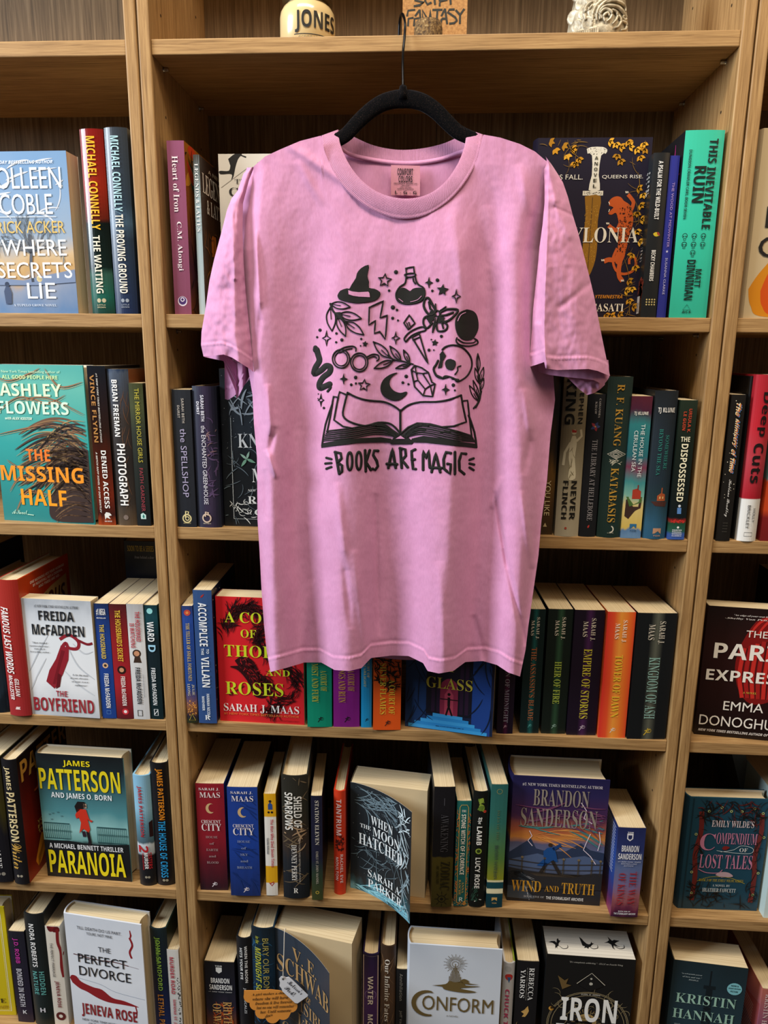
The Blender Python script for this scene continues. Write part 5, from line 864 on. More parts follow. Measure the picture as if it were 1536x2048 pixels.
b.fr(('EMILY WILDE\'S', 's', '#dcc8c8', .3, .19, .82, .25), ('C', 's', '#c27a96', .18, .31, .37, .46), ('OMPENDIUM', 's', '#c27a96', .38, .3, .88, .4), ('OF', 's', '#e0dcd8', .68, .43, .78, .465), ('LOST TALES', 's', '#c27a96', .2, .495, .86, .62), ('BOOK 3 OF THE EMILY WILDE SERIES', 'i', '#a8962c', .22, .715, .78, .74), ('A NOVEL BY', 's', '#c8d0d0', .4, .765, .62, .785), ('HEATHER FAWCETT', 's', '#c8d0d0', .28, .8, .7, .835))
F.line('#c8d0d0', .006, smoothline([(.45, .47), (.6, .45), (.7, .41), (.84, .43), (.82, .475), (.6, .475), (.4, .46)], 6)); F.line('#a8962c', .006, smoothline([(.2, .74), (.35, .7), (.6, .7), (.8, .75)], 5)); F.line('#c27a96', .01, smoothline([(.2, .63), (.3, .66), (.45, .66), (.5, .63)], 5)); F.leaf('#7c2420', .46, .44, -.2, .1, .6); F.poly('#b89aa0', smoothline([(.42, .68), (.46, .655), (.54, .65), (.6, .66), (.64, .69), (.5, .7)], 3))
b.done()
b = Book('white paperback turned spine forward at right edge beside teal vine cover', 4, 2, 1527, 1590, 1836, 1839, 1602, .14, spine=cov([(0, '#cfdcd8'), (1, '#c8dcd8')], .05, 3), back=cov('#bcd0cc')); b.B.leaf('#4a6a4a', .3, .75, -1, .1); b.S.leaf('#3c6a4c', .3, .8, -.8, .5); b.done()
b = Book('grey paperback leaning in shadow behind the teal vine cover, faint black letters', 4, 2, 1520, 1545, .13, .13, 0, .12, spine=cov('#6a6e6c'), H=.268, lean=-18); b.B.text('HEARTWOOD', 'x', '#1c1c1c', .1, .04, .9, .14); b.done()
low.bay = 2
b = Book('dark slate paperback facing out with an iron lattice tower, mint serif capitals', 5, 2, 1322, 1466, .012, .002, 0, .05, out='F', front=cov([(0, '#1d2c32'), (.5, '#243a44'), (1, '#1d3038')], .3, 3), H=hfor(1336, 1922, .008))
F = b.F
F.line('#10181c', .02, [(.52, .06), (.52, .2)]); F.poly('#131d22', [(.48, .2), (.56, .2), (.57, .4), (.6, .7), (.66, 1), (.4, 1), (.45, .7), (.47, .4)]); F.poly('#131d22', [(.44, .19), (.6, .19), (.6, .22), (.44, .22)])
for i in range(12): F.line('#2a4048', .005, [(.46-.003*i, .3+i*.05), (.58+.005*i, .34+i*.05)]); F.line('#2a4048', .005, [(.58+.004*i, .3+i*.05), (.46-.004*i, .34+i*.05)])
F.disc('#7fc0c8', .85, .19, .1)
b.fr(('NOW A', 'b', '#1c3a44', .8, .155, .9, .168), ('MAJOR MOTION', 'b', '#1c3a44', .77, .18, .93, .193), ('PICTURE', 'b', '#1c3a44', .8, .205, .9, .218), ('"An unforgettable portrait', 'i', '#a8b4b4', .12, .1, .4, .113), ('of love and war."', 'i', '#a8b4b4', .14, .125, .4, .138), ('-PEOPLE', 's', '#a8b4b4', .22, .15, .36, .162),
     ('KRISTIN', 's', '#9cc4b0', .08, .28, .9, .365), ('HANNAH', 's', '#9cc4b0', .06, .42, .9, .505), ('THE #1 NEW YORK TIMES BESTSELLER', 's', '#a8b4b4', .1, .555, .9, .58), ('The Nightingale', 'i', '#8a6a4c', .08, .64, .96, .74)); b.done()
b = low('pink and mauve mountain paperback with white letters at the bottom right corner', 1526, 1560, 1978, .14, 'pb', cov([(0, '#b86a5c'), (.3, '#9a5a6c'), (1, '#5a3a5c')], .3, 3), hfor(1526, 1978, .004), .004)
b.sp(('KRISTIN HANNAH', 's', '#e0c8c4', .2, .05, .5, .6)); b.B.poly('#9a4a4c', [(.02, .3), (.4, .2), (.7, .25), (.98, .18), (.98, .98), (.02, .98)]); b.B.poly('#5c2f4c', [(.02, .5), (.5, .42), (.98, .5), (.98, .98), (.02, .98)])
for i in range(14): b.B.line('#d8b8b4', .01, [(.2, .3+i*.03), (.85, .3+i*.03)])
b.done()
# ---------------- pink shirt ----------------
from mathutils import noise as mnoise
def interp(tab, x):
    return float(np.interp(x, [t[0] for t in tab], [t[1] for t in tab]))
def cosint(kn, x):
    if x <= kn[0][0]: return kn[0][1]
    for (a, p), (b, q) in zip(kn, kn[1:]):
        if x <= b:
            t = (x-a)/(b-a); t = .5-.5*math.cos(PI*t); return p+(q-p)*t
    return kn[-1][1]
def cloth(name, base, dark, weave=1500, rib=False):
    m, nt, b = base_mat(name, .85); L = nt.links.new
    tc = N(nt, 'ShaderNodeTexCoord'); no = N(nt, 'ShaderNodeTexNoise'); no.inputs['Scale'].default_value = 45; no.inputs['Detail'].default_value = 6; L(tc.outputs['Object'], no.inputs['Vector'])
    mp = N(nt, 'ShaderNodeMapping'); mp.inputs['Scale'].default_value = (700, 700, 160); L(tc.outputs['Object'], mp.inputs[0])
    n2 = N(nt, 'ShaderNodeTexNoise'); n2.inputs['Scale'].default_value = 1; n2.inputs['Detail'].default_value = 2; L(mp.outputs[0], n2.inputs['Vector'])
    mx = N(nt, 'ShaderNodeMix'); mx.inputs[0].default_value = .5; L(no.outputs[0], mx.inputs[2]); L(n2.outputs[0], mx.inputs[3])
    r = ramp(nt, [(.36, dark), (.62, base)]); L(mx.outputs[0], r.inputs[0]); L(r.outputs[0], b.inputs['Base Color'])
    bp = N(nt, 'ShaderNodeBump'); bp.inputs['Distance'].default_value = .0006; bp.inputs['Strength'].default_value = .35
    if rib:
        uv = N(nt, 'ShaderNodeUVMap'); sp = N(nt, 'ShaderNodeSeparateXYZ'); L(uv.outputs[0], sp.inputs[0])
        mu = N(nt, 'ShaderNodeMath', operation='MULTIPLY'); mu.inputs[1].default_value = 2*PI; L(sp.outputs[0], mu.inputs[0])
        si = N(nt, 'ShaderNodeMath', operation='SINE'); L(mu.outputs[0], si.inputs[0]); L(si.outputs[0], bp.inputs['Height']); bp.inputs['Strength'].default_value = .55; bp.inputs['Distance'].default_value = .0007
    else: L(mx.outputs[0], bp.inputs['Height'])
    L(bp.outputs[0], b.inputs['Normal'])
    b.inputs['Sheen Weight'].default_value = .25; b.inputs['Sheen Roughness'].default_value = .5; b.inputs['Specular IOR Level'].default_value = .1
    return m
PINK = cloth('pink_jersey', '#d294b9', '#c88aae'); RIB = cloth('pink_rib', '#cf90b3', '#c083a3', rib=True)
Y0 = -.052
T_ = [(507, 333), (530, 313), (560, 299), (600, 282), (643, 271), (649, 303), (665, 340), (690, 376), (725, 407), (765, 428), (808, 437), (855, 428), (900, 398), (932, 360), (955, 316), (966, 269), (1000, 275), (1040, 288), (1070, 303), (1097, 326)]
L_ = [(333, 507), (370, 482), (430, 474), (520, 474), (620, 480), (700, 490), (790, 505), (850, 508), (915, 514), (1040, 515), (1100, 519), (1180, 523), (1250, 528), (1300, 533), (1345, 541)]
R_ = [(326, 1097), (400, 1096), (480, 1094), (560, 1094), (650, 1098), (740, 1106), (800, 1110), (870, 1101), (960, 1094), (1040, 1083), (1110, 1077), (1180, 1067), (1250, 1057), (1300, 1051), (1353, 1040)]
B_ = [(541, 1344), (573, 1336), (611, 1325), (644, 1325), (669, 1340), (698, 1342), (723, 1336), (742, 1316), (782, 1311), (815, 1312), (844, 1326), (854, 1342), (877, 1347), (905, 1342), (927, 1324), (961, 1322), (990, 1330), (1015, 1345), (1040, 1353)]
KN = [(330, [(507, -4), (530, 0), (600, 0), (700, 0), (800, 0), (900, 0), (990, 0), (1050, 0), (1097, -4)]),
      (500, [(474, -26), (516, 5), (617, -7), (690, 4), (790, 3), (915, 11), (978, -11), (1028, 6), (1094, -26)]),
      (700, [(490, -26), (520, 8), (612, -12), (690, 8), (790, 3), (912, 13), (978, -15), (1028, 8), (1102, -26)]),
      (850, [(507, -8), (540, 11), (602, -14), (690, 12), (785, -2), (905, 16), (975, -17), (1036, 9), (1104, -16)]),
      (1050, [(515, -2), (545, 15), (596, -15), (690, 17), (780, -13), (893, 20), (970, -19), (1042, 13), (1083, -6)]),
      (1345, [(538, 12), (552, 19), (625, -20), (694, 22), (782, -22), (880, 23), (955, -18), (1026, 22), (1041, 16)])]
CREASE = [(580, 292, 700, 372, 9, 2.5), (600, 330, 640, 400, 8, 1.5), (513, 480, 521, 618, 4, 4), (521, 618, 512, 700, 5, -3), (675, 985, 690, 1120, 9, 3.5), (688, 1120, 700, 1240, 7, -2.5), (712, 1130, 736, 1330, 9, 3), (752, 1020, 757, 1240, 5, -3.5), (880, 1150, 890, 1330, 10, 2.5),
          (992, 1000, 1012, 1120, 4, -5), (1012, 1120, 1046, 1270, 5, -4), (1000, 960, 985, 1010, 6, 2), (1050, 790, 1062, 870, 7, 3), (1062, 870, 1050, 940, 7, -2), (536, 780, 542, 860, 6, 4), (548, 860, 538, 905, 6, -3), (535, 905, 552, 950, 5, 4), (530, 950, 534, 1030, 6, -3), (1045, 1000, 1062, 1120, 6, 3),
          (975, 430, 990, 560, 14, 2), (905, 440, 930, 600, 12, 2), (1040, 340, 1060, 420, 10, 2), (900, 640, 925, 900, 12, 1.5), (950, 1240, 966, 1310, 6, -3), (620, 1180, 600, 1320, 10, 2)]
def D(u, v):
    v_ = min(max(v, 330), 1345); d = 0
    for (va, ka), (vb, kb) in zip(KN, KN[1:]):
        if v_ <= vb:
            t = (v_-va)/(vb-va); d = cosint([(a[0]*(1-t)+b[0]*t, a[1]*(1-t)+b[1]*t) for a, b in zip(ka, kb)], u); break
    for x0, y0, x1, y1, wd, am in CREASE:
        dx, dy = x1-x0, y1-y0; q = dx*dx+dy*dy; t = min(max(((u-x0)*dx+(v-y0)*dy)/q, -.15), 1.15)
        e = math.hypot(u-x0-dx*t, v-y0-dy*t)/wd
        if e < 3: d += 1.35*am*math.exp(-e*e)*max(0, math.sin(PI*min(max((t+.15)/1.3, 0), 1)))**.6
    p = Vector((u*.016, v*.007, 0)); d += 1.3*mnoise.noise(p)+.6*mnoise.noise(Vector((u*.045, v*.02, 3)))+.25*mnoise.noise(Vector((u*.12, v*.09, 7)))
    return d/1000
def hem_relief(v, vb, u, off=25):
    e = (vb-v-off)/2.2
    return .0009*math.exp(-e*e)*(1+.5*math.sin(u*.9))+(.0006 if vb-v < off else 0)-.0006*math.exp(-((vb-v-off-5)/3)**2)
def sheet(name, parent, fn, nu, nv, mat, uvf=None):
    """grid sheet: fn(a, r) -> point, a across 0..1, r down 0..1"""
    V = [fn(i/nu, j/nv) for j in range(nv+1) for i in range(nu+1)]
    F = [(j*(nu+1)+i, j*(nu+1)+i+1, (j+1)*(nu+1)+i+1, (j+1)*(nu+1)+i) for j in range(nv) for i in range(nu)]
    me = bpy.data.meshes.new(name); me.from_pydata([tuple(p) for p in V], [], F); me.materials.append(mat)
    me.polygons.foreach_set('use_smooth', [True]*len(F))
    if uvf:
        l = me.uv_layers.new(name='UVMap')
        for p in me.polygons:
            for li, vi in zip(p.loop_indices, p.vertices): l.data[li].uv = uvf((vi % (nu+1))/nu, (vi//(nu+1))/nv)
    o = bpy.data.objects.new(name, me); COL.objects.link(o); o.parent = parent
    return o
shirt = empty('t_shirt'); tag(shirt, 'pink short sleeved t-shirt with black book and magic print, on the hanger', 'shirt')
hang_w = onY(806, 174, -.034)
shirt.location = hang_w
def S_(u, v, Y): return onY(u, v, Y)-hang_w
TS = [((u-507)/590, v) for u, v in T_]; BS = [((u-541)/499, v) for u, v in B_]
def front_pt(a, r):
    tv, bv = interp(TS, a), interp(BS, a); v = tv+(bv-tv)*r
    u0, u1 = interp(L_, v), interp(R_, v)
    if r < .25:      # the collar seam keeps its own columns
        k = r/.25; u = (507+590*a)*(1-k)+(u0+(u1-u0)*a)*k
    else: u = u0+(u1-u0)*a
    return S_(u, v, Y0-D(u, v)-hem_relief(v, bv, u))
sheet('front_panel', shirt, front_pt, 250, 380, PINK)
TB = [(507, 333), (530, 314), (560, 300), (600, 283), (643, 272), (684, 268), (690, 303), (715, 316), (770, 327), (830, 331), (890, 320), (926, 303), (931, 268), (966, 270), (1000, 276), (1040, 289), (1070, 304), (1097, 327)]
TBS = [((u-507)/590, v) for u, v in TB]
def back_pt(a, r):
    tv = interp(TBS, a); bv = 1316+4*math.sin(a*14); v = tv+(bv-tv)*r; u0, u1 = interp(L_, v)+1, interp(R_, v)-1
    u = (507+590*a)*(1-min(r/.25, 1))+(u0+(u1-u0)*a)*min(r/.25, 1)
    e = min(a, 1-a); return S_(u, v, -.012-.012*math.exp(-e/.03)-.012*max(0, 1-r/.06)*(1 if a < .28 or a > .74 else .2)+.0012*mnoise.noise(Vector((u*.03, v*.02, 9))))
sheet('back_panel', shirt, back_pt, 90, 90, PINK)
# ---- collar
def poly_at(P, t):
    P = [np.array(p, float) for p in P]; q = t*(len(P)-1); i = min(int(q), len(P)-2); return P[i]+(P[i+1]-P[i])*(q-i)
Fin = smoothline([(676, 259, -.030), (681, 290, -.043), (698, 328, -.052), (725, 362, -.057), (762, 387, -.059), (808, 397, -.060), (852, 390, -.059), (888, 366, -.057), (914, 330, -.052), (929, 292, -.043), (933, 258, -.030)], 8)
Fout = smoothline([(643, 271, -.036), (649, 305, -.048), (665, 342, -.054), (692, 379, -.056), (728, 410, -.057), (767, 430, -.057), (809, 438, -.057), (856, 429, -.057), (901, 399, -.057), (934, 359, -.055), (956, 316, -.048), (966, 269, -.036)], 8)
def fcol(a, r):
    p, q = poly_at(Fin, a), poly_at(Fout, a); w_ = p+(q-p)*r; w_[2] -= .0016*math.sin(PI*min(r*1.15, 1))**.5
    if r > .86: w_[2] -= .0012*math.sin((r-.86)/.14*PI)
    return S_(*w_)
sheet('collar', shirt, fcol, 200, 14, RIB, lambda a, r: (a*190, r))
Bin = smoothline([(676, 259, -.030), (690, 267, -.020), (706, 273, -.016), (745, 290, -.014), (790, 299, -.013), (835, 298, -.013), (880, 289, -.014), (912, 276, -.016), (925, 266, -.020), (933, 258, -.030)], 8)
Bout = smoothline([(671, 285, -.028), (690, 300, -.018), (705, 308, -.016), (745, 317, -.015), (790, 323, -.014), (835, 323, -.014), (880, 316, -.015), (912, 305, -.016), (928, 299, -.018), (938, 285, -.028)], 8)
def bcol(a, r): p, q = poly_at(Bin, a), poly_at(Bout, a); return S_(*(p+(q-p)*r))
sheet('back_collar', shirt, bcol, 160, 6, RIB, lambda a, r: (a*150, r))
def tape(a, r): p = poly_at(Bout, a).copy(); p[1] += -2+9*r; p[2] -= .0012+.0012*math.sin(PI*r); return S_(*p)
sheet('neck_tape', shirt, tape, 100, 6, PINK)
# ---- sleeves
def sleeve(tabs, Yf, nu, nv, name='sleeve', hem=True, off=23):
    Lt, Rt, Tt, Bt = tabs
    def fn(a, r):
        tv, bv = interp(Tt, a), interp(Bt, a); v = tv+(bv-tv)*r; u = interp(Lt, v)+(interp(Rt, v)-interp(Lt, v))*a
        y = Yf(a, r, u, v)
        if hem: y -= hem_relief(v, bv, u, off)
        return S_(u, v, y)
    return fn
wr = lambda u, v, k=1: k*(.0022*mnoise.noise(Vector((u*.04, v*.018, 5)))+.0009*mnoise.noise(Vector((u*.1, v*.07, 8))))
sheet('shoulder_fold', shirt, lambda a, r: S_(interp([(335, 494), (380, 478), (430, 468), (520, 470)], 335+190*r)+a*(516-interp([(335, 494), (380, 478), (430, 468), (520, 470)], 335+190*r)), 335+190*r, -.026-.012*a), 12, 30, PINK)
LL = [(330, 500), (347, 487), (382, 475), (397, 463), (420, 454), (464, 443), (520, 428), (561, 419), (611, 412), (664, 403), (690, 402), (713, 407)]
LR = [(330, 510), (360, 498), (406, 486), (464, 485), (520, 487), (582, 491), (640, 497), (693, 503), (740, 507)]
lsf = sleeve((LL, LR, [(0, 345), (.5, 335), (1, 333)], [(0, 713), (.22, 711), (.42, 709), (.58, 715), (.75, 726), (.9, 736), (1, 744)]),
    lambda a, r, u, v: -.036-.026*math.sin(PI*min(max(a*.93+.02, 0), 1))**.7*min(1, .35+r*1.6)-.010*math.exp(-((a-.72)/.13)**2)*r+wr(u, v, 1.6)-.003*math.exp(-((u-(462+.05*(v-400)))/6)**2)*(1 if v < 560 else .3), 60, 150)
ls = sheet('sleeve', shirt, lsf, 60, 150, PINK)
sheet('sleeve_lining', ls, sleeve(([(650, 408), (722, 409), (724, 446), (800, 447)], [(650, 503), (745, 504), (746, 504), (800, 505)], [(0, 690), (1, 700)], [(0, 714), (.2, 718), (.4, 722), (.41, 778), (.45, 798), (.53, 792), (.7, 773), (.86, 757), (1, 746)]),
    lambda a, r, u, v: -.020-.010*math.sin(PI*a)+.004*math.sin(a*16)+wr(u, v), 60, 40), 60, 40, PINK)
sheet('sleeve_lining', ls, sleeve(([(650, 448), (800, 450)], [(650, 503), (800, 503)], [(0, 720), (1, 720)], [(0, 798), (.12, 800), (.35, 792), (.65, 776), (.9, 760), (1, 748)]),
    lambda a, r, u, v: -.010+.002*math.sin(a*9), 30, 20), 30, 20, PINK)
RL = [(330, 1088), (371, 1089), (406, 1089), (450, 1085), (494, 1079), (538, 1075), (582, 1070), (620, 1066), (655, 1064), (699, 1061), (734, 1058)]
RRr = [(309, 1088), (330, 1104), (347, 1115), (365, 1126), (394, 1136), (432, 1146), (464, 1156), (511, 1168), (558, 1180), (596, 1189), (655, 1200), (699, 1209), (728, 1215), (752, 1220)]
RDG = [(330, 1098), (406, 1096), (435, 1095), (523, 1092), (611, 1089), (664, 1088), (728, 1092)]
def ysr(a, r, u, v):
    g = interp(RDG, v); l, q = interp(RL, v), interp(RRr, v)
    if u < g: y = -.048-.024*min(1, r*2)*max(0, (u-l)/max(g-l, 1))**1.3
    else: t = max(0, (u-g)/max(q-g, 1)); y = -.048-.024*min(1, r*2)+.030*t**1.7*min(1, .4+r)+.004*math.sin(t*7)*r
    for x0, y0, x1, y1, w_, am in ((1110, 415, 1148, 432, 3.5, -.0018), (1120, 615, 1182, 565, 6, -.0018), (1104, 400, 1140, 470, 9, .003), (1075, 650, 1095, 730, 6, .003), (1098, 340, 1112, 400, 6, .003)):
        dx, dy = x1-x0, y1-y0; t = min(max(((u-x0)*dx+(v-y0)*dy)/(dx*dx+dy*dy), 0), 1); e = math.hypot(u-x0-dx*t, v-y0-dy*t)/w_
        if e < 3: y -= am*math.exp(-e*e)
    return y+wr(u, v)
rs = sheet('sleeve', shirt, sleeve((RL, RRr, [(0, 338), (.5, 322), (1, 313)], [(0, 734), (.1, 729), (.19, 724), (.21, 737), (.35, 740), (.55, 739), (.75, 738), (.86, 742), (1, 752)]), ysr, 110, 150), 110, 150, PINK)
sheet('sleeve_lining', rs, sleeve(([(650, 1062), (770, 1060)], [(650, 1212), (740, 1218), (770, 1219)], [(0, 715), (1, 720)], [(0, 736), (.1, 744), (.25, 750), (.45, 754), (.65, 757), (.8, 760), (.88, 766), (.93, 768), (.97, 762), (1, 754)]),
    lambda a, r, u, v: -.034-.008*math.sin(PI*a)+wr(u, v), 50, 14), 50, 14, PINK)
sheet('sleeve_lining', rs, sleeve(([(650, 1128), (800, 1133)], [(650, 1212), (765, 1210), (800, 1206)], [(0, 735), (1, 740)], [(0, 752), (.15, 764), (.35, 779), (.55, 790), (.75, 786), (.9, 778), (1, 770)]),
    lambda a, r, u, v: -.022-.006*math.sin(PI*a)+.004*mnoise.noise(Vector((u*.09, v*.09, 2))), 40, 20), 40, 20, PINK)
# ---- neck label
nl = sheet('neck_label', shirt, lambda a, r: S_(782+58*a, 330+60*r+1.5*a, -.0225), 4, 4, cloth('label_weave', '#c98a9a', '#c08290'))
NF = Face(lambda x, y, h: S_(782+58*x, 330+60*y+1.5*x, -.0225-h), .04, .042)
for q in (('COMFORT', 'b', '#2a2024', .22, .1, .76, .32), ('COLORS', 'b', '#2a2024', .26, .35, .74, .56), ('HEAVYWEIGHT GARMENT DYE', 'b', '#3a2c30', .1, .58, .9, .625), ('AND SPUN', 'b', '#3a2c30', .36, .645, .64, .685), ('100% COTTON', 'b', '#3a2c30', .3, .705, .7, .745), ('MADE IN HONDURAS', 'b', '#3a2c30', .22, .765, .78, .805), ('L - G - G', 'b', '#2a2024', .14, .845, .88, .955)): NF.text(*q)
NF.build('label_print', nl)
# ---- printed picture, slightly raised ink
INK = flat('#14130f', .8, name='ink')
pm = MB(); 
def PX(x, y): return x/3.84+600, y/3.84+500
def surf(u, v, h): return S_(u, v, Y0-D(u, v)-h)
def stroke(pts, wd=11, closed=False, sm=0, m=None, h=.0013, taper=False):
    wd = wd*1.28 if wd < 16 else wd*1.08
    P = smoothline(pts+([pts[0]] if closed else []), sm) if sm else [np.array(p, float) for p in pts]
    if closed and sm: P = P[:-1]
    Q = []
    n0 = len(P)
    for i in range(n0 if closed else n0-1):      # cut long runs so that they follow the cloth
        a, b = P[i], P[(i+1) % n0]; k = max(1, int(np.linalg.norm(b-a)/28)); Q += [a+(b-a)*j/k for j in range(k)]
    if not closed: Q.append(P[-1])
    P = Q; n = len(P); V = []
    for i, p in enumerate(P):
        t = P[(i+1) % n]-P[i-1] if closed else P[min(i+1, n-1)]-P[max(i-1, 0)]
        t = t/(np.linalg.norm(t)+1e-9); nn = np.array((-t[1], t[0]))*wd/2*(max(.25, math.sin(PI*(i+.6)/(n+.2))) if taper else 1)
        for c, hh in ((nn, h*.25), (nn*.55, h*.9), (-nn*.55, h*.9), (-nn, h*.25)):
            u, v = PX(*(p+c)); V.append(surf(u, v, hh))
    F = []
    for i in range(n if closed else n-1):
        a = i*4; b = ((i+1) % n)*4; F += [(a+k, b+k, b+k+1, a+k+1) for k in range(3)]
    pm.mesh(V, F, m or INK)
    if not closed and not taper:
        for e in (P[0], P[-1]): blob(e[0], e[1], wd/2*.97, wd/2*.97, m, h)
def blob(x, y, rx, ry=None, m=None, h=.0012):
    ry = ry or rx; V = []; 
    for rr, hh in ((1, h*.2), (.8, h*.8), (.4, h)):
        for j in range(14): u, v = PX(x+rx*rr*math.cos(j*PI/7), y+ry*rr*math.sin(j*PI/7)); V.append(surf(u, v, hh))
    F = [(k*14+j, k*14+(j+1) % 14, (k+1)*14+(j+1) % 14, (k+1)*14+j) for k in range(2) for j in range(14)]+[tuple(range(28, 42))]
    pm.mesh(V, F, m or INK)
def fill(pts, sm=0, m=None, h=.0010):
    P = smoothline(pts+[pts[0]], sm)[:-1] if sm else pts
    if m is None: stroke([tuple(p) for p in P], 5, True, h=h*1.1)
    F = [tuple(f) for f in tessellate_polygon([[Vector((p[0], p[1], 0)) for p in P]])]
    xs = [p[0] for p in P]; ys = [p[1] for p in P]
    c, F = cut2d(P, F, list(np.arange(min(xs)+20, max(xs), 26)), list(np.arange(min(ys)+20, max(ys), 40)))
    pm.mesh([surf(*PX(*p), h) for p in c], F, m or INK)
def leaf_o(x0, y0, x1, y1, b, wd=8, vein=True):
    dx, dy = x1-x0, y1-y0; nx, ny = -dy*b, dx*b
    stroke([(x0, y0), (x0+dx*.3+nx*.8, y0+dy*.3+ny*.8), (x0+dx*.65+nx*.75, y0+dy*.65+ny*.75), (x1, y1)], wd, sm=5); stroke([(x0, y0), (x0+dx*.3-nx*.8, y0+dy*.3-ny*.8), (x0+dx*.65-nx*.75, y0+dy*.65-ny*.75), (x1, y1)], wd, sm=5)
    if vein: stroke([(x0, y0), (x0+dx*.5, y0+dy*.5)], wd*.6)
def star_(x, y, r, o=True, n=5, inn=.45):
    P = [(x+r*(1 if i % 2 == 0 else inn)*math.sin(i*PI/n+.1), y-r*(1 if i % 2 == 0 else inn)*math.cos(i*PI/n+.1)) for i in range(2*n)]
    stroke(P, 9, True) if o else fill(P)
def spark(x, y, rx, ry, o=True):
    P = []
    for i in range(4):
        a = i*PI/2; P += [(x+rx*math.sin(a), y-ry*math.cos(a)), (x+rx*.32*math.sin(a+PI/4), y-ry*.32*math.cos(a+PI/4))]
    stroke(P, 8, True) if o else fill(P)
# hat
fill([(290, 350), (310, 315), (360, 297), (380, 300), (400, 265), (432, 215), (440, 180), (470, 142), (525, 116), (522, 160), (515, 200), (527, 245), (528, 292), (570, 300), (612, 325), (610, 355), (575, 385), (500, 402), (420, 405), (340, 392), (300, 375)], 2)
fill([(370, 308), (373, 340), (410, 352), (450, 358), (537, 362), (533, 330), (524, 320), (450, 324), (400, 318)], 0, PINK, .0015)
star_(650, 232, 52); blob(737, 169, 16); blob(684, 311, 10)
# flask
stroke([(812, 140), (872, 128), (878, 176), (818, 182)], 11, True); stroke([(802, 190), (825, 182), (870, 180), (888, 190), (870, 204), (825, 208)], 10, True, 3)
stroke([(815, 212), (806, 255), (765, 285), (738, 335), (748, 385), (795, 412), (860, 412), (930, 390), (958, 340), (948, 292), (912, 268), (893, 240), (885, 208)], 11, sm=4)
fill([(742, 330), (765, 302), (790, 292), (815, 300), (845, 318), (868, 300), (905, 292), (950, 300), (958, 345), (935, 385), (870, 408), (800, 412), (752, 388)], 3); stroke([(760, 375), (790, 398)], 5, m=PINK, h=.0018); stroke([(850, 398), (900, 385), (932, 355)], 5, m=PINK, h=.0018, sm=3); stroke([(868, 220), (872, 240), (885, 258)], 10)
spark(990, 250, 28, 42, False); blob(1055, 231, 14); blob(1016, 313, 10); star_(1095, 307, 44, False); spark(1200, 355, 32, 54)
# leaves top left
leaf_o(235, 415, 385, 437, .2); leaf_o(232, 440, 245, 622, .22); leaf_o(300, 490, 470, 525, .2); leaf_o(285, 510, 350, 662, .2); leaf_o(345, 548, 490, 650, .2); stroke([(232, 412), (255, 470), (290, 500), (345, 550)], 12, sm=4); fill([(270, 480), (310, 478), (330, 540), (285, 520)])
stroke([(640, 390), (532, 440), (528, 575), (580, 540), (570, 640), (612, 625), (655, 685), (670, 500), (615, 520)], 10, True)
for x, y, r in ((713, 440, 17), (744, 460, 10), (711, 523, 12), (752, 540, 8), (153, 615, 13), (131, 669, 9), (279, 640, 10), (277, 708, 9), (321, 690, 13), (470, 682, 9), (465, 735, 6), (1008, 687, 6), (1085, 662, 12), (990, 768, 12), (1027, 768, 6), (427, 978, 14), (393, 1034, 11), (429, 1024, 9), (815, 970, 14), (789, 1018, 11), (832, 1030, 9), (1177, 1037, 14), (1189, 1077, 8), (183, 1213, 10), (140, 1105, 5), (137, 1140, 4)): blob(x, y, r)
spark(735, 675, 30, 48); spark(203, 677, 32, 58); spark(335, 990, 28, 42, False); spark(1118, 1072, 28, 42, False); spark(160, 1152, 22, 48); star_(492, 1038, 46); star_(500, 720, 20, False); star_(1035, 712, 24, False)
# moth
stroke([(958, 375), (985, 368), (1012, 410), (1040, 470), (1010, 500), (975, 480), (950, 430)], 15, True, 4); stroke([(1075, 480), (1130, 455), (1212, 460), (1180, 510), (1120, 550), (1080, 530)], 15, True, 4); stroke([(1000, 500), (955, 520), (948, 565), (975, 600), (1015, 560)], 13, sm=4); stroke([(1085, 545), (1130, 575), (1118, 615), (1060, 622), (1048, 570)], 13, sm=4)
stroke([(990, 400), (1000, 450), (1030, 480)], 14); stroke([(1175, 480), (1120, 500), (1080, 505)], 14); stroke([(1040, 470), (1058, 465), (1078, 490), (1058, 512), (1038, 495)], 10, True, 3); stroke([(1042, 520), (1015, 630)], 14, taper=True); stroke([(1060, 520), (1018, 632)], 9); stroke([(1045, 465), (1040, 415)], 9); stroke([(1070, 470), (1120, 435)], 9); stroke([(975, 520), (1000, 560)], 12); stroke([(1090, 560), (1100, 600)], 12); fill([(1000, 470), (1040, 480), (1030, 530), (1000, 560), (985, 520)]); fill([(1070, 500), (1110, 520), (1090, 560), (1055, 560)])
# dagger
stroke([(838, 498), (882, 562), (830, 610), (797, 560)], 10, True); stroke([(812, 705), (800, 680), (830, 640), (880, 608), (940, 590), (965, 615), (910, 632), (860, 655), (828, 685)], 10, True, 4); stroke([(858, 668), (915, 640), (984, 875)], 10, True); stroke([(866, 690), (920, 668)], 8); stroke([(820, 560), (835, 600)], 7); stroke([(835, 555), (850, 595)], 7)
# crystal ball
fill([(1283, 458), (1335, 475), (1362, 520), (1368, 600), (1340, 665), (1310, 690), (1260, 688), (1215, 650), (1195, 590), (1198, 530), (1230, 480)], 4); stroke([(1205, 675), (1200, 700), (1230, 728), (1300, 738), (1362, 720), (1362, 695), (1340, 680)], 10, sm=4); stroke([(1215, 685), (1260, 712), (1330, 712), (1352, 695)], 8, sm=4); stroke([(1212, 545), (1235, 500), (1272, 480)], 5, m=PINK, h=.0018, sm=4)
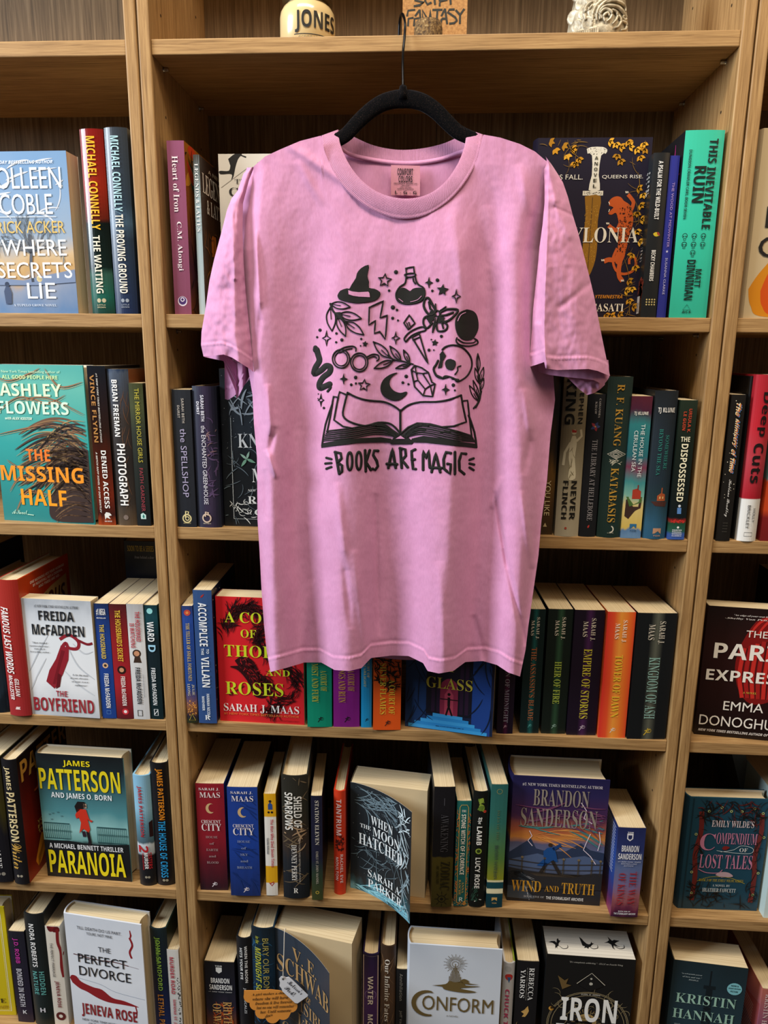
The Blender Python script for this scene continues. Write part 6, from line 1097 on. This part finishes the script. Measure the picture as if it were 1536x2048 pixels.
# skull
stroke([(1092, 765), (1120, 742), (1180, 730), (1250, 750), (1308, 815), (1320, 890), (1290, 960), (1240, 1000), (1205, 1008), (1180, 985), (1120, 968), (1095, 985)], 11, sm=5); stroke([(1095, 985), (1050, 968), (1026, 915), (1045, 880), (1060, 850)], 14, sm=4); stroke([(1050, 965), (1095, 985), (1130, 975)], 18); stroke([(1170, 985), (1215, 1000)], 20)
fill([(1155, 838), (1190, 855), (1192, 890), (1165, 920), (1130, 910), (1116, 870), (1130, 845)], 3); fill([(1075, 800), (1095, 775), (1118, 812), (1095, 850), (1088, 900), (1060, 905), (1078, 850)], 0); stroke([(1235, 890), (1210, 900), (1212, 925), (1190, 955)], 9, sm=3)
# right twig
stroke([(1352, 1212), (1385, 1140), (1385, 1050), (1370, 960), (1366, 800)], 7, sm=5); leaf_o(1372, 930, 1366, 795, .12, 6); leaf_o(1375, 1020, 1345, 905, .14, 6); leaf_o(1385, 1010, 1410, 900, .14, 6); leaf_o(1385, 1080, 1412, 985, .14, 6); leaf_o(1370, 1160, 1302, 1040, .14, 6); leaf_o(1378, 1140, 1330, 1000, .1, 6); stroke([(1335, 1215), (1370, 1170), (1392, 1085)], 12, sm=3)
# snake
stroke([(128, 765), (138, 800), (148, 850), (118, 905), (110, 950), (160, 925), (200, 890), (232, 900), (225, 940), (178, 978), (150, 1025), (155, 1060), (195, 1045), (228, 1030)], 42, sm=5); stroke([(118, 750), (130, 790)], 34); blob(122, 765, 24, 26); stroke([(228, 1030), (235, 1055), (212, 1085)], 18, sm=3)
# glasses
for x, y in ((315, 835), (455, 862)):
    for r, w_ in ((66, 9), (50, 7)): stroke([(x+r*math.cos(k*PI/8), y+r*1.08*math.sin(k*PI/8)) for k in range(16)], w_, True, 2)
stroke([(378, 825), (392, 838)], 9); stroke([(290, 775), (340, 748), (400, 738), (428, 752), (428, 775)], 9, sm=4); stroke([(300, 790), (350, 765), (400, 755)], 7, sm=3); stroke([(515, 820), (560, 800), (600, 808), (606, 835), (590, 850)], 9, sm=4); stroke([(520, 835), (565, 815), (590, 830)], 7, sm=3)
# middle twig
leaf_o(690, 830, 563, 704, .18); leaf_o(775, 850, 690, 738, .17); leaf_o(840, 865, 795, 768, .17); leaf_o(712, 850, 570, 908, .17); leaf_o(840, 880, 735, 908, .15); stroke([(680, 805), (715, 840), (790, 855), (866, 877)], 11, sm=4)
# moon, gem
fill([(745, 942), (690, 960), (640, 1000), (620, 1060), (640, 1115), (700, 1152), (760, 1150), (812, 1112), (816, 1090), (770, 1100), (715, 1080), (685, 1030), (700, 975)], 3)
stroke([(880, 885), (935, 905), (985, 940), (1012, 1015), (1037, 1028), (1018, 1125), (945, 1118), (880, 1050), (853, 920)], 10, True)
for P in ([(862, 925), (890, 942), (940, 948), (985, 942)], [(885, 895), (890, 942), (905, 1000), (960, 1068), (945, 1118)], [(940, 948), (1000, 1040), (1037, 1028)], [(1000, 1040), (1018, 1125)], [(960, 1068), (1000, 1040)], [(870, 1010), (905, 1000)]): stroke(P, 8)
# open book
stroke([(365, 1095), (420, 1125), (490, 1148), (560, 1158), (640, 1165), (700, 1187), (745, 1215), (770, 1237)], 12, sm=3); stroke([(365, 1095), (340, 1190), (330, 1270), (380, 1318), (480, 1348), (530, 1345), (600, 1325), (680, 1330), (730, 1362), (770, 1410)], 12, sm=3); stroke([(770, 1230), (770, 1410)], 14)
stroke([(352, 1110), (302, 1088), (285, 1170), (260, 1305), (330, 1355), (420, 1372)], 11); stroke([(290, 1132), (256, 1125), (235, 1260), (208, 1395)], 11); stroke([(248, 1180), (195, 1340), (168, 1505)], 11, sm=2)
stroke([(770, 1237), (830, 1192), (920, 1168), (1040, 1166), (1140, 1150), (1238, 1115)], 12, sm=3); stroke([(1238, 1115), (1252, 1200), (1278, 1320), (1180, 1353), (1090, 1360), (1000, 1337), (900, 1330), (830, 1362), (775, 1410)], 12); stroke([(1248, 1160), (1288, 1155), (1302, 1290), (1320, 1435)], 11); stroke([(1296, 1270), (1340, 1400), (1356, 1515)], 13, sm=2)
for k in range(6):
    o = k*15; stroke([(205-k*5, 1392+o), (400, 1368+o), (560, 1340+o), (650, 1342+o), (745, 1418+o*.25)], 8 if k % 2 else 11, sm=5); stroke([(1318+k*5, 1428+o*.6), (1180, 1385+o), (1000, 1348+o), (900, 1342+o), (800, 1422+o*.25)], 8 if k % 2 else 11, sm=5)
stroke([(560, 1345), (640, 1350), (700, 1385), (755, 1425)], 26, sm=4); stroke([(980, 1345), (900, 1348), (840, 1385), (790, 1430)], 26, sm=4); stroke([(600, 1370), (670, 1385), (730, 1440)], 16, sm=4); stroke([(960, 1385), (880, 1385), (820, 1440)], 16, sm=4); stroke([(1318, 1430), (1200, 1395), (1080, 1400)], 12, sm=3)
fill([(165, 1488), (300, 1462), (460, 1447), (620, 1440), (700, 1452), (716, 1480), (640, 1474), (440, 1480), (300, 1498), (165, 1517)]); fill([(1358, 1492), (1250, 1478), (1100, 1450), (950, 1430), (860, 1450), (850, 1476), (960, 1478), (1140, 1496), (1356, 1520)]); fill([(692, 1482), (722, 1440), (772, 1400), (826, 1440), (868, 1476), (858, 1490), (700, 1490)]); fill([(733, 1450), (772, 1426), (806, 1450)], 0, PINK, .0018)
# words
W_ = 21
for P in ([(272, 1555), (300, 1715)], [(268, 1552), (312, 1562), (318, 1600), (288, 1632)], [(288, 1632), (322, 1655), (322, 1700), (300, 1718)], [(500, 1538), (506, 1698)], [(536, 1538), (508, 1630), (545, 1688)], [(600, 1542), (570, 1540), (562, 1575), (590, 1620), (598, 1660), (578, 1688), (558, 1680)],
          [(678, 1672), (710, 1525), (734, 1672)], [(666, 1642), (744, 1645)], [(770, 1522), (780, 1672)], [(766, 1522), (808, 1532), (812, 1580), (784, 1612), (826, 1668)], [(884, 1532), (856, 1545), (860, 1610), (868, 1682), (888, 1682)], [(858, 1612), (880, 1608)], [(945, 1688), (945, 1542), (968, 1600), (988, 1540), (996, 1670)],
          [(1010, 1705), (1042, 1560), (1076, 1705)], [(1000, 1672), (1086, 1674)], [(1158, 1560), (1120, 1552), (1102, 1610), (1106, 1680), (1152, 1720), (1158, 1645), (1132, 1642)], [(1190, 1552), (1190, 1718)], [(1276, 1566), (1240, 1562), (1222, 1620), (1226, 1690), (1262, 1720)],
          [(202, 1596), (240, 1606)], [(194, 1640), (240, 1636)], [(202, 1680), (240, 1666)], [(1302, 1612), (1334, 1600)], [(1302, 1640), (1338, 1648)], [(1302, 1670), (1334, 1690)]):
    stroke(P, W_ if P[0][0] > 250 and P[0][0] < 1290 else 15)
for x, y in ((382, 1622), (452, 1618)): stroke([(x+20*math.cos(k*PI/6), y+68*math.sin(k*PI/6)) for k in range(12)], 19, True, 2)
pr = pm.build('printed_picture', shirt, smooth=True)
# ---------------- hanger ----------------
hg = empty('clothes_hanger', hang_w); tag(hg, 'black velvet clothes hanger with thin wire hook over the upper shelf', 'hanger')
VEL, nt, bb = base_mat('black_velvet', 1.0); bb.inputs['Base Color'].default_value = (.006, .006, .007, 1); bb.inputs['Sheen Weight'].default_value = .06; bb.inputs['Sheen Roughness'].default_value = .4; bb.inputs['Specular IOR Level'].default_value = .05
_no = N(nt, 'ShaderNodeTexNoise'); _no.inputs['Scale'].default_value = 1400; _tc2 = N(nt, 'ShaderNodeTexCoord'); nt.links.new(_tc2.outputs['Object'], _no.inputs['Vector']); _r = ramp(nt, [(.6, '#08080a'), (.78, '#4a3a34')]); nt.links.new(_no.outputs[0], _r.inputs[0]); nt.links.new(_r.outputs[0], bb.inputs['Base Color'])
arm = [(585, 312), (620, 298), (660, 286), (690, 271), (716, 244), (740, 222), (765, 206), (790, 199), (806, 198), (824, 199), (848, 206), (872, 222), (894, 244), (916, 264), (945, 277), (985, 292), (1022, 308)]
pts = smoothline(arm, 5); W3 = [onY(p[0], p[1], -.034)-hang_w for p in pts]; wd = [max(.006, .0112-.00002*abs(p[0]-806)) for p in pts]
body = tube('hanger_body', W3, wd, VEL, hg, 14)
for v in body.data.vertices: v.co.y = v.co.y*.42
tube('hanger_neck', [onY(806, 172, -.034)-hang_w, onY(806, 178, -.034)-hang_w, onY(806, 187, -.034)-hang_w, onY(806, 200, -.034)-hang_w], [.0042, .005, .0058, .0075], VEL, hg, 12)
hk = [onY(806, 174, -.034), onY(805.5, 130, -.022), onY(806.5, 100, -.010), onY(809, 75, -.005), onY(810, 50, -.002), onY(808, 35, .004), onY(804.5, 28, .010), onY(801, 34, .018), onY(799, 50, .024)]
tipx = xat(798, .026, Z[0]); hk.append(Vector((tipx, .026, Z[0]+.0019)))
tube('hook', [Vector(p)-hang_w for p in smoothline([tuple(p) for p in hk], 6)], .0017, flat('#101216', .3, .7), hg, 8)
# ---------------- things on the upper shelf ----------------
def lathe(name, prof, mat, parent=None, n=48, smooth=True):
    mb = MB(); V = [(r*math.cos(2*PI*j/n), r*math.sin(2*PI*j/n), z) for r, z in prof for j in range(n)]; k = len(prof)
    F = [(i*n+j, i*n+(j+1) % n, (i+1)*n+(j+1) % n, (i+1)*n+j) for i in range(k-1) for j in range(n)]+[tuple(range(n))[::-1], tuple(range((k-1)*n, k*n))]
    mb.mesh(V, F); return mb.build(name, parent, mat, smooth)
YJ = .055; xj = xat(615.5, YJ, .42); rj = (xat(670, YJ, .42)-xat(561, YJ, .42))/2; hs = zat(2, xj, YJ-rj*.6)-Z[0]; jf = lambda v: 1-(zat(v, xj, YJ-rj)-Z[0])/hs
jar = empty('candle_jar', (xj, YJ, Z[0])); tag(jar, 'cream glass candle jar with big black lettering and dark lid', 'candle')
wax, nt, b = base_mat('cream_wax_glass', .22); b.inputs['Base Color'].default_value = lin('#d9c08c'); b.inputs['Coat Weight'].default_value = .6; b.inputs['Coat Roughness'].default_value = .08
lathe('jar_body', [(rj*.9, 0), (rj, .004), (rj, hs*.72), (rj*.97, hs*.84), (rj*.88, hs*.95), (rj*.74, hs*1.02), (rj*.74, hs*1.1)], wax, jar)
lathe('lid', [(rj*.86, hs*1.06), (rj*.9, hs*1.07), (rj*.9, hs*1.3), (rj*.86, hs*1.32)], flat('#3c2c14', .45), jar)
_tn = lambda x, y, h: ((rj+h)*math.sin((x-.5)*2.2+.28), -(rj+h)*math.cos((x-.5)*2.2+.28), hs*(1-y))
JF = Face(_tn, rj*2.2, hs, 24)
JF.text('JONES', 'x', '#1b1a18', .24, jf(19), .97, jf(64)); JF.line('#1b1a18', .012, [(.22+.038*i, jf(67)) for i in range(21)]); JF.text('COUNTRY', 's', '#8a7a58', .3, jf(70), .9, jf(78))
JF.build('jar_label', jar)
YC = .13; x0, x1 = xat(804, YC, .42), xat(932, YC, .42); card = empty('kraft_sign', ((x0+x1)/2, YC, Z[0])); tag(card, 'brown kraft paper sign with hand written marker capitals, standing on upper shelf', 'sign')
kr, nt, b = base_mat('kraft_paper', .8); no = N(nt, 'ShaderNodeTexNoise'); no.inputs['Scale'].default_value = 260; no.inputs['Detail'].default_value = 5; tc = N(nt, 'ShaderNodeTexCoord'); nt.links.new(tc.outputs['Object'], no.inputs['Vector']); r = ramp(nt, [(.3, '#8f6232'), (.7, '#b98a50')]); nt.links.new(no.outputs[0], r.inputs[0]); nt.links.new(r.outputs[0], b.inputs['Base Color'])
Wc = x1-x0; hz = zat(0, x0, YC)-Z[0]; Hc = .135
q = MB(); q.box((-Wc/2, 0, 0), (Wc/2, .0012, Hc)); q.build('sign_card', card, kr)
CF = Face(lambda x, y, h: (-Wc/2+Wc*x, -h, Hc*(1-y)), Wc, Hc)
def ct(v): return 1-(zat(v, x0, YC)-Z[0])/Hc
mk = lambda P, wd=.03: CF.line('#1d1f1a', wd, [((u-804)/128, ct(v)) for u, v in P])
for P in ([(829, 20), (815, 21.5), (813, 33)], [(826, 36), (816, 37.5), (815, 53)], [(838, 20), (829, 33), (829, 33)], [(838, 20), (840, 44)], [(837, 37), (828, 38), (827, 53)], [(845, 43), (843, 21), (855, 41), (857, 42), (859, 20), (861, 42)], [(863, 21), (883, 21)], [(873, 21), (872, 45)], [(888, 19), (881, 34)], [(888, 19), (893, 50)], [(882, 39), (891, 39)], [(882, 39), (880, 49)], [(907, 21), (897, 21), (893, 26), (909, 37), (912, 43), (907, 48), (897, 49)], [(909, 22), (918, 32)], [(926, 20), (918, 32), (918, 50)],
          [(841, -14), (830, -10), (828, 1), (846, 6), (838, 11), (826, 13)], [(853, -8), (848, 2), (853, 10), (861, 6)], [(866, -8), (868, 11)], [(892, 1), (878, 4), (877, 14)], [(888, -9), (876, -7), (877, 4)], [(897, -10), (899, 11)]): mk(P)
CF.build('sign_lettering', card)
YS = .075; xs = xat(856, YS, .41); rs_ = (xat(885, YS, .41)-xat(828, YS, .41))/2; hh = zat(44, xs, YS)-Z[0]
bark, nt, b = base_mat('rough_bark', .9); no = N(nt, 'ShaderNodeTexNoise'); no.inputs['Scale'].default_value = 300; no.inputs['Detail'].default_value = 8; tc = N(nt, 'ShaderNodeTexCoord'); nt.links.new(tc.outputs['Object'], no.inputs['Vector']); r = ramp(nt, [(.35, '#3c2a18'), (.6, '#7c6038'), (.72, '#a89468')]); nt.links.new(no.outputs[0], r.inputs[0]); nt.links.new(r.outputs[0], b.inputs['Base Color']); bp = N(nt, 'ShaderNodeBump'); bp.inputs['Distance'].default_value = .002; nt.links.new(no.outputs[0], bp.inputs['Height']); nt.links.new(bp.outputs[0], b.inputs['Normal'])
o = lathe('wood_slice', [(rs_*.96, 0), (rs_, .003), (rs_*.99, hh*.8), (rs_*.9, hh*.97), (rs_*.5, hh)], bark); o.location = (xs, YS, Z[0]); tag(o, 'small round rough wooden slice in front of the kraft sign', 'wood slice')
# sculpture foot
YT = .07; xa, xb = xat(1131, YT, .41), xat(1258, YT, .41); sc = empty('ornate_sculpture', ((xa+xb)/2, YT, Z[0])); tag(sc, 'silvery cream ornate sculpture with scales and scrolls, its top out of frame', 'sculpture')
st, nt, b = base_mat('silvered_plaster', .42); no = N(nt, 'ShaderNodeTexNoise'); no.inputs['Scale'].default_value = 90; no.inputs['Detail'].default_value = 5; tc = N(nt, 'ShaderNodeTexCoord'); nt.links.new(tc.outputs['Object'], no.inputs['Vector']); r = ramp(nt, [(.3, '#7c705a'), (.65, '#c9bfa6')]); nt.links.new(no.outputs[0], r.inputs[0]); nt.links.new(r.outputs[0], b.inputs['Base Color']); b.inputs['Metallic'].default_value = .25; bp = N(nt, 'ShaderNodeBump'); bp.inputs['Distance'].default_value = .0015; nt.links.new(no.outputs[0], bp.inputs['Height']); nt.links.new(bp.outputs[0], b.inputs['Normal'])
O_ = Vector(sc.location)
def sp_(u, v, Y): return onY(u, v, Y)-O_
W_s = xb-xa
prof = [(.50, 0), (.49, .02), (.46, .04), (.41, .06), (.36, .085), (.3, .11), (.2, .13), (.08, .14)]
mb = MB(); n = 40; V = []
for k, z in prof:
    for j in range(n):
        a = 2*PI*j/n; x = k*W_s*math.cos(a)*(1 if math.cos(a) < 0 else .96); V.append((x, .034*math.sin(a)*k/.5, z))
F = [(i*n+j, i*n+(j+1) % n, (i+1)*n+(j+1) % n, (i+1)*n+j) for i in range(len(prof)-1) for j in range(n)]+[tuple(range(n))[::-1], tuple(range((len(prof)-1)*n, len(prof)*n))]
mb.mesh(V, F); mb.build('core', sc, st, True)
def yon(x, z):      # front of the core at x, z
    k = float(np.interp(z, [p[1] for p in prof], [p[0] for p in prof])); t = min(abs(x)/(k*W_s), .97); return -.034*k/.5*math.sqrt(1-t*t)
for row in range(7):
    for c in range(3):
        z = .012+row*.014; k = float(np.interp(z, [p[1] for p in prof], [p[0] for p in prof])); x = -k*W_s*.93+c*.012+(.006 if row % 2 else 0)
        if x > -.012: continue
        mb = MB(); V = []; y = yon(x, z); nrm = Vector((x/W_s*1.6, -1, 0)).normalized()
        for rr, dd in ((1, .0003), (.86, .0022), (.6, .0014), (.01, .002)):
            for j in range(12):
                a = 2*PI*j/12; V.append((x+.0085*rr*math.cos(a)*-nrm.y, y+nrm.y*dd+.0085*rr*math.cos(a)*nrm.x*1.1, z+.0095*rr*math.sin(a)-.001))
        F = [(i*12+j, i*12+(j+1) % 12, (i+1)*12+(j+1) % 12, (i+1)*12+j) for i in range(3) for j in range(12)]; mb.mesh(V, F); mb.build('scale', sc, st, True)
def scroll(P, r, nm='scroll'):
    Q = smoothline(P, 6); n_ = len(Q); W3 = []
    for u, v in Q:
        p = sp_(u, v, YT-.03); W3.append(Vector((p.x, yon(p.x, p.z)-.002, p.z)))
    tube(nm, W3, [r*(.45+.55*math.sin(PI*(i+1)/(n_+1))) for i in range(n_)], st, sc, 8)
for P, r in (([(1184, 44), (1185, 28), (1192, 12), (1206, 0), (1222, -8)], .0022), ([(1192, 44), (1193, 28), (1200, 14), (1215, 2), (1240, -3)], .0022), ([(1198, 42), (1198, 26), (1206, 16), (1220, 12), (1238, 14), (1250, 22), (1256, 30), (1252, 36), (1247, 31), (1251, 27)], .0022), ([(1205, 9), (1225, 2), (1245, 2), (1254, 8), (1255, 17)], .002), ([(1202, 40), (1200, 28), (1210, 20), (1222, 26), (1220, 38), (1212, 46)], .002), ([(1208, 46), (1206, 34), (1214, 28), (1218, 34)], .0018), ([(1224, 20), (1234, 26), (1232, 40), (1224, 50)], .002), ([(1238, 30), (1243, 40), (1236, 54), (1228, 58)], .002), ([(1246, 40), (1256, 42), (1254, 54), (1242, 60)], .002), ([(1172, 40), (1170, 22), (1176, 8), (1186, 2)], .003), ([(1176, 20), (1182, 14), (1186, 8)], .002)): scroll(P, r)
q = MB(); a, c = sp_(1132, 56, YT-.045), sp_(1198, 43, YT-.045)
mb = MB(); mb.box((a.x, -.047, .0), (c.x, -.028, .007)); mb.build('plinth_block', sc, st)
for i in range(15):
    mb = MB(); x = a.x+(c.x-a.x)*(i+.1)/15; z = .007+.007*(i/15); mb.box((x, -.0475, .0), (x+.0022, -.0285, z)); mb.build('plinth_rib', sc, st)
# ---------------- cards lying against the lowest middle books ----------------
bw = MB(); YN = -.012
def px3(u, v, Y): return onY(u, v, Y)
tg = empty('gift_tag', px3(566, 1952, YN-.006)); tag(tg, 'small white swing tag with handwriting hanging on a string from thick open book', 'tag')
g0 = Vector(tg.location)
TP = [(558, 1958), (562, 1953), (568, 1953), (572, 1955), (578, 1954), (586, 1961), (616, 1990), (615, 1993), (595, 2007), (590, 2006), (565, 1983), (563, 1977), (559, 1972), (560, 1965)]
def plate(name, P, Y, th, mat, par, o):
    mb = MB(); A = [px3(u, v, Y)-o for u, v in P]; B = [p+Vector((0, th, 0)) for p in A]; n = len(P)
    T = [tuple(f) for f in tessellate_polygon([[Vector((p[0], p[1], 0)) for p in P]])]
    mb.mesh(A+B, T+[tuple(n+i for i in f[::-1]) for f in T]+[(i, (i+1) % n, n+(i+1) % n, n+i) for i in range(n)]); return mb.build(name, par, mat)
plate('tag_card', TP, YN-.006, .0006, flat('#dcdce0', .6), tg, g0)
q = MB(); V = [px3(566+2.2*math.cos(i*PI/5), 1958+2.2*math.sin(i*PI/5), YN-.0064)-g0 for i in range(10)]; q.mesh(V, [tuple(range(10))]); q.build('eyelet', tg, flat('#55504a', .6))
st_p = [px3(572, 1858, .0), px3(569, 1862, -.004), px3(568, 1900, -.012), px3(566.5, 1940, -.018), px3(566, 1957, YN-.0075)]
tube('string', [Vector(p)-g0 for p in smoothline([tuple(p) for p in st_p], 5)], .0007, flat('#d8d0c0', .8), tg, 6)
def quad_text(F, o, Y, body, st, col, P):        # lettering in the slanted box P = top left, top right, bottom left (pixels)
    t = text2d(body, st); co, Fs = t
    (ax, ay), (bx, by), (cx, cy) = P
    F.mesh([px3(ax+(bx-ax)*s+(cx-ax)*(1-t_), ay+(by-ay)*s+(cy-ay)*(1-t_), Y)-o for s, t_ in co], Fs, flat(col))
q = MB(); quad_text(q, g0, YN-.0066, "Melissa's", 'c', '#2c2c34', ((579, 1958), (607, 1982), (574, 1966))); quad_text(q, g0, YN-.0066, 'Pick!', 'c', '#2c2c34', ((574, 1970), (592, 1986), (568, 1977))); q.build('tag_writing', tg)
nt_ = empty('scalloped_note', px3(560, 1990, YN-.002)); tag(nt_, 'orange cloud shaped note card with black handwriting behind the white tag', 'card'); n0 = Vector(nt_.location)
NP = [(488, 1981)]
for cx, cy, r, a0, a1 in ((500, 1993, 13, 200, 90), (512, 2008, 13, 190, 95), (524, 2024, 14, 180, 60), (545, 2033, 14, 150, 40), (566, 2026, 14, 120, 20), (582, 2012, 13, 90, -10), (584, 1998, 10, 60, -60)):
    for k in range(6): a = math.radians(a0+(a1-a0)*k/5); NP.append((cx+r*math.cos(a), cy+r*math.sin(a)))
NP += [(575, 1985), (560, 1981), (540, 1979), (510, 1981)]
plate('note_card', NP, YN-.002, .0006, flat('#e0923c', .6), nt_, n0)
q = MB()
for i, (s_, x0_, x1_) in enumerate((('A girl makes a deal', 503, 572), ('where she will have', 505, 576), ('freedom & live forever', 510, 584), ('but no one will remember', 513, 588), ('her. Until someone', 520, 582), ('does', 530, 545))):
    quad_text(q, n0, YN-.0026, s_, 'i', '#3a2a18', ((x0_, 1987+8.6*i), (x1_, 1983+8.6*i), (x0_, 1993+8.6*i)))
q.build('note_writing', nt_)
bpy.data.objects.remove(_to); bpy.data.curves.remove(_tc); bpy.data.scenes.remove(_ts)
